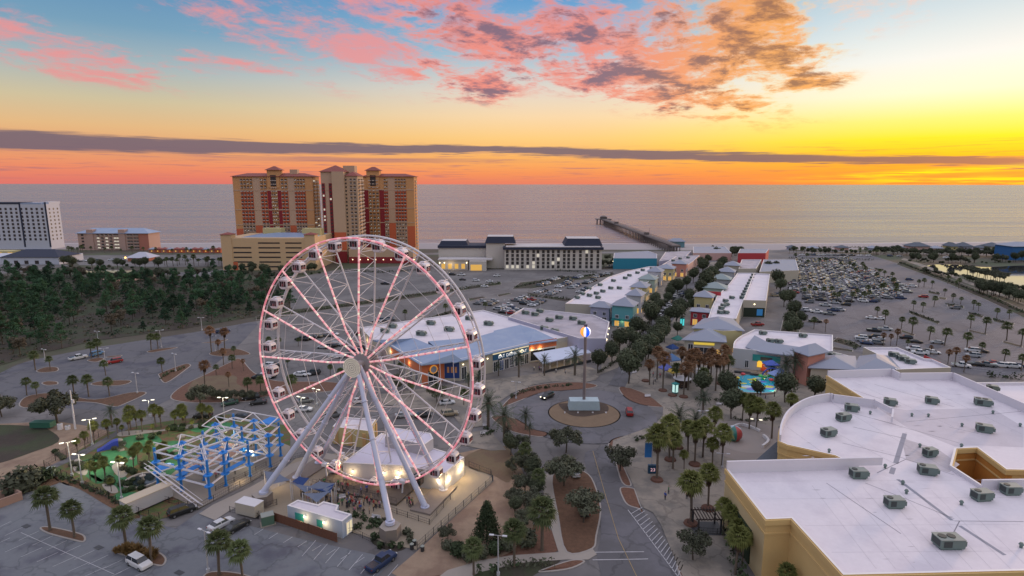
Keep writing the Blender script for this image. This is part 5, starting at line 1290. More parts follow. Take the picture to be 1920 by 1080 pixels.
# ================================================================= VEGETATION
rv = random.Random(11)
def leafmat(name, c, v=.5, tr=0): return mat(name, c, .8, var=v*.6, scale=.5, rnd=.45, spec=.2)
m_oak = leafmat('evergreen_oak_leaves', (.066,.078,.046)); m_oak2 = leafmat('grey_green_leaves', (.078,.084,.056)); m_shr = leafmat('dark_shrub_leaves', (.040,.058,.028))
m_pine = leafmat('pine_needles', (.042,.090,.046)); m_pine2 = leafmat('pine_needles_dark', (.024,.052,.030)); m_twig = leafmat('bare_twigs', (.11,.09,.065))
m_palm = leafmat('palm_fronds', (.070,.088,.034)); m_palmL = leafmat('lit_palm_fronds', (.10,.11,.030)); m_palmD = leafmat('dry_palm_fronds', (.16,.085,.045)); m_skirt = leafmat('dead_frond_skirt', (.105,.068,.05))  # lit fronds: lamplight put into a brighter, yellower copy of the green
m_grassO = leafmat('ornamental_grass', (.17,.105,.04)); m_bark = mat('tree_bark', (.075,.058,.045), .95, var=.3, scale=2); m_ptrunk = mat('palm_trunk', (.115,.09,.07), .95, var=.3, scale=3)
m_feather = leafmat('feather_palm_fronds', (.05,.066,.042))
def leafball(mb, c, rx, rz, n, size, rg, m=0, shell=.55, flat=.35):
    for _ in range(n):
        while True:
            v = Vector((rg.uniform(-1,1), rg.uniform(-1,1), rg.uniform(-1,1)))
            if shell < v.length <= 1: break
        p = Vector((c[0]+v.x*rx, c[1]+v.y*rx, c[2]+v.z*rz))
        nr = (v.normalized()+Vector((rg.gauss(0,.6), rg.gauss(0,.6), rg.gauss(0,.6)+.3))).normalized()
        a = nr.cross(Vector((rg.random()-.5, rg.random()-.5, rg.random()-.5))).normalized(); b = nr.cross(a); s = size*rg.uniform(.6,1.4)
        a2, b2 = a*s, b*s*rg.uniform(.45,.8)
        mb.add([p-a2, p-b2*.8+a2*.15, p+a2, p+b2], [(0,1,2,3)], m)
def limbs(t, base, h, r, spread, rg, k=6):
    t.tube(base, (base[0]+.1*h*rg.uniform(-.6,.6), base[1], base[2]+h*.5), r, r*.7, 7)
    top = Vector((base[0], base[1], base[2]+h*.5))
    for i in range(k):
        a = 2*math.pi*i/k+rg.uniform(-.4,.4); e = Vector((math.cos(a)*spread*rg.uniform(.5,.9), math.sin(a)*spread*rg.uniform(.5,.9), h*rg.uniform(.25,.5)))
        t.tube(top-UP*rg.uniform(0,h*.12), top+e*.5, r*.45, r*.3, 5); t.tube(top+e*.5, top+e+UP*.3, r*.3, r*.1, 4)
def mk_round(seed, R_=2.6, trunk=2.4, n=2600, leaf=m_oak, size=.25):
    rg = random.Random(seed); o = thing('round_tree', 'tree', 'tree'); t = MB(); limbs(t, (0,0,0), trunk+R_*.8, .17, R_*.7, rg); t.build('trunk', m_bark, o)
    c = MB(); lo = [(rg.uniform(-.28,.28)*R_, rg.uniform(-.28,.28)*R_, trunk+R_*(.85+rg.uniform(-.2,.25))) for _ in range(7)]
    for q_ in lo: leafball(c, q_, R_*.72, R_*.66, n//7, size, rg, shell=.45)
    c.build('crown', leaf, o); return reg(o)
def mk_loose(seed, R_=3.2, h=5.0, n=2800, leaf=m_oak2, size=.21, name='oak_tree'):
    rg = random.Random(seed); o = thing(name, 'tree', 'tree'); t = MB(); limbs(t, (0,0,0), h, .16, R_*.9, rg, 9); t.build('trunk', m_bark, o)
    c = MB()
    for i in range(15):
        a = rg.uniform(0, 6.28); q_ = R_*math.sqrt(rg.random())*.85; leafball(c, (math.cos(a)*q_, math.sin(a)*q_, h*rg.uniform(.55,1.0)), R_*rg.uniform(.28,.46), R_*.30, n//15, size, rg, shell=.1)
    c.build('crown', leaf, o); return reg(o)
def mk_pine(seed, h=9, R_=2.6, n=1300, leaf=m_pine):
    rg = random.Random(seed); o = thing('pine_tree', 'pine', 'pine'); t = MB(); t.tube((0,0,0), (rg.uniform(-.3,.3),0,h*.95), .17, .05, 6); c = MB()
    for i in range(30):
        z = h*(.28+.70*i/30); rad = R_*(1.05-(i/30)**1.3)*rg.uniform(.6,1.1)+.3; a = rg.uniform(0,6.28)
        e = Vector((math.cos(a)*rad, math.sin(a)*rad, z+rad*.25)); t.tube((0,0,z-.2), e, .05, .02, 4)
        leafball(c, (e.x*.75, e.y*.75, e.z), rad*.42+.25, .42, n//30, .24, rg, shell=.1)
    t.build('trunk', m_bark, o); c.build('crown', leaf, o); return reg(o)
def mk_shrub(seed, R_=1.2, h=1.3, n=500, leaf=m_shr, name='shrub', size=.18):
    rg = random.Random(seed); o = thing(name, 'shrub', 'shrub'); t = MB()
    for i in range(5): a = i*1.256; t.tube((0,0,0), (math.cos(a)*R_*.5, math.sin(a)*R_*.5, h*.6), .04, .02, 4)
    t.build('stem', m_bark, o); c = MB()
    for i in range(6): a = rg.uniform(0,6.28); q_ = R_*.5*rg.random(); leafball(c, (math.cos(a)*q_, math.sin(a)*q_, h*.5), R_*.62, h*.52, n//6, size, rg, shell=.4)
    c.build('foliage', leaf, o); return reg(o)
def mk_grass(seed):
    rg = random.Random(seed); o = MB()
    for i in range(150):
        a = rg.uniform(0,6.28); l = rg.uniform(.5,1.1); b_ = Vector((math.cos(a)*.15, math.sin(a)*.15, 0)); e = Vector((math.cos(a)*l*.75, math.sin(a)*l*.75, rg.uniform(.5,1.15))); w = Vector((-math.sin(a), math.cos(a), 0))*.05
        o.add([b_-w, b_+w, b_.lerp(e,.6)+UP*.25+w, b_.lerp(e,.6)+UP*.25-w, e], [(0,1,2,3),(3,2,4)])
    return o
def fan(mb, c, az_, el_, L, stem, rg, m=0, blades=9, droop=.35):
    d = Vector((math.cos(az_)*math.cos(el_), math.sin(az_)*math.cos(el_), math.sin(el_))); s = c+d*stem; side = d.cross(UP)
    side = side.normalized() if side.length > .05 else Vector((1,0,0)); upv = side.cross(d)
    mb.add([c-side*.03, c+side*.03, s+side*.03, s-side*.03], [(0,1,2,3)], m)
    for i in range(blades):
        t = (i/(blades-1)-.5)*2; a = t*1.25; bd = (d*math.cos(a)+side*math.sin(a)).normalized(); ll = L*(1-.35*abs(t)); w = bd.cross(upv).normalized()*L*.09
        mid = s+bd*ll*.55+upv*.04; tip = s+bd*ll-UP*ll*droop*rg.uniform(.7,1.3)
        mb.add([s, mid-w, tip, mid+w], [(0,1,2,3)], m)
def mk_fanpalm(seed, h=5.0, L=1.2, stem=.85, n=40, skirt=0, leaf=m_palm, tr=.17, name='fan_palm'):
    rg = random.Random(seed); o = thing(name, 'palm', 'palm'); t = MB(); bx, by = rg.uniform(-.25,.25), rg.uniform(-.25,.25)
    pts = [Vector((bx*(z/h)**2*h*.25, by*(z/h)**2*h*.25, z)) for z in [h*i/6 for i in range(7)]]
    for a, b in zip(pts, pts[1:]): t.tube(a, b, tr*(1.25 if a.z == 0 else 1.0), tr, 8, cap=False)
    top = pts[-1]; t.tube(top-UP*.9, top+UP*.1, tr*1.5, tr*1.7, 8); t.build('trunk', m_ptrunk, o)
    c = MB()
    for i in range(n):
        u_ = i/n; el_ = R(78-u_*112); fan(c, top+UP*.05, i*2.399+rg.uniform(-.2,.2), el_, L*rg.uniform(.85,1.1), stem*rg.uniform(.8,1.15), rg)
    c.build('crown', leaf, o)
    if skirt:
        s = MB()
        for i in range(46):
            z0 = top.z-rg.uniform(.1, skirt*.75); fan(s, Vector((top.x,top.y,z0)), i*2.399, R(-72+rg.uniform(-8,12)), .7, .25+.25*rg.random(), rg, blades=6, droop=.1)
        s.build('dead_skirt', m_skirt, o)
    return reg(o)
def mk_feather(seed, h=6, L=3.1, n=34, leaf=m_feather, tr=.24):
    rg = random.Random(seed); o = thing('feather_palm', 'palm', 'palm'); t = MB(); t.tube((0,0,0), (0,0,h), tr*1.15, tr, 9); t.tube((0,0,h-.9), (0,0,h+.2), tr*1.3, tr*1.9, 9); t.build('trunk', m_ptrunk, o)
    c = MB()
    for i in range(n):
        a = i*2.399; el_ = R(82-105*i/n); p = Vector((0,0,h)); d = Vector((math.cos(a)*math.cos(el_), math.sin(a)*math.cos(el_), math.sin(el_))); K = 9; l = L*rg.uniform(.85,1.1); prev = p
        for j in range(K):
            d = (d-UP*.14).normalized(); nx = prev+d*l/K; side = d.cross(UP).normalized()
            c.add([prev-side*.03, prev+side*.03, nx+side*.02, nx-side*.02], [(0,1,2,3)])
            w = .62*math.sin(math.pi*(j+.8)/(K+.8))
            for s_ in (-1, 1):
                for q_ in (0, .5):
                    b0 = prev.lerp(nx, q_); b1 = prev.lerp(nx, q_+.28); tip = b0.lerp(nx, .9)+side*s_*w-UP*.12
                    c.add([b0, b1, tip], [(0,1,2)])
            prev = nx
    c.build('crown', leaf, o); return reg(o)
rounds = [mk_round(21), mk_round(22)]
looses = [mk_loose(31), mk_loose(32, R_=2.8, h=4.6)]
twiggy = [mk_loose(35, R_=2.4, h=5.5, n=1500, leaf=m_twig, name='bare_tree'), mk_loose(36, R_=2.6, h=7.0, n=2000, leaf=m_pine, name='leafy_tree')]
pines = [mk_pine(41), mk_pine(42, h=7.5, R_=2.3, leaf=m_pine2), mk_pine(43, h=10, R_=2.9)]
shrubs = [mk_shrub(51), mk_shrub(52, R_=1.5, h=1.5, leaf=m_oak2)]
sabal = [mk_fanpalm(61), mk_fanpalm(62, h=4.6, n=36)]
washi = [mk_fanpalm(71, h=6.4, L=1.3, stem=.95, n=48, skirt=2.4, leaf=m_palmL), mk_fanpalm(72, h=5.6, L=1.3, n=46, skirt=1.5, leaf=m_palmL)]
browns = [mk_fanpalm(81, h=7.0, L=1.15, n=38, skirt=1.2, leaf=m_palmD), mk_fanpalm(82, h=6.2, L=1.15, n=38, skirt=1.4, leaf=m_palmD)]
feath = [mk_feather(91), mk_feather(92, h=4.4, L=2.8)]
def mk_cone(seed, h=7.5, R_=3.0):
    rg = random.Random(seed); o = thing('broad_conifer', 'broad dark conifer in the sand left of the main road', 'conifer'); MB().tube((0,0,0), (0,0,h*.8), .2, .06, 7).build('trunk', m_bark, o); c = MB()
    for i in range(60):
        u_ = i/60; z = h*(.06+.9*u_); rad = R_*(1-u_)**.75*rg.uniform(.75,1.05); a = i*2.399; leafball(c, (math.cos(a)*rad*.72, math.sin(a)*rad*.72, z), .5+rad*.28, .55, 85, .17, rg, shell=.3)
    c.build('crown', m_shr, o); return o
gr0 = mk_grass(5).build('ornamental_grass', m_grassO); tag(gr0, 'grass', 'ornamental grass')
LABELQ = {}     # group -> list of (object, description, place)
def put(protos, x, y, sc=1.0, grp=None, desc='', where='', z=0.0, top=None, h0=None):
    p = protos[rv.randrange(len(protos))] if isinstance(protos, list) else protos
    loc = G(x, y); loc.z = z
    o = place(p, loc, rv.uniform(0, 6.28), sc*rv.uniform(.93,1.07), None, grp)
    LABELQ.setdefault((desc, where), []).append(o); o['group'] = grp or desc
    return o
def H0(p): return {0:1}
def puth(protos, x, y, ytop, base_h, **k):
    """scale so that the crown top reaches ytop"""
    return put(protos, x, y, max(.25, HT(x, y, ytop)/base_h), **k)
def hedge(pts, wid, h, label, m=None, dens=9, seed=1, size=.26):
    rg = random.Random(seed); P = [G(x,y) for x, y in pts]; c = P[0].copy(); c.z = 0; o = thing('hedge', label, 'hedge', c); f = MB(); st_ = MB()
    for a, b in zip(P, P[1:]):
        L = (b-a).length; n = max(2, int(L/1.3)); d = (b-a).normalized(); nn = Vector((-d.y,d.x,0))
        for i in range(n):
            p = a.lerp(b, (i+rg.random()*.6)/n)-c+nn*rg.uniform(-.3,.3)*wid; hh = h*rg.uniform(.55,1.15); st_.tube((p.x,p.y,0), (p.x,p.y,hh*.5), .05, n=4)
            leafball(f, (p.x,p.y,hh*.5), rg.uniform(.6,1.0)*max(.8,wid*.6), hh*.55, dens, size*rg.uniform(.9,1.6), rg, m=rg.choice((0,0,1)), shell=.35)
    st_.build('stem', m_bark, o); f.build('foliage', [m or m_shr, m_oak2], o); return o
# --- forest on the left
def inpoly(x, y, P):
    c = False; j = len(P)-1
    for i in range(len(P)):
        if (P[i][1] > y) != (P[j][1] > y) and x < (P[j][0]-P[i][0])*(y-P[i][1])/(P[j][1]-P[i][1]+1e-9)+P[i][0]: c = not c
        j = i
    return c
FP = gp([(-260,700),(-260,520),(0,520),(120,512),(200,530),(300,524),(420,520),(500,526),(540,540),(545,585),(470,596),(340,618),(180,640),(60,668),(10,684),(-60,700)])
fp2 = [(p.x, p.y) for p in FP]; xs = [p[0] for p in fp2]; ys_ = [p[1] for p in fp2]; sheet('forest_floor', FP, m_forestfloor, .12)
cnt = 0; taken = []
tries = 0
while cnt < 285 and tries < 60000:
    tries += 1
    x, y = rv.uniform(min(xs), max(xs)), rv.uniform(min(ys_), max(ys_))
    if not inpoly(x, y, fp2): continue
    X_, Y_ = PX((x,y,0))
    if X_ < -25: continue
    # leave the brown clearing open and thin the stand to the right
    if 165 < X_ < 235 and 560 < Y_ < 660 and rv.random() < .75: continue
    if X_ > 430 and rv.random() < .5: continue
    if Y_ > 590 and X_ > 120 and rv.random() < .55: continue
    md = 4.4 if Y_ > 560 else 6.0
    if any((x-a)**2+(y-b)**2 < md*md for a, b in taken): continue
    taken.append((x, y)); cnt += 1
    sp_i = rv.random(); p = twiggy[0] if sp_i < .09 else (twiggy[1] if sp_i < .24 else pines[rv.randrange(3)]); o = place(p, (x,y,.1), rv.uniform(0,6.28), rv.uniform(.6,1.35), None, None)
    LABELQ.setdefault((('bare brownish tree in the dark wood left of the wheel' if sp_i < .09 else 'round leafy tree in the dark wood left of the wheel') if sp_i < .24 else 'green pine among many in the dark wood left of the wheel', None), []).append(o)
ub = MB()     # low scrub under the pines: nobody could count it
rg = random.Random(8); k_ = 0
while k_ < 2600:
    x, y = rg.uniform(min(xs), max(xs)), rg.uniform(min(ys_), max(ys_))
    if not inpoly(x, y, fp2): continue
    X_, Y_ = PX((x,y,0)); k_ += 1
    s_ = rg.uniform(.5,1.5)*(1.6 if Y_ < 560 else 1); leafball(ub, (x,y,s_*.4), s_, s_*.7, 9, .42, rg, m=rg.choice((0,1,2,3,3)), shell=.2)
tag(ub.build('undergrowth', [m_shr, m_pine2, m_oak2, m_twig]), 'dark scrubby undergrowth covering the forest floor between the pines', 'undergrowth', kind='stuff')
# ================================================================= PLANTING LISTS
def Q(p, x, yb, yt, bh, desc, where, grp=None):
    return puth(p, x, yb, yt, bh, grp=grp or desc, desc=desc, where=where)
SH, WH_, BHt, FH = 6.2, 7.9, 8.2, 8.3
for x, b, t in [(95,996,918),(141,1009,935)]: Q(sabal, x, b, t, SH, 'fan palm', 'on the left island of the near lot')
for x, b, t in [(238,1030,950),(285,1053,965)]: Q(sabal, x, b, t, SH, 'fan palm', 'on the grassy island behind the white hatchback')
for x, b, t in [(412,1079,1000),(456,1088,1013)]: Q(sabal, x, b, t, SH, 'fan palm', 'on the bottom island of the near lot')
for x, b, t in [(51,742,706),(70,744,714),(140,745,704),(167,745,706),(206,744,706)]: Q(sabal, x, b, t, SH, 'fan palm', 'along the near bed of the empty left lot')
for x, b, t in [(199,705,677),(305,700,669),(67,695,660),(284,657,626),(297,655,626),(172,673,642),(185,671,638),(95,695,668)]: Q(sabal, x, b, t, SH, 'fan palm', 'on small islands inside the empty left lot')
for x, b, t in [(397,662,622),(422,657,619),(406,705,680),(420,685,655),(436,692,660),(457,697,677),(430,727,700),(466,745,702),(385,727,677),(410,665,640),(440,668,645)]: Q(browns+sabal, x, b, t, 7.2, 'slim palm', 'in the red beds left of the wheel')
for x, b, t in [(246,807,762),(257,804,774),(302,790,760),(329,804,765),(345,802,774),(288,813,795),(316,818,800),(282,858,822),(300,858,837),(170,900,864),(181,906,866),(210,923,892),(345,790,762),(362,806,785),(230,818,798)]: Q(washi, x, b, t, WH_, 'bright green palm', 'in the lit minigolf garden')
Q(feath, 211, 802, 758, FH, 'feather palm with arching dark fronds', 'at the road corner behind the minigolf garden')
for x, b, t in [(935,700+5,668),(973,708,655),(1021,705,665),(1078,704,640),(898,740-12,690),(879,735,700)]: Q(feath, x, b, t, FH, 'tall palm', 'in front of the arcade restaurant')
for x, b, t in [(916,800,722),(946,826,738),(986,806,753),(952,826,790),(994,822,790)]: Q(feath, x, b, t, FH, 'feather palm', 'between the wheel and the roundabout')
for x, b, t in [(1282,742,676),(1243,731,664),(1308,715,660),(1328,719,665),(1333,709,650),(1350,718,664),(1354,716,662),(1357,705,646),(1302,716,656),(1295,719,653),(1318,712,668)]: Q(browns, x, b, t, BHt, 'brown tinged palm', 'on the paved restaurant plaza')
for x, b, t in [(1471,718,652),(1488,718,655)]: Q(feath, x, b, t, FH, 'big feather palm', 'before the salmon tower shop')
for x, b, t in [(1225,846,785),(1271,838,764),(1303,825,750),(1318,775,722),(1245,835,778)]: Q(feath, x, b, t, FH, 'dark feather palm', 'in the grove right of the roundabout')
for x, b, t in [(1232,899,804),(1255,861,784),(1303,869,795),(1339,826,765),(1354,875,793),(1336,874,818),(1283,880,842),(1296,980,870),(1328,952,873),(1356,1004,936),(1379,1078,983),(1472,1125,1055),(1447,823,757),(1418,806,744),(1483,786,733),(1405,880-75,750),(1378,990,950)]: Q(washi, x, b, t, WH_, 'skirted green palm', 'in the plaza grove beside the theatre')
for x, b, t in [(965,1062,985),(889,1078,1008),(1017,1032,935),(985,880,830),(1010,930,880)]: Q(sabal, x, b, t, SH, 'fan palm', 'in the beds left of the main road')
for x, b, t in [(505,655,632),(523,655,630),(548,745,702),(490,742,705),(540,690,672),(560,650,632),(620,705,685),(700,640,622),(640,720,690),(645,612,595),(760,600,582),(836,590,570),(870,760,728),(820,745,720),(910,585,566),(750,700,680),(770,745,715)]: Q(sabal, x, b, t, SH, 'small fan palm', 'in the lot behind the wheel')
z5 = lambda X_, Y_: (1440+X_/4, 430+Y_/4)
for X_, b, t in [(818,655,575),(875,710,605),(1000,745,660),(1080,790,655),(1210,830,715),(1325,870,740),(1090,605,530),(1160,620,540),(1245,580,490),(1230,440,385),(1170,432,362),(1130,430,368),(1385,545,472),(1445,560,500),(1325,500,445),(1540,600,525),(1580,610,540),(1520,740,635),(1630,780,650),(1715,665,585),(1810,670,600),(1790,830,690),(1900,870,750),(1490,905,770),(1600,940,845),(1770,1000,890),(1900,1060,930),(1350,405,340),(1430,440,370),(1410,430,380),(345,745,645),(930,380,320),(655,340,285),(720,310,265),(1045,890,825)]:
    x, yb = z5(X_, b); Q(sabal, x, yb, z5(0, t)[1], SH, 'fan palm standing in the big right hand parking lot', None, 'fan palms of the big parking lot')
for X_, b, t in [(430,770,670),(865,870,760),(920,870,770),(965,870,750),(1220,940,860),(1350,1010,890),(1400,1030,890),(1470,1070,930)]:
    x, yb = z5(X_, b); Q(browns, x, yb, z5(0, t)[1], BHt, 'orange brown palm', 'at the big lot edge')
# round trees: solve for the distance from the size and place of the crown
def round_at(cx_, cy_, r, desc, where, protos=None, R_=2.6, cz=4.6, grp=None, sy=1):
    yb = cy_+1.8*r
    for _ in range(12):
        g_ = G(cx_, yb); d = g_.y*cp+CAMH*sp_; s = r*d/F/R_; pr = PX((g_.x, g_.y, cz*s)); yb += (cy_-pr[1])*.8
    s *= 1.28
    return put(protos or rounds, cx_, yb, s*1.0, desc=desc, where=where, grp=grp)
z4 = lambda X_, Y_, r: (1040+X_/4, 440+Y_/4, r/4)
for a in [(715,585,58),(615,695,48),(560,745,46),(430,870,60),(325,935,62),(485,785,60),(780,530,36),(850,470,32),(990,355,32),(1040,300,36),(1110,240,36),(920,395,40),(875,400,30),(920,700,35),(750,490,34),(1095,200,26),(1150,180,24)]: round_at(*z4(*a), 'clipped round tree', 'left of the shopping street')
for a in [(915,595,54),(760,750,58),(700,830,62),(635,885,58),(555,975,84),(955,540,46),(1010,465,42),(1140,350,56),(1180,300,42),(1090,405,48),(1230,250,36),(1255,215,32),(810,680,52),(1030,525,34)]: round_at(*z4(*a), 'clipped round tree', 'right of the shopping street')
for a in [(1665,325,46),(1690,380,36),(1600,240,30),(1650,235,30),(1760,470,36),(1720,470,40),(1790,560,44),(1760,640,44),(1800,690,44),(1750,700,40),(1850,620,36)]: round_at(*z4(*a), 'dark leafy tree', 'in the hedge beyond the right shops')
for cx_, cy_, r in [(1315,722,18),(1365,726,21),(1371,757,22),(1472,727,21),(1527,729,19),(1420,731,12)]: round_at(cx_, cy_, r*.9, 'dense dark round tree', 'around the splash pool', cz=3.4 if False else 4.0)
for cx_, cy_, r in [(975,828,18),(985,860,21),(966,868,17),(984,905,20),(965,925,17),(1004,940,21),(984,968,18)]: round_at(cx_, cy_, r, 'dark evergreen oak', 'in the clump left of the main road', protos=looses, R_=3.3, cz=4.0)
for cx_, cy_, r, w in [(1062,818,27,'beside the roundabout exit'),(1058,878,30,'over the parked white car'),(1095,948,29,'over the dark parked car'),(1163,857,24,'in the mulch bed right of the main road'),(1300,1022,26,'at the lower right path'),(377,738,20,'in the lawn bed left of the wheel'),(108,755,34,'on the near verge of the left lot'),(4,757,22,'at the left edge of the photo'),(745,715,16,'behind the wheel near the restaurant'),(820,738,16,'below the blue poster wall'),(840,1000,14,'by the plaza corner')]:
    round_at(cx_, cy_, r, 'spreading oak '+w, None, protos=looses, R_=3.3, cz=4.0, grp='single oaks')
for x, b, r in [(52,918,3.3),(30,925,2.4),(78,905,2.2)]: put(shrubs, x, b, r, desc='large leafy bush', where='beside the vacant lot corner')
o_ = mk_cone(99); o_.location = G(914,1014)
for x, b, s in [(858,1040,1.6),(880,1048,1.3),(840,1030,1.1),(930,1038,1.6),(950,1030,1.5),(905,1045,1.2),(975,1015,1.8),(990,1020,1.7)]: put(shrubs, x, b, s, desc='grey green bush', where='in the sand beside the ride plaza')
def scatter(pts, n, protos, s0, s1, desc, where=None, jit=3, grp=None):
    for i in range(n):
        t_ = (i+rv.random()*.8)/n*(len(pts)-1); k_ = min(int(t_), len(pts)-2); f_ = t_-k_
        x = pts[k_][0]+(pts[k_+1][0]-pts[k_][0])*f_+rv.uniform(-jit,jit); y = pts[k_][1]+(pts[k_+1][1]-pts[k_][1])*f_+rv.uniform(-jit,jit)*.4
        put(protos, x, y, rv.uniform(s0, s1), desc=desc, where=where, grp=grp)
hedge([(900,1078),(960,1062),(1040,1056)], 1.92, 1.56, 'low dark hedge at the bottom edge', seed=1, dens=16)
hedge([(595,978),(660,970),(740,988),(680,992),(620,985)], 1.40, 1.11, 'low planting in the bed by the white ticket building', seed=2, dens=40)
hedge([(700,1012),(725,1005),(760,1000),(775,1012),(740,1030),(705,1024)], 1.24, 1.43, 'hedge around the concrete leg footing', seed=3, dens=44)
scatter([(220,1036),(260,1040),(300,1050)], 22, gr0, .9, 1.5, 'tuft of orange ornamental grass on the island with the white hatchback', None, 10)
hedge([(300,712),(320,700),(350,690)], 0.92, 0.91, 'low hedge on the diagonal island of the left lot', seed=4, dens=16)
hedge([(480,600),(640,576),(800,552),(940,532)], 1.60, 2.02, 'long dark hedge behind the left lots', seed=5, dens=16)
hedge([(965,540),(1050,522),(1150,514)], 1.56, 1.76, 'dark hedge before the pale hotel', seed=6, dens=16)
hedge([(990,556),(1070,562)], 1.60, 1.82, 'dark planting in the island of the crowded middle lot', seed=7, dens=16)
hedge([(800,600),(860,583)], 1.00, 1.23, 'dark hedge on the small strip left of the crowded middle lot', seed=8, dens=16)
hedge([(958,748),(985,735),(1020,728),(1075,722)], 1.28, 1.11, 'green hedge in the red bed before the arcade restaurant', seed=9, dens=16)
hedge([(1190,828),(1230,822)], 1.52, 1.69, 'dense green hedge right of the roundabout exit', seed=10, dens=16)
hedge([(1125,700),(1165,672),(1200,628),(1232,585),(1290,522)], 1.52, 1.49, 'dark hedge under the street trees', seed=11, dens=16)
hedge([(1480,560),(1490,590),(1475,620)], 2.44, 2.21, 'dark hedge left of the big lot', seed=12, dens=16)
hedge([(1565,640),(1610,650),(1600,655)], 1.76, 1.89, 'dark hedge at the near corner of the big lot', seed=13, dens=16)
hedge([(1686,492),(1775,526),(1855,557),(1930,592)], 1.28, 1.69, 'long dark hedge along the right side of the big lot', seed=14, dens=16)
for isl in [(1706,585,1762,606),(1776,570,1808,575),(1740,546,1763,551),(1862,598,1902,609),(1817,586,1844,594),(1640,503,1658,507),(1560,500,1620,503)]: HI = globals().get('HI', 0)+1; hedge([isl[:2], isl[2:]], .8, 1.1, 'low planting on a narrow island of the big lot', seed=80+HI, dens=14)['group'] = 'planted islands of the big lot'
hedge([(1850,600+105),(1920,712)], 2.48, 2.47, 'olive hedge behind the theatre roof', seed=15, dens=16)
scatter([(420,512),(520,516),(600,512)], 34, rounds+shrubs, .7, 1.3, 'dark tree in front of the parking garage', None, 6)
hedge([(640,508),(720,512),(800,506)], 1.72, 1.82, 'dark hedge at the foot of the right tower', seed=16, dens=16)
scatter([(285,500),(350,498),(430,500)], 18, sabal, .8, 1.4, 'small palm beside the coastal parking left of the garage', None, 5)
scatter([(120,500),(160,506),(240,502),(300,508)], 26, rounds+shrubs, .8, 1.4, 'dark tree beyond the wood near the pond', None, 6)
scatter([(120,520),(230,529),(330,520)], 20, looses, .8, 1.3, 'scruffy tree along the dark pond behind the wood', None, 6)
scatter([(130,478),(160,474),(290,476),(420,478)], 18, sabal, .7, 1.2, 'small palm along the beach road', None, 3)
scatter([(1135,500),(1160,497),(1185,500),(1135,486)], 10, looses, .8, 1.3, 'tree beside the teal store', None, 4)
hedge([(1040,508),(1120,512)], 1.12, 1.43, 'hedge at the foot of the pale hotel', seed=17, dens=16)
scatter([(1310,478),(1380,480),(1390,476),(1330,472)], 22, sabal+rounds, .7, 1.2, 'small tree at the beach end of the street', None, 4)
scatter([(1480,474),(1560,476),(1650,478)], 30, rounds+sabal, .6, 1.05, 'small tree in the belt beyond the big lot', None, 3)
hedge([(1480,484),(1560,486),(1640,488)], 1.36, 1.82, 'dark hedge in the belt beyond the big lot', seed=18, dens=16)
scatter([(1640,474),(1760,478),(1920,480)], 60, rounds+looses, .7, 1.2, 'dark tree between the pond and the beach', None, 5)
scatter([(1700,488),(1760,492),(1850,492),(1925,490)], 34, rounds+looses+shrubs, .7, 1.3, 'dark tree on the far bank of the right pond', None, 3)
scatter([(1730,510),(1800,522),(1850,536),(1925,548)], 34, rounds+looses+shrubs, .4, .75, 'dark tree on the near bank of the right pond', None, 4)
scatter([(1815,512),(1850,520),(1880,526)], 14, looses, .8, 1.2, 'tree growing at the edge of the bright pond', None, 7)
scatter([(1835,548),(1880,556),(1930,572)], 22, rounds, .9, 1.3, 'dense dark tree in the clump right of the big lot', None, 7)
hedge([(1500,464),(1700,464),(1925,462)], 1.40, 1.89, 'dune hedge along the back of the beach', seed=19, dens=16)
scatter([(100,845),(140,880),(170,872),(220,840),(300,812),(370,800),(430,790)], 34, shrubs, .5, 1.1, 'small bush in the minigolf garden', None, 12)
scatter([(190,905),(240,920),(300,940),(235,888),(290,872),(330,850)], 26, shrubs, .5, 1.0, 'small bush between the putting greens', None, 14)
hedge([(100,892),(200,930),(262,966)], 0.84, 0.78, 'low hedge outside the minigolf fence', seed=20, dens=16)
hedge([(905,820),(925,810),(900,802)], 1.32, 1.37, 'green hedge at the end of the wheel plaza walk', seed=21, dens=16)
scatter([(380,745),(430,752),(500,748)], 10, looses, .4, .6, 'small tree along the road behind the minigolf', None, 4)
for cx_, cy_, r in [(1230,640,13),(1246,622,12),(1212,655,14),(1195,672,12),(1256,590,10),(1270,572,9),(1205,610,12),(1190,640,12),(1222,592,10),(1240,565,9),(1255,548,8),(1268,530,8)]: round_at(cx_, cy_, r, 'leafy street tree', 'among the shops', protos=rounds+looses)
for cx_, cy_, r in [(958,835,13),(1000,882,14),(1008,915,14),(966,950,13)]: round_at(cx_, cy_, r, 'dark evergreen oak', 'in the clump left of the main road', protos=rounds, cz=4.0)
for x, b in [(1384,1040),(1366,1018),(1392,1062)]: Q(washi, x, b, b-75, WH_, 'skirted palm', 'against the ivy wall of the theatre')
for x, b, t in [(1218,722,672),(1232,712,660),(1268,724,670),(1290,732,672),(1318,735,680),(1342,733,676),(1365,712,660),(1300,700,652),(1277,703,655)]: Q(browns+sabal, x, b, t, 7.4, 'plaza palm', 'among the market tents')
for x, b, t in [(1262,880,806),(1318,858,788),(1290,850,783),(1392,790,738),(1405,800,742)]: Q(washi, x, b, t, WH_, 'tall green palm', 'between the banner sign and the giant ball')
scatter([(1500,492),(1560,500),(1620,512),(1690,545),(1640,560),(1560,562),(1500,552)], 34, sabal, .75, 1.0, 'palm rising among the crowded cars of the big lot', None, 16)
hedge([(1362,1000),(1372,1030),(1388,1075),(1400,1110)], 2.6, 2.6, 'dark overgrown bed along the ivy wall of the theatre', seed=60, dens=22)
hedge([(1375,785),(1400,790),(1440,788),(1460,780)], 1.0, .9, 'low dark hedge behind the amphitheatre', seed=61, dens=14)
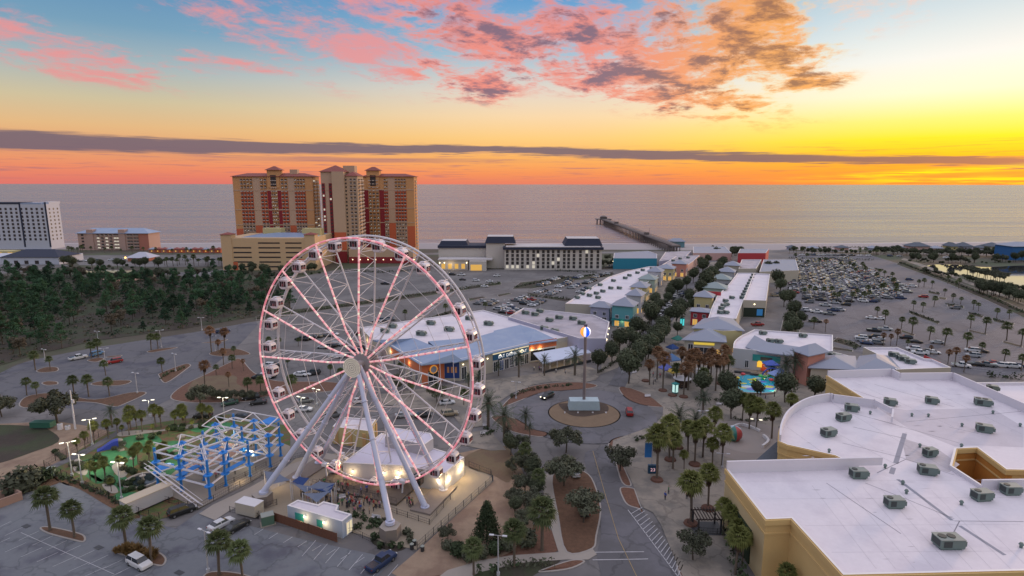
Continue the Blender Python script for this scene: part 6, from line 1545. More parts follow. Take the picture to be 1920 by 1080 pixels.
hedge([(1300,750),(1340,752),(1380,752)], 1.0, 1.0, 'low dark hedge left of the splash pool', seed=62, dens=14)
scatter([(150,850),(230,815),(330,800),(420,790)], 14, washi, .45, .8, 'lit young palm in the far half of the minigolf garden', None, 10)
scatter([(190,895),(250,880),(320,860)], 9, washi, .45, .75, 'lit young palm in the near half of the minigolf garden', None, 12)
# ================================================================= CARS
m_paint = bpy.data.materials.new('car_paint'); m_paint.use_nodes = True; t = m_paint.node_tree; b = t.nodes['Principled BSDF']; oi = t.nodes.new('ShaderNodeObjectInfo')
t.links.new(oi.outputs['Color'], b.inputs['Base Color']); b.inputs['Roughness'].default_value = .45
m_tyre = mat('tyre_rubber', (.012,.012,.013), .9, var=0); m_rim = mat('wheel_rim', (.25,.25,.26), .35, var=0, metal=.6)
m_head = mat('headlight', (.6,.6,.6), .2, var=0); m_headon = mat('headlight_on', (.8,.8,.7), .2, var=0, emit=lin((255,244,210)), estr=5); m_tail = mat('tail_light', (.25,.01,.01), .3, var=0)
def loft(mb, secs, m=0, caps=True):
    n = len(secs[0]); o = sum(secs, []); fs = []
    for j in range(len(secs)-1):
        for i in range(n): fs.append((j*n+i, (j+1)*n+i, (j+1)*n+(i+1)%n, j*n+(i+1)%n))
    mb.add(o, fs, m, False)
    if caps: mb.add(secs[0], [tuple(range(n))], m); mb.add(secs[-1], [tuple(range(n-1,-1,-1))], m)
SPEC = { # length, width, body stations (x, hood/deck height), glass (x0,x1 at base; x0,x1 at roof), roof height
 'sedan': (4.6,1.8,[(-2.3,.80),(-2.2,.98),(-1.5,1.02),(.8,.98),(1.5,.92),(2.2,.76),(2.3,.60)],(-1.75,1.15,-1.1,.35),1.43),
 'suv': (4.7,1.88,[(-2.35,.95),(-2.3,1.12),(-1.5,1.14),(.95,1.12),(1.5,1.06),(2.2,.95),(2.35,.75)],(-2.2,1.25,-1.9,.6),1.75),
 'pickup': (5.6,1.95,[(-2.8,1.0),(-2.75,1.08),(-.9,1.1),(1.1,1.14),(1.7,1.08),(2.65,1.0),(2.8,.75)],(-.75,1.45,-.55,.85),1.82)}
def car_meshes(kind, lod):
    L, W_, st_, gl, rh = SPEC[kind]; body, glass, tyre, rimm, hl, tl = [MB() for _ in range(6)]
    secs = []
    for x, hgt in st_:
        e = abs(x)/(L/2); w = W_/2*(1-.10*max(0, e-.7)/.3); lowz = .28 if e < .95 else .38
        secs.append([Vector((x,-w,lowz+.12)), Vector((x,-w*.96,lowz)), Vector((x,w*.96,lowz)), Vector((x,w,lowz+.12)), Vector((x,w,hgt-.18)), Vector((x,w*.90,hgt)), Vector((x,-w*.90,hgt)), Vector((x,-w,hgt-.18))])
    loft(body, secs)
    bz = 1.08 if kind != 'sedan' else .96; wb, wt_ = W_/2*.88, W_/2*.70; x0, x1, r0, r1 = gl
    lo = [Vector((x0,-wb,bz)), Vector((x1,-wb,bz)), Vector((x1,wb,bz)), Vector((x0,wb,bz))]; hi = [Vector((r0,-wt_,rh-.06)), Vector((r1,-wt_,rh-.06)), Vector((r1,wt_,rh-.06)), Vector((r0,wt_,rh-.06))]
    glass.add(lo+hi, [(0,1,5,4),(1,2,6,5),(2,3,7,6),(3,0,4,7)])
    rf = [p+Vector((0,0,.0)) for p in hi]; rt = [Vector((p.x*.93+.02, p.y*.9, rh)) for p in hi]
    body.add(rf+rt, [(0,1,5,4),(1,2,6,5),(2,3,7,6),(3,0,4,7),(4,5,6,7)])
    for s_ in (-1, 1):
        for xa in ((r0+r1)/2,): body.add([Vector((xa-.05,s_*(wb+.005),bz)), Vector((xa+.07,s_*(wb+.005),bz)), Vector((xa+.05,s_*(wt_+.012),rh-.06)), Vector((xa-.03,s_*(wt_+.012),rh-.06))], [(0,1,2,3) if s_ < 0 else (3,2,1,0)])
    if kind == 'pickup':
        glass.add([Vector((-2.6,-.78,1.115)),Vector((-1.0,-.78,1.115)),Vector((-1.0,.78,1.115)),Vector((-2.6,.78,1.115))], [(0,1,2,3)])
    wx = L*.31
    ws = []
    for sx_ in (-wx, wx):
        for sy_ in (-1, 1):
            tb = MB(); tb.tube((sx_,sy_*(W_/2-.22),.34), (sx_,sy_*(W_/2+.01),.34), .34, n=14, smooth=False); rb = MB(); rb.tube((sx_,sy_*(W_/2),.34), (sx_,sy_*(W_/2+.03),.34), .21, n=10, smooth=False); ws.append((tb, rb))
    for s_ in (-1, 1):
        h_ = MB(); h_.box((L/2-.10,s_*W_*.36,st_[-2][1]-.22), (.22,.34,.15)); t_ = MB(); t_.box((-L/2+.05,s_*W_*.38,st_[1][1]-.30), (.14,.26,.18)); ws.append((h_, t_))
    return body, glass, ws
PAINT = {'white': (.52,.52,.54), 'silver': (.30,.31,.33), 'grey': (.12,.125,.135), 'black': (.012,.012,.014), 'dark blue': (.015,.03,.085), 'red': (.26,.012,.012), 'tan': (.27,.22,.15), 'blue': (.05,.16,.32), 'dark green': (.02,.06,.04)}
CP = {}
def car(kind, col, loc, rz, label=None, grp=None, lights=False, lod=0):
    key = (kind, lod, lights)
    if key not in CP:
        body, glass, ws = car_meshes(kind, lod)
        if lod == 0:
            me = [body.mesh('body', m_paint), glass.mesh('window', m_glass)]; wm = [(a.mesh('tyre', m_tyre), b_.mesh('rim', m_rim)) for a, b_ in ws[:4]]
            lm = [(a.mesh('headlight', m_headon if lights else m_head), b_.mesh('tail_light', m_tail)) for a, b_ in ws[4:]]
            CP[key] = (me, wm, lm)
        else:
            a = MB(); a.v = list(body.v); a.f = list(body.f); a.mi = [0]*len(body.f); a.sm = [False]*len(body.f)
            a.add(glass.v, glass.f, 1)
            for tb, rb in ws[:4]: a.add(tb.v, tb.f, 2)
            CP[key] = a.mesh('parked_car', [m_paint, m_glass, m_tyre])
    c4 = (*PAINT[col], 1)
    if lod:
        o = bpy.data.objects.new({'sedan':'sedan_car','suv':'suv_car','pickup':'pickup_truck'}[kind], CP[key]); COL.objects.link(o); o.location = loc; o.rotation_euler = (0,0,rz); o.color = c4
        return tag(o, label, 'pickup truck' if kind == 'pickup' else 'car', grp)
    o = thing({'sedan':'sedan_car','suv':'suv_car','pickup':'pickup_truck'}[kind], label, 'pickup truck' if kind == 'pickup' else 'car', loc, rz, grp)
    me, wm, lm = CP[key]
    def ob(n_, m_, p): q_ = bpy.data.objects.new(n_, m_); COL.objects.link(q_); q_.parent = p; q_.color = c4; return q_
    ob('body', me[0], o); ob('window', me[1], o)
    for a, b_ in wm: w = ob('wheel', a, o); ob('rim', b_, w)
    for a, b_ in lm: ob('headlight', a, o); ob('tail_light', b_, o)
    return o
def car2(kind, col, rear, front, label, z=.0, **k):
    a, b = G(*rear), G(*front); c = (a+b)/2; c.z = z; return car(kind, col, c, math.atan2(b.y-a.y, b.x-a.x), label, **k)
Z1 = .06
car2('suv','white',(243,1052),(282,1072),'white hatchback parked beside the grassy island in the near lot',Z1)
car2('suv','black',(322,971),(361,957),'black car parked by the minigolf corner gate',Z1)
car2('sedan','white',(397,998),(434,979),'white sedan parked beside the black sedan in the near lot',Z1)
car2('sedan','black',(428,1002),(463,983),'black sedan parked beside the white sedan in the near lot',Z1)
car2('pickup','dark blue',(696,1074),(735,1046),'dark blue pickup parked below the front wheel leg',Z1)
car2('suv','black',(1040,741),(1013,753),'dark car with headlights on entering the roundabout from the left',.14,lights=True)
car2('suv','red',(1182,785),(1179,769),'small red car driving round the right side of the roundabout',.14)
car2('suv','white',(1082,900),(1074,878),'white car parked under the oak left of the main road',.1)
car2('sedan','black',(1099,972),(1090,950),'dark car parked under the lower oak left of the main road',.1)
car2('pickup','red',(1407,611),(1434,610),'red pickup behind the wide beige shop',.1)
for kind, col, r_, f_, lb in [('suv','black',(402,783),(360,785),'large black car on the road behind the minigolf garden'),('sedan','black',(466,785),(434,787),'black sedan on the road behind the ropes course'),
    ('sedan','dark green',(445,757),(418,762),'dark car parked by the lawn bed'),('sedan','black',(500,757),(470,760),'dark sedan parked left of the wheel rim'),('sedan','grey',(560,757),(585,753),'grey sedan parked behind the lower wheel spokes'),
    ('sedan','white',(550,772),(590,771),'white car on the road seen through the lower left rim'),('suv','tan',(827,781),(859,778),'tan car parked nearest the right side of the wheel'),('sedan','silver',(742,784),(772,781),'silver car parked second from the tan car'),
    ('sedan','black',(779,784),(808,781),'black car parked between the silver and the tan cars'),('sedan','white',(825,760),(852,757),'white sedan on the far kerb behind the tan car'),('sedan','white',(655,757),(688,755),'white car parked behind the wheel legs'),
    ('suv','grey',(610,785),(640,780),'grey car parked behind the left wheel legs'),('suv','red',(224,680),(208,683),'small red car alone in the empty left lot'),('pickup','white',(134,677),(160,672),'white truck parked at the back of the left lot'),
    ('suv','blue',(165,672),(200,662),'blue truck parked beside the white truck in the left lot'),('pickup','dark blue',(404,626),(432,622),'dark blue truck by the wood edge'),('suv','black',(486,748),(458,751),'black car beside the mulch bed road')]:
    car2(kind, col, r_, f_, lb, .07)
cars_far = []
rc_ = random.Random(17)
COLS = ['white']*6+['silver']*4+['grey']*4+['black']*9+['dark blue']*3+['red','tan']
def addcar(p, rz, where, col=None):
    cars_far.append((p, rz, rc_.choice(['sedan','suv','suv','sedan','pickup']), col or rc_.choice(COLS), where))
e1a = math.atan2(E1.y, E1.x)
DZ = [(1488,487),(1600,482),(1618,500),(1672,522),(1712,545),(1690,560),(1640,566),(1560,566),(1495,560),(1478,535)]
DZw = [(p.x,p.y) for p in gp(DZ)]
base_ = G(1490,560)
for k in range(-6, 26):
    for s_ in range(-4, 98):
        off = k*6.6+rc_.uniform(-.5,.5)
        p = base_+E1*off+E2*(s_*2.6)
        if inpoly(p.x, p.y, DZw) and s_ % 6 != 5 and rc_.random() < .90:
            addcar(p+Vector((0,0,.08)), e1a+(math.pi if rc_.random() < .5 else 0)+rc_.uniform(-.03,.03), 'in the crowded rows of the big right lot')
sing = [(500,555),(430,575),(585,570),(785,545),(310,550),(255,615),(290,612),(365,625),(490,612),(540,610),(460,640),(355,695),(240,680),(775,670),(835,675),(795,765),(880,755),(800,815),(830,830),(780,855),(825,860),(705,840),(700,820),(740,860),(1035,820),(1110,850),(1270,855),(1405,595),(1165,510),(1085,430),(1005,465),(1010,425),(1090,905),(1140,935),(1190,920),(1240,930),(1530,915),(1540,955),(1600,920),(1560,1020),(1640,1025),(1750,1030),(1840,1035),(1450,1030),(1700,1010),(1890,1030),(945,460),(880,515),(1060,380)]
for X_, Y_ in sing:
    p = G(*z5(X_, Y_)); p.z = .08; addcar(p, e1a+(math.pi if rc_.random() < .5 else 0)+rc_.uniform(-.05,.05), 'standing apart in the big right lot', 'red' if X_ == 1165 else None)
def rowcars(a, b, n, where, ang=0.0, fill=.85, z=.05):
    for i in range(n):
        if rc_.random() > fill: continue
        x = a[0]+(b[0]-a[0])*(i+.5)/n; y = a[1]+(b[1]-a[1])*(i+.5)/n; p = G(x, y); p.z = z; addcar(p, e1a+ang+(math.pi if rc_.random() < .5 else 0), where)
ML = 'in the crowded lot between the arcade restaurant and the pale hotel'
rowcars((930,582),(955,573),5,ML); rowcars((940,588),(968,578),6,ML); rowcars((955,590),(978,582),5,ML); rowcars((965,566),(985,558),5,ML); rowcars((980,572),(1000,563),5,ML); rowcars((995,575),(1020,564),6,ML)
rowcars((893,572),(905,566),3,ML); rowcars((915,574),(930,566),4,ML); rowcars((1005,550),(1030,543),5,ML); rowcars((1028,554),(1048,546),5,ML); rowcars((1045,540),(1065,532),5,ML); rowcars((1010,538),(1032,530),5,ML)
rowcars((1060,545),(1085,535),6,ML); rowcars((1085,550),(1108,540),6,ML); rowcars((1030,528),(1055,520),6,ML); rowcars((1065,527),(1090,519),6,ML); rowcars((1095,533),(1120,524),6,ML); rowcars((1110,522),(1140,514),6,ML); rowcars((1125,540),(1140,530),5,ML); rowcars((1060,535),(1070,527),3,ML)
BL = 'in the lot behind the wheel'
for a_, b_, n_ in [((560,706),(600,700),5),((562,640),(600,632),4),((610,632),(660,622),5),((600,655),(650,645),4),((660,660),(700,650),3),((498,690),(520,686),2),((483,712),(506,708),3),((670,630),(720,618),4),((625,672),(650,668),2),((700,605),(740,600),3)]: rowcars(a_, b_, n_, BL, 0.3, .9)
for a_, b_, n_ in [((840,516),(940,519),6),((855,525),(930,530),3),((700,530),(730,535),2),((830,540),(860,545),2),((900,538),(935,540),2)]: rowcars(a_, b_, n_, 'on the asphalt before the pale hotel', 0.3, .8)
rowcars((1240,605),(1285,545),13,'along the left kerb of the shopping street',1.2,.95,.14); rowcars((1232,602),(1275,545),11,'along the left kerb of the shopping street',1.2,.9,.14)
rowcars((300,488),(420,488),14,'in the coastal lot left of the garage',.4,.7); rowcars((140,492),(240,488),8,'in the coastal lot left of the garage',.4,.5)
rowcars((1500,478),(1640,480),18,'in the far strip of parking beyond the big lot',.4,.6); rowcars((1660,480),(1800,484),8,'beside the beach road at the far right',.4,.5)
rowcars((1140,502),(1165,496),5,'beside the teal store',.4,.9); rowcars((1450,556),(1466,552),3,'behind the right shops',.2,.9)
cars_far.sort(key=lambda c: c[0].length)
CARN = len(cars_far)
rest = {}
nind = 0
for i, (p, rz, kind, col, where) in enumerate(cars_far):
    if i < 262:
        o = car(kind, col, p, rz, 'car', None, lod=1)
        lab = col+' '+{'sedan':'sedan','suv':'tall car','pickup':'pickup truck'}[kind]+' '+where; o['label'] = lab; o['group'] = 'cars parked '+where
    else: rest.setdefault(kind, []).append((p, rz, col))
if rest:
    mb = MB(); mats_ = [m_glass, m_tyre]; ci = {}
    for kind, L_ in rest.items():
        src = CP.get((kind, 1, False))
        vs = [v.co.copy() for v in src.vertices]; fs = [(tuple(pl.vertices), pl.material_index) for pl in src.polygons]
        for p, rz, col in L_:
            if col not in ci: ci[col] = len(mats_); mats_.append(mat('far_car_'+col.replace(' ','_'), PAINT[col], .3, var=0))
            M = Matrix.Translation(p) @ Matrix.Rotation(rz, 4, 'Z'); off = len(mb.v)
            mb.v += [tuple(M @ v) for v in vs]
            for f_, mi in fs: mb.f.append(tuple(a+off for a in f_)); mb.mi.append(ci[col] if mi == 0 else (0 if mi == 1 else 1)); mb.sm.append(False)
    tag(mb.build('distant_parked_cars', mats_), 'mass of small distant parked cars in the farthest rows of the lots', 'cars', kind='stuff')
# ================================================================= STREET FURNITURE AND SMALL STRUCTURES
m_wood = mat('cedar_boards', (.12,.05,.03), .85, var=.3, scale=3); m_blue = mat('ropes_blue_steel', (.015,.17,.52), .45, var=.05); m_bluel = mat('platform_blue', (.02,.20,.60), .6, var=.05)
m_pole = mat('lamp_pole_steel', (.40,.40,.43), .5, var=0); m_lhd = mat('lamp_head_lit', (.6,.6,.6), .4, var=0, emit=lin((255,246,214)), estr=1.6); m_lhu = mat('lamp_head_unlit', (.50,.50,.54), .4, var=0)
m_fence = mat('black_fence_steel', (.015,.015,.016), .5, var=0)
# beach ball tower
BT_ = thing('beach_ball_tower', 'slender tower with a lit striped beach ball standing on the roundabout', 'landmark tower', G(1095,766)); gy = BT_.location
mb = MB(); mb.box((0,0,.15), (8.6,3.6,2.6), 0, taper=.93); mb.build('pedestal', mat('pale_blue_pedestal', (.34,.42,.46), .7, var=.1, scale=1), BT_)
ph = HT(1095,766,632); mb = MB(); mb.tube((0,0,2.7), (0,0,ph), .42, .38, 12); mb.build('pole', mat('taupe_pole', (.17,.14,.145), .6, var=.1), BT_)
bc_ = HT(1095,766,622); Rb = 1.42
pal_ = [mat('ball_'+n_, c, .35, var=0, emit=c, estr=s_) for n_, c, s_ in [('blue', lin((30,90,240))[:3], .9), ('white', lin((235,235,255))[:3], .8), ('orange', lin((255,160,60))[:3], .9), ('red', lin((220,50,70))[:3], .8), ('yellow', lin((250,210,80))[:3], .8)]]
mb = MB(); seq = [0,1,2,3,1,4,0,1,2,3,1,4]
mb.sphere((0,0,bc_), Rb, 24, 14, mfun=lambda i, j: [0,1,4,3,2,2,0][0] if i >= 18 and i < 21 else (1 if i >= 21 else (0 if i < 4 else (1 if i < 8 else (3 if i < 12 else (2 if i < 16 else 1)))))); mb.build('ball', pal_, BT_)
mb = MB(); mb.tube((0,0,bc_+Rb), (0,0,bc_+Rb+.7), .42, .5, 10); mb.build('finial', mat('grey_finial', (.10,.09,.13), .6, var=0), BT_)
mb = MB()
for sx_ in (-5.6,-2,2,5.6): mb.box((sx_,-3.6,.1), (.4,.3,.35))
mb.build('floodlight', m_trim, BT_)
# lamp posts
LP = []; LITP = []
def lamp(x, yb, yt, lit, desc=None):
    o = thing('lamp_post', 'lamp', 'lamp post', G(x, yb), rv.uniform(-.6,.6)); h_ = HT(x, yb, yt); mb = MB(); mb.tube((0,0,.5), (0,0,h_), .12, .08, 8); mb.tube((0,0,0), (0,0,.6), .28, n=10); mb.tube((-.9,0,h_), (.9,0,h_), .05, n=5); mb.build('pole', m_pole, o)
    for s_ in (-1, 1): MB().box((s_*1.05,0,h_-.05), (.75,.34,.13)).build('lamp_head', m_lhd if lit else m_lhu, o)
    LP.append((o, lit))
    if lit and x < 600: LITP.append(Vector((o.location.x, o.location.y, h_-.5)))
    return o
for a in [(174,836,787,1),(136,893,830,1),(155,908,853,1),(229,937,868,1),(391,1073,996,0),(282,782,751,1),(422,791,746,1),(935,1079,1004,0),(258,738,700,0),(198,682,654,0),(330,697,664,0),(303,653,620,0),(85,676,656,0),(379,620,596,0),(184,638,622,0),(404,660,630,0),(595,760,730,1),(566,770,745,1),(1002,640,605,0),(968,748,716,0),(1167,700,672,0),(1317,800,770,0),(950,590,562,0),(1014,592,555,0),(870,566,540,0),(1512,555,530,0),(1488,600,576,0),(1496,628,600,0),(1575,545,518,0),(1417,806,786,1),(1355,878,850,0),(498,690,662,0),(640,700,668,0)]: lamp(*a)
LP.sort(key=lambda t_: PX(t_[0].location)[0])
for lt, w in ((1,'lit lamp post'),(0,'unlit lamp post')):
    for zone, fn in (('in the left third', lambda x: x < 640), ('right of the wheel hub', lambda x: x >= 640)):
        L_ = [o for o, l in LP if l == lt and fn(PX(o.location)[0])]
        for i, o in enumerate(L_): o['label'] = ordlab_(i, len(L_), w, zone) if 'ordlab_' in globals() else w; o['group'] = w+'s '+zone; LABELQ.setdefault((w, zone), []).append(o)
up_ = thing('utility_pole', 'tall pale utility pole at the corner of the vacant lot', 'utility pole', G(142,806)); MB().tube((0,0,0), (0,0,HT(142,806,733)), .24, .14, 10).build('pole', m_trim, up_); MB().box((.3,0,7.0), (.5,.4,.9)).build('equipment_box', m_lhu, up_)
# fences
def fence(name, label, pts, h=1.2, step=2.4, solid=None, m=None, z=.1):
    P = [G(x,y) for x, y in pts]; c = P[0].copy(); o = thing(name, label, 'fence', (c.x,c.y,0)); m = m or m_fence
    rl = MB(); ps = MB()
    for a, b in zip(P, P[1:]):
        a, b = a-c, b-c; L = (b-a).length; n = max(1, int(L/step)); d = (b-a)/L
        for i in range(n+1): p = a+d*(L*i/n); ps.tube(p+UP*z, p+UP*(z+h+.1), .055, n=5)
        if solid: nn = Vector((-d.y,d.x,0)); rl.obox(a+UP*z-nn*.03, d*L, nn*.06, UP*h)
        else:
            for zz in (.15, .5*h, h): rl.tube(a+UP*(z+zz), b+UP*(z+zz), .028, n=4, cap=False)
            k = int(L/.45)
            for i in range(k): p = a+d*(L*(i+.5)/k); rl.tube(p+UP*(z+.1), p+UP*(z+h), .012, n=3, cap=False)
    ps.build('post', m, o); rl.build('boards' if solid else 'rails', m, o); return o
fence('metal_fence', 'black metal fence along the lower left side of the minigolf garden', [(84,878),(150,912),(205,937),(262,968),(300,978)], 1.6)
fence('metal_fence', 'black metal fence along the road side of the minigolf garden', [(84,878),(145,843),(205,812)], 1.5)
fence('metal_fence', 'black metal fence round the sandy right side of the ride plaza', [(783,1031),(855,965),(924,903),(921,892),(880,876)], 1.3)
fence('metal_fence', 'black metal fence around the motor pad under the right wheel legs', [(690,945),(745,965),(806,985),(845,938)], 1.1)
fence('metal_fence', 'black metal fence in front of the planted bed by the ticket building', [(640,1005),(662,1001),(700,1020),(722,1030)], 1.1)
fence('metal_fence', 'black metal fence between the ropes course and the pale footpath', [(300,940),(372,957),(430,925),(545,864),(600,850)], 1.2)
fence('metal_fence', 'low queue railing inside the ropes course yard', [(405,922),(440,905),(500,875)], 1.0)
fence('metal_fence', 'black metal fence behind the white trailer', [(432,962),(485,975),(492,958),(520,948)], 1.2)
fence('wooden_fence', 'brown board fence in front of the white ticket building', [(515,978),(580,1000),(633,1018)], 1.7, solid=True, m=m_wood)
fence('queue_barrier', 'queue barriers left of the boarding deck', [(600,908),(640,915),(690,928),(720,935)], 1.0)
# ticket building
m_bluewh = mat('pale_blue_wall', (.34,.40,.50), .7, var=.04)
TB = Bld('ticket_building', 'flat roofed white ticket building with two warm wall lights beside the near lot', 'ticket building', [(539,948),(559,937),(597,946),(607,940),(636,947),(632,956),(660,964),(642,978)], 3.3, m_bluewh, m_roofW, par=.25)
TB.pan_px(560, 988, 2.0, .9, 2.4, m_teal, name='window', d=.06); TB.pan_px(600, 998, 1.3, .9, 2.3, m_teal, name='window', d=.06)
TB.pan_px(655, 1000, 1.5, .2, 2.4, m_glowW, frame=m_trim, d=.06)
TRL = thing('white_trailer', 'white box trailer beside the left front leg of the wheel', 'trailer', G(470,965)); a_ = math.atan2(G(484,968).y-G(450,960).y, G(484,968).x-G(450,960).x)
MB().box((0,0,.4), (4.6,2.3,2.2), a_).build('body', m_beige, TRL); MB().box((0,0,2.62), (4.7,2.4,.08), a_).build('roof', m_trim, TRL)
MB().box((0,0,.1), (3.0,1.2,.3), a_).build('wheel_frame', m_dsteel, TRL)
GX = thing('transformer_box', 'green transformer box beside the brown board fence', 'transformer', G(503,982)); MB().box((0,0,.1), (2.1,1.7,1.7), .5).build('cabinet', mat('utility_green', (.06,.12,.09), .6, var=.05), GX); MB().box((0,0,1.8), (2.2,1.8,.1), .5).build('lid', m_hvt, GX); MB().box((0,0,0), (2.6,2.2,.1), .5).build('base', m_conc, GX)
# ride hall: low white roofs with raised lantern storey
WH2 = Bld('ride_hall', 'white roofed ride hall with warm wall lights behind the wheel', 'hall', [(643,868),(716,812),(871,857),(835,887),(753,873)], 4.2, m_grey, mat('tent_white_roof', (.60,.57,.68), .6, var=.03, scale=.2), par=.1)
UH = Bld('ride_hall_lantern', 'raised white storey with a ring of lights above the ride hall roof', 'hall', [(722,818),(733,801),(808,812),(813,822),(796,834)], 6.6, m_grey, mat('tent_white_roof', (.60,.57,.68)), par=.1)
UH.o.parent = None
CB = Bld('small_pavilion', 'small cream pavilion with lit orange piers left of the ride hall', 'pavilion', [(624,800),(640,782),(706,786),(690,808)], 4.4, m_palY, m_roofW, par=.3)
for u in (.1,.5,.9):
    for e in range(4): CB.panel(e, u, .9, .2, 3.6, mat('lit_amber_pier', (.5,.32,.14), .8, var=.1), name='pier', d=.25)  # amber lamplight is put into the pier colour
def wl(B, px, py, z, w=1): 
    e, u = B.near(px, py); p = B.at(e, u, z, .35); l = p-B.o.location; MB().sphere(l, .17, 6, 4).build('wall_lamp', m_lamp, B.o); LIGHTS.append((B.at(e, u, z-.25, .8), w))
LIGHTS = []
wl(WH2,655,898,2.6); wl(WH2,668,898,2.6); wl(WH2,725,900,2.6,1.2); wl(WH2,751,905,2.8,1.4); wl(WH2,824,922,2.6,1.3); wl(WH2,838,922,2.6,1.3); wl(WH2,858,900,2.8,1.2); wl(WH2,870,885,2.8,1)
for x, y in [(727,835),(745,838),(770,842),(787,846),(800,838),(812,830)]: wl(UH,x,y,5.4,.45)
wl(TB,571,992,2.3,.9); wl(TB,608,1003,2.3,.9)
for i, (x, y) in enumerate([(745,640+16),(768,676),(811,700),(905,712),(1003,694),(1018,690),(1033,687)]):
    e, u = D.near(x, y); p = D.at(e, u, 4.9, .6); LIGHTS.append((p, .9))
LIGHTS += [(G(872,898)+UP*2.4, 2.2), (G(846,918)+UP*2.2, 1.6), (G(640,893)+UP*2.4, 1.2), (G(520,918)+UP*2.5, 1.4), (G(452,905)+UP*1.2, .8), (G(1050,688)+UP*2.6, 1.6), (G(1080,680)+UP*2.6, 1.4), (G(1105,668)+UP*4, 1.4), (G(1387,682)+UP*6.2, 1.0), (G(1325,668)+UP*5.6, 1.2), (G(1505,706)+UP*5, .8), (G(1166,614)+UP*3, 1.2), (G(1196,566)+UP*4, 1.6), (G(1246,526)+UP*4, 1.8), (G(845,507)+UP*4, 2.5), (G(690,494)+UP*4, 2), (G(1433,700)+UP*2.6, .8)]
for p in LITP:
    ld = bpy.data.lights.new('street_light', 'POINT'); ld.energy = 260; ld.color = (1.0,.90,.62); ld.shadow_soft_size = .3; lo_ = bpy.data.objects.new('street_light', ld); COL.objects.link(lo_); lo_.location = p
for x, y in [(240,880),(300,850),(360,815),(200,860),(430,840),(470,870),(270,825),(180,885),(330,875)]:
    ld = bpy.data.lights.new('garden_light', 'POINT'); ld.energy = 330; ld.color = (1.0,.9,.55); ld.shadow_soft_size = .4; lo_ = bpy.data.objects.new('garden_light', ld); COL.objects.link(lo_); lo_.location = G(x,y)+UP*3.4
for i, (p, w) in enumerate(LIGHTS):
    ld = bpy.data.lights.new('wall_light', 'POINT'); ld.energy = 125*w; ld.color = (1.0,.72,.36); ld.shadow_soft_size = .3; lo_ = bpy.data.objects.new('wall_light', ld); COL.objects.link(lo_); lo_.location = p
for p, c_, e_ in [(G(1425,722)+UP*1.5, (.25,.95,.9), 150), (G(1450,735)+UP*1.0, (.5,1,.6), 90), (G(1272,690)+UP*2, (.5,.9,1), 40)]:
    ld = bpy.data.lights.new('pool_light', 'POINT'); ld.energy = e_; ld.color = c_; ld.shadow_soft_size = .5; lo_ = bpy.data.objects.new('pool_light', ld); COL.objects.link(lo_); lo_.location = p
# shade sails
m_sg = mat('grey_blue_sail', (.12,.15,.22), .8, var=.04); m_sn = mat('navy_sail', (.012,.045,.17), .8, var=.04)
for lb, m_, pts in [('grey blue shade sail nearest the left front wheel leg', m_sg, [(496,888),(522,884),(545,905),(500,908)]), ('navy shade sail above the left ticket yard', m_sn, [(548,908),(562,891),(581,901),(566,911)]),
                    ('grey shade sail right behind the navy one', m_sg, [(545,909),(568,907),(596,918),(572,921)]), ('grey blue shade sail with a white corner post', m_sg, [(577,919),(600,900),(630,911),(608,924)]),
                    ('long navy shade sail above the ticket building', m_sn, [(585,922),(606,914),(627,912),(620,922)]), ('pointed grey shade sail behind the ticket building roof', m_sg, [(568,930),(598,922),(622,924),(594,940)])]:
    P = [G(x,y,3.4) for x, y in pts]; c = cen(P); c.z = 0; o = thing('shade_sail', lb, 'shade sail', c, 0, 'shade sails by the wheel'); Pr = [p-c for p in P]; zs = (3.9,3.1,3.9,3.1); n = 6; mb = MB()
    def sp(u, v): 
        p = (Pr[0].lerp(Pr[1], u)).lerp(Pr[3].lerp(Pr[2], u), v); z = (zs[0]*(1-u)+zs[1]*u)*(1-v)+(zs[3]*(1-u)+zs[2]*u)*v; k = 1-.12*math.sin(math.pi*v)*(1 if True else 0); return Vector((p.x*k, p.y*k, z-.25*math.sin(math.pi*u)*math.sin(math.pi*v)))
    vs = [sp(i/n, j/n) for j in range(n+1) for i in range(n+1)]
    fs = [(j*(n+1)+i, j*(n+1)+i+1, (j+1)*(n+1)+i+1, (j+1)*(n+1)+i) for j in range(n) for i in range(n)]
    mb.add(vs, fs); mb.build('fabric', m_, o)
    for p, z in zip(Pr[:3:2] if 'navy' in lb else Pr, (3.9,3.1,3.9,3.1)): MB().tube((p.x,p.y,0), (p.x,p.y,z+.1), .08, n=6).build('post', m_trim, o)
# ropes course ----------------------------------------------------------
ro = G(395,936); va = (G(531,857)-ro); la = va.length; va.normalize(); vb = Vector((-va.y, va.x, 0)); 
if vb.x > 0: vb = -vb
lb_ = 13.5; RC = thing('ropes_course', 'blue and white climbing course of columns, platforms and rope beams in the minigolf garden', 'ropes course', ro)
NA, NB = 5, 3
def cp_(i, j): return va*(la*i/(NA-1))+vb*(lb_*j/(NB-1))+vb*(1.2*math.sin(i*1.7+j))
lev = [2.7, 5.0, 7.3]
for i in range(NA):
    for j in range(NB):
        p = cp_(i, j); k = MB(); hh = 8.2-(i+j) % 2*.9; k.tube(p, p+UP*hh, .26, n=8); k.tube(p, p+UP*.3, .45, n=8); k.build('column', m_blue, RC)
        for z in lev[:2+((i+j) % 2)]:
            k = MB(); k.tube(p+UP*z, p+UP*(z+.18), .9, n=6); 
            k.tube(p+UP*(z+.15), p+UP*(z+.6), .3, n=6)
            k.build('platform', m_bluel, RC)
k = MB(); rc2 = random.Random(4)
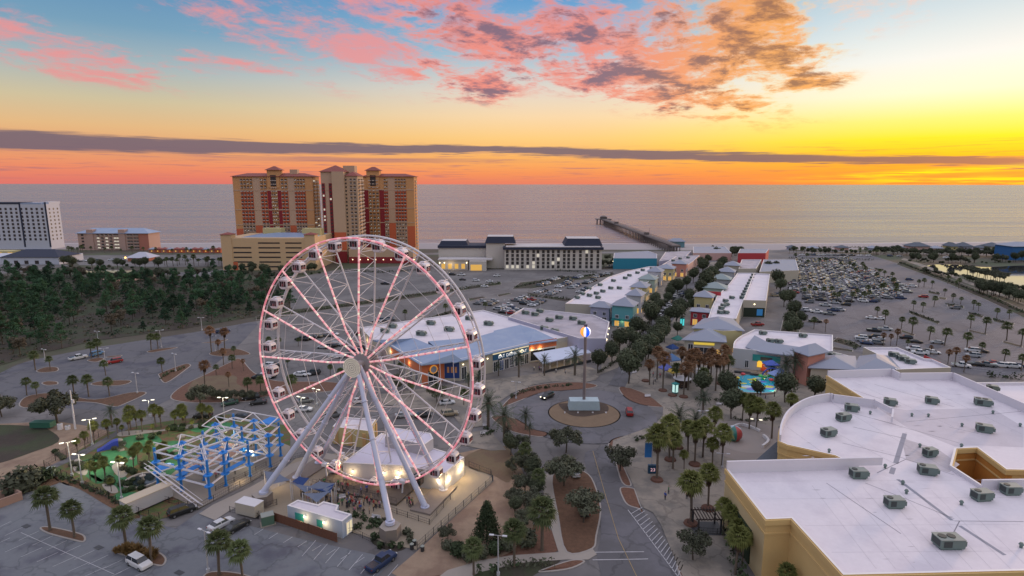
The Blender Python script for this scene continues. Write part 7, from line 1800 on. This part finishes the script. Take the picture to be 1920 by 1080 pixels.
for z in lev:
    for i in range(NA):
        for j in range(NB):
            for di, dj in ((1,0),(0,1),(1,1)):
                if i+di < NA and j+dj < NB and (di+dj < 2 or rc2.random() < .45):
                    a, b = cp_(i,j), cp_(i+di,j+dj); nn = Vector((-(b-a).y,(b-a).x,0)).normalized()*.16
                    for s_ in (-1, 1): k.tube(a+UP*(z+.05)+nn*s_, b+UP*(z+.05)+nn*s_, .11, n=4)
                    if rc2.random() < .7: k.tube(a+UP*(z+2.1), b+UP*(z+2.1), .11, n=5)
                    for q_ in range(1, 9):
                        p = a.lerp(b, q_/9)
                        if (di, dj) != (1,1): k.tube(p+UP*(z+.05)-nn*1.6, p+UP*(z+.05)+nn*1.6, .07, n=4)
k.build('rope_beams', m_wst, RC)
k = MB(); a = cp_(0,2)-va*2+UP*lev[1]; b = cp_(0,0)-va*3.0-vb*1+UP*.2
for s_ in (-.45, .45): k.tube(a+va*s_, b+va*s_, .12, n=5); k.tube(a+va*s_+UP*1.0, b+va*s_+UP*1.0, .06, n=4)
for q_ in range(16): p = a.lerp(b, q_/16); k.tube(p-va*.45, p+va*.45, .05, n=4)
k.build('stair', m_wst, RC)
k = MB(); p = cp_(4,0)-va*2.6-UP*0; k.obox(p+UP*8.6, va*3.2, vb*3.0, UP*.25); k.build('canopy', m_bluel, RC)
k = MB(); k.obox(cp_(1,0)+UP*3.15-vb*.6, va*(la/4), vb*1.3, UP*.1); k.obox(cp_(0,1)+UP*3.15, va*(la/4), vb*1.6, UP*.1); k.obox(cp_(1,1)+UP*5.7, va*(la/4), vb*1.6, UP*.1); k.build('walkway', m_bluel, RC)
# minigolf objects
cnx = thing('white_container', 'long white cabin with cream roof at the near corner of the minigolf garden', 'cabin', G(278,950)); a_ = math.atan2(G(305,932).y-G(252,955).y, G(305,932).x-G(252,955).x)
MB().box((0,0,.5), (8.4,2.5,2.4), a_).build('body', m_grey, cnx); MB().box((0,0,2.9), (8.6,2.7,.12), a_).build('roof', mat('cream_roof', (.46,.38,.29), .7, var=.04), cnx); MB().box((0,0,0), (7.6,1.8,.5), a_).build('underframe', m_dsteel, cnx)
um = thing('blue_parasol', 'blue parasol at the foot of the ropes course stair', 'parasol', G(311,894)); MB().tube((0,0,0), (0,0,2.6), .05, n=6).build('pole', m_trim, um); MB().tube((0,0,2.2), (0,0,2.9), 1.9, .05, n=8, smooth=False).build('canopy', m_bluel, um)
for lb, c, s_ in [('blue parasol inside the ropes course yard', (483,868), 1.5), ('blue parasol at the far end of the ropes course', (475,842), 1.2)]:
    um = thing('blue_parasol', lb, 'parasol', G(*c)); MB().tube((0,0,0), (0,0,2.6), .05, n=6).build('pole', m_trim, um); MB().tube((0,0,2.2), (0,0,2.8), s_, .05, n=8, smooth=False).build('canopy', m_blue, um)
fo = thing('fountain', 'small stone fountain spout in the round pond', 'fountain', G(269,903)); mb = MB(); mb.tube((0,0,.2), (0,0,1.2), .35, .15, 8); mb.tube((0,0,1.2), (0,0,1.35), .6, n=10); mb.build('pedestal', m_concL, fo); MB().tube((0,0,1.35), (0,0,2.1), .12, .02, 6).build('water_jet', m_foam, fo)
wv_ = thing('blue_wave_obstacle', 'curved blue wave shaped obstacle near the road side of the minigolf', 'minigolf obstacle', G(204,842)); mb = MB()
P_ = [(i*.35-2.2, 1.9*math.sin((i/12)*2.2)*(i/12)+.2) for i in range(13)]
for (x0, z0), (x1, z1) in zip(P_, P_[1:]): mb.obox((x0,-.9,0), (x1-x0,0,0), (0,1.8,0), (0,0,max(z0,z1)))
o = mb.build('wave', mat('royal_blue_paint', (.02,.04,.30), .5, var=.05), wv_); o.rotation_euler = (0,0,.6)
rk = MB()
for x, y, s_ in [(225,828,.8),(232,836,.6),(298,838,.9),(340,822,1.0),(350,830,.8),(258,812,.6),(196,870,.7),(176,880,.5),(248,862,.6),(228,846,.8),(285,880,.7),(305,870,.5),(330,848,.7)]:
    r_ = MB(); r_.sphere((0,0,s_*.3), s_, 8, 5, sq=(1,.8,.6)); o = r_.build('boulder', m_concL); o.location = G(x,y); LABELQ.setdefault(('pale boulder', 'in the minigolf garden'), []).append(o); o['category'] = 'boulder'
en = thing('concrete_enclosure', 'open pinkish concrete bin enclosure at the left edge of the near lot', 'enclosure', G(12,945)); a1_, b1_ = G(-20,962)-en.location, G(44,938)-en.location; d_ = (b1_-a1_).normalized(); n_ = Vector((-d_.y,d_.x,0))
mb = MB(); L_ = (b1_-a1_).length; mb.obox(a1_, d_*L_, n_*.3, UP*1.7); mb.obox(a1_+n_*4, d_*L_, n_*.3, UP*1.7); mb.obox(b1_-d_*.3+n_*.3, d_*.3, n_*3.7, UP*1.7); mb.build('wall', mat('pink_block_wall', (.30,.19,.15), .85, var=.08), en)
gb = thing('utility_cabinet', 'pale green cabinet beside the leafy bush at the near lot corner', 'cabinet', G(96,892)); MB().box((0,0,0), (1.5,1.2,1.7), .3).build('cabinet', mat('pale_green_cabinet', (.20,.26,.22), .6, var=.05), gb); MB().box((0,0,1.7), (1.6,1.3,.08), .3).build('lid', m_hvt, gb)
gc = thing('utility_trailer', 'dark green trailer parked in the vacant lot', 'trailer', G(82,804)); MB().box((0,0,.5), (5.2,2.0,1.4)).build('body', mat('trailer_green', (.02,.10,.07), .6, var=.1), gc); MB().box((0,0,0), (3.4,1.6,.5)).build('wheel_frame', m_dsteel, gc)
for x, lb in ((114,'white tank beside the dark green trailer'),(128,'smaller white tank beyond the first one')):
    o = thing('white_tank', lb, 'tank', G(x,806)); MB().tube((0,0,0), (0,0,1.5 if x < 120 else 1.0), .6, n=12).build('tank', m_trim, o); MB().tube((0,0,1.5 if x < 120 else 1.0), (0,0,1.65 if x < 120 else 1.15), .25, n=8).build('lid', m_hvt, o)
for x, y, lb in [(203,712-2,''),]: pass
for x, y, lb in [(202,1024-36,'')]: pass
# lot drain grates
for i, (x, y, lb) in enumerate([(50,988,'left of the first palm island'),(186,1028,'left of the grassy island'),(337,1075,'at the bottom edge of the near lot')]):
    o = MB().box((0,0,.07), (1.5,.9,.03), -.45).build('drain_grate', m_dsteel); o.location = G(x,y); tag(o, 'dark rectangular drain grate '+lb, 'drain grate', 'drain grates in the near lot')
# plaza: splash pool, big ball, kiosks, tents, pergola -------------------
m_pool = bpy.data.materials.new('lit_pool_water'); m_pool.use_nodes = True; pb = m_pool.node_tree.nodes['Principled BSDF']; pb.inputs['Base Color'].default_value = (.03,.27,.36,1); pb.inputs['Roughness'].default_value = .1
pb.inputs['Emission Color'].default_value = lin((20,170,215)); pb.inputs['Emission Strength'].default_value = .12
pp = [(1384,712),(1394,706),(1420,705),(1450,708),(1453,722),(1450,737),(1420,739),(1388,735)]
sheet('water', gp(smooth(pp,4)), m_pool, .42)
mo = MB(); ro_ = random.Random(2)
for i in range(16):
    p = G(ro_.uniform(1392,1446), ro_.uniform(711,732)); r_ = ro_.uniform(.5,1.3); mo.add([(p.x+r_*1.6*math.cos(2*math.pi*k/8), p.y+r_*math.sin(2*math.pi*k/8), .43+.001*i) for k in range(8)], [tuple(range(8))], i % 3)
tag(mo.build('pool_floor_pattern', [mat('pool_white', (.5,.6,.7), .3, var=0), mat('pool_yellow', (.55,.5,.05), .3, var=0), mat('pool_violet', (.12,.14,.5), .3, var=0)]), kind='structure')
kb = MB(); Pp = [Vector((p.x,p.y,0)) for p in gp(smooth(pp,4))]; Pi = inset(Pp if sum(Pp[i].x*Pp[(i+1)%len(Pp)].y-Pp[(i+1)%len(Pp)].x*Pp[i].y for i in range(len(Pp))) > 0 else Pp[::-1], -.5); Pp2 = inset(Pi, .5); n = len(Pi)
kb.add([(p.x,p.y,0) for p in Pi]+[(p.x,p.y,.6) for p in Pi]+[(p.x,p.y,.6) for p in Pp2]+[(p.x,p.y,.2) for p in Pp2], [(i,(i+1)%n,(i+1)%n+n,i+n) for i in range(n)]+[(i+n,(i+1)%n+n,(i+1)%n+2*n,i+2*n) for i in range(n)]+[(i+2*n,(i+1)%n+2*n,(i+1)%n+3*n,i+3*n) for i in range(n)])
tag(kb.build('pool_rim', m_concL), 'pale curved rim wall around the turquoise splash pool', 'pool rim')
SP = thing('splash_structure', 'blue green and yellow splash play structure standing in the turquoise pool', 'play structure', G(1430,716))
cl_ = [mat('play_'+n_, c, .4, var=.03) for n_, c in (('yellow',(.6,.45,.03)),('red',(.5,.03,.04)),('blue',(.03,.08,.42)),('green',(.05,.35,.08)),('white',(.6,.6,.62)))]
for i, (x, y, h_) in enumerate([(-8,0,1.2),(-5.5,2,1.8),(-3,-1,1.0),(0,1.5,1.4),(2,-1.5,1.1),(4,1,1.6)]): MB().tube((x,y,.3), (x,y,h_), .12, n=6).build('post', cl_[4], SP); k = MB(); k.sphere((x,y,h_+.2), .8, 10, 6, sq=(1,1,.55)); k.build('play_mushroom', cl_[(0,1,0,3,1,0)[i]], SP)
k = MB()
for i in range(12): a, b = math.pi*i/12, math.pi*(i+1)/12; k.tube((4.5+3*math.cos(a),4,.3+3*math.sin(a)), (4.5+3*math.cos(b),4,.3+3*math.sin(b)), .22, n=6)
k.build('spray_arch', cl_[2], SP)
k = MB(); k.tube((5,6,0), (5,6,4.2), .18, n=6); k.box((5,6,3.0), (3.6,3,.2)); k.build('tower_frame', cl_[4], SP)
k = MB(); hip(k, [Vector((3,4.4,0)),Vector((7,4.4,0)),Vector((7,7.6,0)),Vector((3,7.6,0))], 4.2, 5.4, over=.2); k.build('tower_roof', cl_[2], SP)
k = MB(); prev = Vector((5,6,3.1))
for i in range(1, 15): a = i*.35; nx = Vector((5+2.6*math.sin(a)*1.2-i*.1, 6-i*.35, 3.1-i*.19)); k.tube(prev, nx, .38, n=7); prev = nx
k.build('slide', cl_[3], SP)
bb = thing('giant_beach_ball', 'giant white and green beach ball sculpture on the amphitheatre', 'sculpture', G(1376,826)); pb_ = [m_trim, mat('ball_green_dull', (.02,.16,.14), .4, var=0), mat('ball_red_dull', (.35,.05,.05), .4, var=0), mat('ball_sky_dull', (.30,.42,.55), .4, var=0)]
k = MB(); k.sphere((0,0,1.9), 1.95, 24, 14, mfun=lambda i, j: [2,3,1,0,3,1][(i+6)//4 % 6]); k.build('ball', pb_, bb); MB().tube((0,0,0), (0,0,.3), 1.2, n=16).build('base', m_conc, bb)
# amphitheatre seat wall
sw = thing('seat_wall', 'curved white seat wall around the amphitheatre floor', 'seat wall', ac); k = MB(); pw_ = [G(x,y)-ac for x, y in smooth([(1378,803),(1390,799),(1402,802),(1416,807),(1424,811)],4,closed=False)]
for a, b in zip(pw_, pw_[1:]): 
    nn = Vector((-(b-a).y,(b-a).x,0)).normalized()*.5; k.obox(a+UP*.18, b-a, nn, UP*.6)
pw_ = [G(x,y)-ac for x, y in smooth([(1430,820),(1437,826),(1438,832),(1428,840)],4,closed=False)]
for a, b in zip(pw_, pw_[1:]): 
    nn = Vector((-(b-a).y,(b-a).x,0)).normalized()*.5; k.obox(a+UP*.18, b-a, nn, UP*.7)
k.build('wall', m_trim, sw); 
# directory kiosks and banners
def kiosk(lb, x, y, m_, h_=3.0):
    o = thing('directory_kiosk', lb, 'kiosk', G(x,y), .5); MB().tube((0,0,0), (0,0,.5), .35, n=8).build('base', m_dsteel, o); MB().box((0,0,.5), (1.3,1.3,h_-.7)).build('body', m_teal, o)
    for a in range(4):
        v = Vector((math.cos(a*math.pi/2), math.sin(a*math.pi/2), 0)); s_ = Vector((-v.y, v.x, 0)); MB().obox(v*.66-s_*.45+UP*.8, s_*.9, v*.04, UP*(h_-1.2)).build('lit_panel', m_, o)
    k = MB(); hip(k, [Vector((-.7,-.7,0)),Vector((.7,-.7,0)),Vector((.7,.7,0)),Vector((-.7,.7,0))], h_-.2, h_+.3, over=.15); k.build('roof', m_teal, o)
m_kp = mat('lit_map_panel', (.5,.6,.6), .5, var=.2, scale=3, emit=lin((190,235,225)), estr=.75); m_kt = mat('lit_teal_panel', (.1,.5,.5), .5, var=.2, scale=3, emit=lin((80,215,215)), estr=.8)
kiosk('teal directory kiosk with pale lit panels on the palm plaza', 1266, 739, m_kp, 3.6); kiosk('teal directory kiosk glowing beside the street trees', 1279, 613, m_kt, 4.2)
bn_ = thing('banner_sign', 'tall blue banner sign with a red and white number beside the near palms', 'sign', G(1222,886)); MB().tube((0,0,0), (0,0,7.2), .08, n=6).build('pole', m_pole, bn_); MB().box((-.9,-.1,3.6), (1.5,.1,3.3)).build('banner', mat('bright_blue_banner', (.02,.15,.42), .5, var=.25, scale=1.5), bn_)
MB().box((.2,-.5,.2), (2.2,.6,1.9)).build('map_board', mat('navy_map_board', (.01,.05,.10), .5, var=.2, scale=2), bn_)
text_mesh('lettering', '23', 1.0, mat('red_white_letters', (.6,.5,.5), .5, var=0, emit=lin((240,180,190)), estr=.5), Vector((-.45,-.83,.75)), Vector((1,0,0)), Vector((0,-1,0)), bn_)
# pergola
pg = thing('pergola', 'dark timber pergola with slatted roof beside the near plaza palms', 'pergola', G(1325,992)); k = MB(); 
for x, y in ((-2,-1.6),(2,-1.6),(2,1.6),(-2,1.6)): MB().box((x,y,0), (.25,.25,2.8)).build('post', m_dsteel, pg)
for i in range(9): k.box((-2.2+i*.55,0,2.95), (.12,4.2,.18))
for y in (-1.6,1.6): k.box((0,y,2.8), (5,.16,.18))
k.build('slatted_roof', mat('dark_timber', (.035,.022,.018), .8, var=.2), pg); MB().box((0,0,.1), (5.4,4.2,.12)).build('deck', m_dsteel, pg)
fence('metal_fence', 'low black railing below the dark pergola', [(1290,985),(1312,1000),(1345,1003),(1362,1000)], 1.1)
# market tents, carts, parasols on the plaza
def tent(lb, x, y, w, m_, h_=2.6, cat='tent'):
    o = thing('market_tent', lb, cat, G(x,y), .4); k = MB(); hip(k, [Vector((-w/2,-w/2,0)),Vector((w/2,-w/2,0)),Vector((w/2,w/2,0)),Vector((-w/2,w/2,0))], h_, h_+w*.42, over=.15); k.build('canopy', m_, o)
    for sx_ in (-1,1):
        for sy_ in (-1,1): MB().tube((sx_*w/2,sy_*w/2,0), (sx_*w/2,sy_*w/2,h_), .06, n=5).build('post', m_trim, o)
m_tb = mat('steel_blue_canvas', (.06,.14,.30), .7, var=.05); m_ty = mat('yellow_canvas', (.45,.32,.05), .7, var=.05); m_tg = mat('green_canvas', (.02,.16,.13), .7, var=.05); m_tv = mat('violet_blue_canvas', (.10,.12,.40), .7, var=.05)
tent('steel blue peaked tent in the middle of the plaza stalls', 1259, 688, 4.4, m_tb, 3.0); tent('violet blue peaked tent beside the plaza palms', 1249, 704, 3.6, m_tv); tent('yellow canopy stall right of the violet tent', 1262, 708, 3.2, m_ty, 2.3)
tent('dark green canopy by the street corner', 1271, 646, 3.4, m_tg, 2.4); tent('navy canopy just below the dark green one', 1261, 663, 3.4, m_sn, 2.4); tent('pale blue canopy beside the splash pool', 1462, 716, 5.0, mat('pale_blue_canvas', (.22,.28,.55), .7, var=.05), 2.6)
k3 = thing('drinks_kiosk', 'round dark kiosk with a white awning on the plaza', 'kiosk', G(1279,724)); MB().tube((0,0,0), (0,0,2.6), 2.2, n=12, smooth=False).build('body', mat('brown_kiosk', (.06,.03,.02), .8, var=.2), k3); MB().tube((0,0,2.6), (0,0,3.4), 2.8, .4, n=12, smooth=False).build('awning', m_trim, k3)
for x, y, lb in [(1313,704,'white ride cart between the brown palms'),(1322,706,'small white cart beside the ride cart')]:
    o = thing('white_cart', lb, 'cart', G(x,y)); MB().box((0,0,.6), (2.4,1.6,.8)).build('body', m_trim, o); MB().box((0,0,2.1), (2.6,1.8,.1)).build('roof', m_trim, o)
    for sx_ in (-1,1): MB().tube((sx_*1.0,-.7,.6), (sx_*1.0,-.7,2.1), .04, n=4).build('post', m_pole, o)
    for sx_ in (-.8,.8): MB().tube((sx_,-.85,.35), (sx_,-.7,.35), .35, n=10).build('wheel', m_tyre, o)
for x, y, w in [(1392,700,5),(1408,704,5),(1420,706,4)]:
    o = MB().box((0,0,.16), (w,1.2,.55), -.35).build('planter_wall', m_dsteel); o.location = G(x,y); o['category'] = 'planter'; LABELQ.setdefault(('dark curved planter wall', 'in front of the grey curved shop'), []).append(o)
for x, y in [(1243,733),(1211,715),(1266-5,745-3),(1282,745),(1350,720),(1308,716),(1257,863),(1232,901),(1303,872),(1271,840),(1296,983),(1328,955)]:
    o = MB().tube((0,0,.16), (0,0,.5), 1.35, 1.2, n=14).build('tree_planter', mat('planter_mulch', (.10,.045,.03), .95, var=.4, scale=2)); o.location = G(x,y); o['category'] = 'planter'; LABELQ.setdefault(('round planter at a palm foot', 'on the right hand plazas'), []).append(o)
for i, (x, y, rz) in enumerate([(912,800,.2),(908,815,.4),(1190,700,.5),(1215,745,.2),(1350,760,0),(1400,765,0),(640,937,.4),(705,975,-.3)]):
    o = thing('bench', 'bench', 'bench', G(x,y), rz); MB().box((0,0,.42), (1.8,.45,.06)).build('seat', m_trim, o); MB().box((0,.24,.5), (1.8,.06,.45)).build('backrest', m_trim, o)
    for s_ in (-.7,.7): MB().box((s_,0,.1), (.08,.4,.34)).build('leg', m_dsteel, o)
    LABELQ.setdefault(('small white bench', 'on the paved walks'), []).append(o)
for i, (x, y) in enumerate([(968,742),(1167,712),(1100,795-8),(1065,762),(1155,766),(1102,797-16)]): pass
for x, y in [(773,1030),(778,1023),(793,1034),(548+17,963)]:
    o = thing('litter_bin', 'bin', 'bin', G(x,y)); MB().tube((0,0,0), (0,0,1.0), .32, .36, n=10).build('body', m_bluel if x < 600 else m_dsteel, o); MB().tube((0,0,1.0), (0,0,1.15), .38, .2, n=10).build('lid', m_hvt, o); LABELQ.setdefault(('small litter bin', 'around the ride plaza'), []).append(o)
# ================================================================= PEOPLE
m_skin = mat('skin', (.38,.22,.15), .6, var=0); m_hair = mat('dark_hair', (.03,.02,.015), .8, var=0); m_jean = mat('dark_trousers', (.03,.035,.05), .9, var=0)
m_shirt = bpy.data.materials.new('shirt_cloth'); m_shirt.use_nodes = True; t = m_shirt.node_tree; oi = t.nodes.new('ShaderNodeObjectInfo'); t.links.new(oi.outputs['Color'], t.nodes['Principled BSDF'].inputs['Base Color']); t.nodes['Principled BSDF'].inputs['Roughness'].default_value = .9
def person_mesh(k):
    s_ = [0,.10,-.08][k]; ar = [(.30,.05,1.0),(.24,.22,1.05),(.34,-.08,.98)][k]
    V = [(0,0,.95),(0,0,1.15),(0,.01,1.38),(0,0,1.50),(0,0,1.58),(0,.01,1.68),(0,.01,1.76),
         (-.10,0,.92),(-.11,s_,.50),(-.11,s_*.6-.03,.08),(-.11,s_*.6+.12,.04),(.10,0,.92),(.11,-s_,.50),(.11,-s_*.6-.03,.08),(.11,-s_*.6+.12,.04),
         (-.19,0,1.40),(-.25,-.03,1.15),(-ar[0],ar[1],ar[2]-.08),(-ar[0],ar[1]+.02,ar[2]-.20),(.19,0,1.40),(.25,-.03,1.15),(ar[0],ar[1],ar[2]-.08),(ar[0],ar[1]+.02,ar[2]-.20)]
    E_ = [(0,1),(1,2),(2,3),(3,4),(4,5),(5,6),(0,7),(7,8),(8,9),(9,10),(0,11),(11,12),(12,13),(13,14),(2,15),(15,16),(16,17),(17,18),(2,19),(19,20),(20,21),(21,22)]
    rad = [.15,.15,.16,.06,.075,.095,.07,.10,.075,.05,.04,.10,.075,.05,.04,.07,.05,.038,.03,.07,.05,.038,.03]
    me = bpy.data.meshes.new('person_src'); me.from_pydata(V, E_, []); o = bpy.data.objects.new('person_src', me); COL.objects.link(o)
    md = o.modifiers.new('skin', 'SKIN'); sv = me.skin_vertices[0].data
    for i, r in enumerate(rad): sv[i].radius = (r, r*(.72 if i in (0,1,2) else 1))
    sv[0].use_root = True
    sb = o.modifiers.new('sub', 'SUBSURF'); sb.levels = 1
    dg = bpy.context.evaluated_depsgraph_get(); m2 = bpy.data.meshes.new_from_object(o.evaluated_get(dg)); bpy.data.objects.remove(o)
    m2.name = 'person'; m2.materials.clear()
    for m_ in (m_skin, m_hair, m_jean, m_shirt): m2.materials.append(m_)
    for p in m2.polygons:
        c = p.center; p.use_smooth = True
        p.material_index = 2 if c.z < .95 and abs(c.x) < .22 else (3 if c.z < 1.47 and not (c.z < .98) else 0)
        if c.z > 1.72 or (c.z > 1.6 and c.y < -.03): p.material_index = 1
    return m2
PM = [person_mesh(k) for k in range(3)]
SHC = {'white': (.5,.5,.5), 'black': (.02,.02,.02), 'red': (.35,.03,.03), 'blue': (.04,.08,.3), 'grey': (.15,.15,.16), 'green': (.04,.16,.06), 'tan': (.35,.25,.15), 'pink': (.45,.15,.2)}
rp = random.Random(23)
def person(x, y, where, z=.12):
    c = rp.choice(list(SHC)); o = bpy.data.objects.new('person', PM[rp.randrange(3)]); COL.objects.link(o); p = G(x,y); o.location = (p.x,p.y,z); o.rotation_euler = (0,0,rp.uniform(0,6.28)); o.color = (*SHC[c],1); s_ = rp.uniform(.93,1.05); o.scale = (s_,)*3
    tag(o, None, 'person'); LABELQ.setdefault(('standing person in a '+c+' top', where), []).append(o)
for i in range(64):
    w_ = WC+wtan*rp.uniform(-9.5,7.5)-wn*rp.uniform(6.4,11.5); person(*PX((w_.x,w_.y,0)), 'in the queue below the wheel')
for i in range(10):
    w_ = WC+wtan*rp.uniform(-8,8)-wn*rp.uniform(3.6,5.6); person(*PX((w_.x,w_.y,0)), 'on the boarding deck', z=.55)
for i in range(6): person(770+rp.uniform(-8,8), 948+rp.uniform(-6,6), 'on the boarding side of the wheel')
for i in range(16): person(rp.uniform(1215,1300), rp.uniform(685,735), 'on the restaurant plaza')
for i in range(7): person(rp.uniform(1000,1085), 700+rp.uniform(-6,4), 'outside the restaurant patio')
for i in range(6): person(rp.uniform(1380,1460), rp.uniform(742,752), 'beside the splash pool')
for i in range(4): person(rp.uniform(1240,1340), rp.uniform(905,945), 'on the plaza beside the theatre')
for i in range(6): person(rp.uniform(330,470), rp.uniform(880,900), 'in the ropes course yard')
# ================================================================= LABELS THAT SINGLE OUT
ORD = ['leftmost','second','third','fourth','fifth','sixth','seventh','eighth','ninth','tenth','eleventh','twelfth','thirteenth','fourteenth','fifteenth','sixteenth','seventeenth','eighteenth','nineteenth','twentieth']
def ordlab(i, n, desc, where):
    if n == 1: return desc+((' '+where) if where else '')
    if i == 0: return 'leftmost '+desc+' '+where
    if i == n-1: return 'rightmost '+desc+' '+where
    return ORD[i]+' '+desc+' from the left '+where
LONG = []
for (desc, where), L_ in LABELQ.items():
    if where is None:
        for o in L_: o['label'] = desc
        if len(L_) == 1 and o.get('group') == desc: del o['group']
        elif len(L_) > 1:
            for o in L_: o['group'] = desc
    else:
        L_.sort(key=lambda o: PX(o.location)[0])
        for i, o in enumerate(L_):
            o['label'] = ordlab(i, len(L_), desc, where) if len(L_) <= 20 else desc+' '+where
            w_ = o['label'].split()
            if len(w_) > 16: LONG.append(o['label'])
            if len(L_) > 1: o['group'] = desc+' '+where
            elif 'group' in o: del o['group']
# rooftop units and vents: by the roof they stand on, then left to right
def onroof(o):
    x, y = PX(o.location)
    if y > 700 and x > 1440: return 'on the theatre roof'
    if x < 900+180 and 595 < y < 640 and not (950 < x and y < 612): return 'on the arcade restaurant roof'
    if 940 < x < 1150 and y < 625: return 'on the roof behind the ball tower'
    if x < 1235 and y < 575: return 'on the left shopping row roof'
    if x < 1300: return 'on the far left shop roofs'
    if x < 1420 and y < 600: return 'on the right shopping row roof'
    if x < 1520: return 'on the plaza shop roof'
    if x < 1600: return 'behind the salmon tower shop'
    return 'on the red signed retail block'
RG = {}
for o in list(SC.objects):
    if o.parent is None and o.get('category') in ('rooftop unit', 'roof vent'): RG.setdefault((o['category'], onroof(o)), []).append(o)
for (c, w), L_ in RG.items():
    L_.sort(key=lambda o: PX(o.location)[0])
    dsc = 'grey green air unit' if c == 'rooftop unit' else 'small round vent'
    for i, o in enumerate(L_): o['label'] = ordlab(i, len(L_), dsc, w); o['group'] = ('air units ' if c == 'rooftop unit' else 'vents ')+w
L_ = [o for o in SC.objects if o.get('category') == 'cottage']; L_.sort(key=lambda o: o.location.x)
for i, o in enumerate(L_): o['label'] = ordlab(i, len(L_), 'small lit beach cottage', 'in the row left of the parking garage')
HUTS.sort(key=lambda o: o.location.x)
for i, o in enumerate(HUTS): o['label'] = ordlab(i, len(HUTS), 'small beach hut', 'behind the shore right of the pier'); o['group'] = 'beach huts right of the pier'
# never leave unused prototypes at the origin
for o in list(SC.objects):
    if o.name in KIDS and o.parent is None and o.name not in PROTO_USED:
        for c in list(o.children): bpy.data.objects.remove(c)
        bpy.data.objects.remove(o)

print('LONG', LONG[:8], len(LONG))
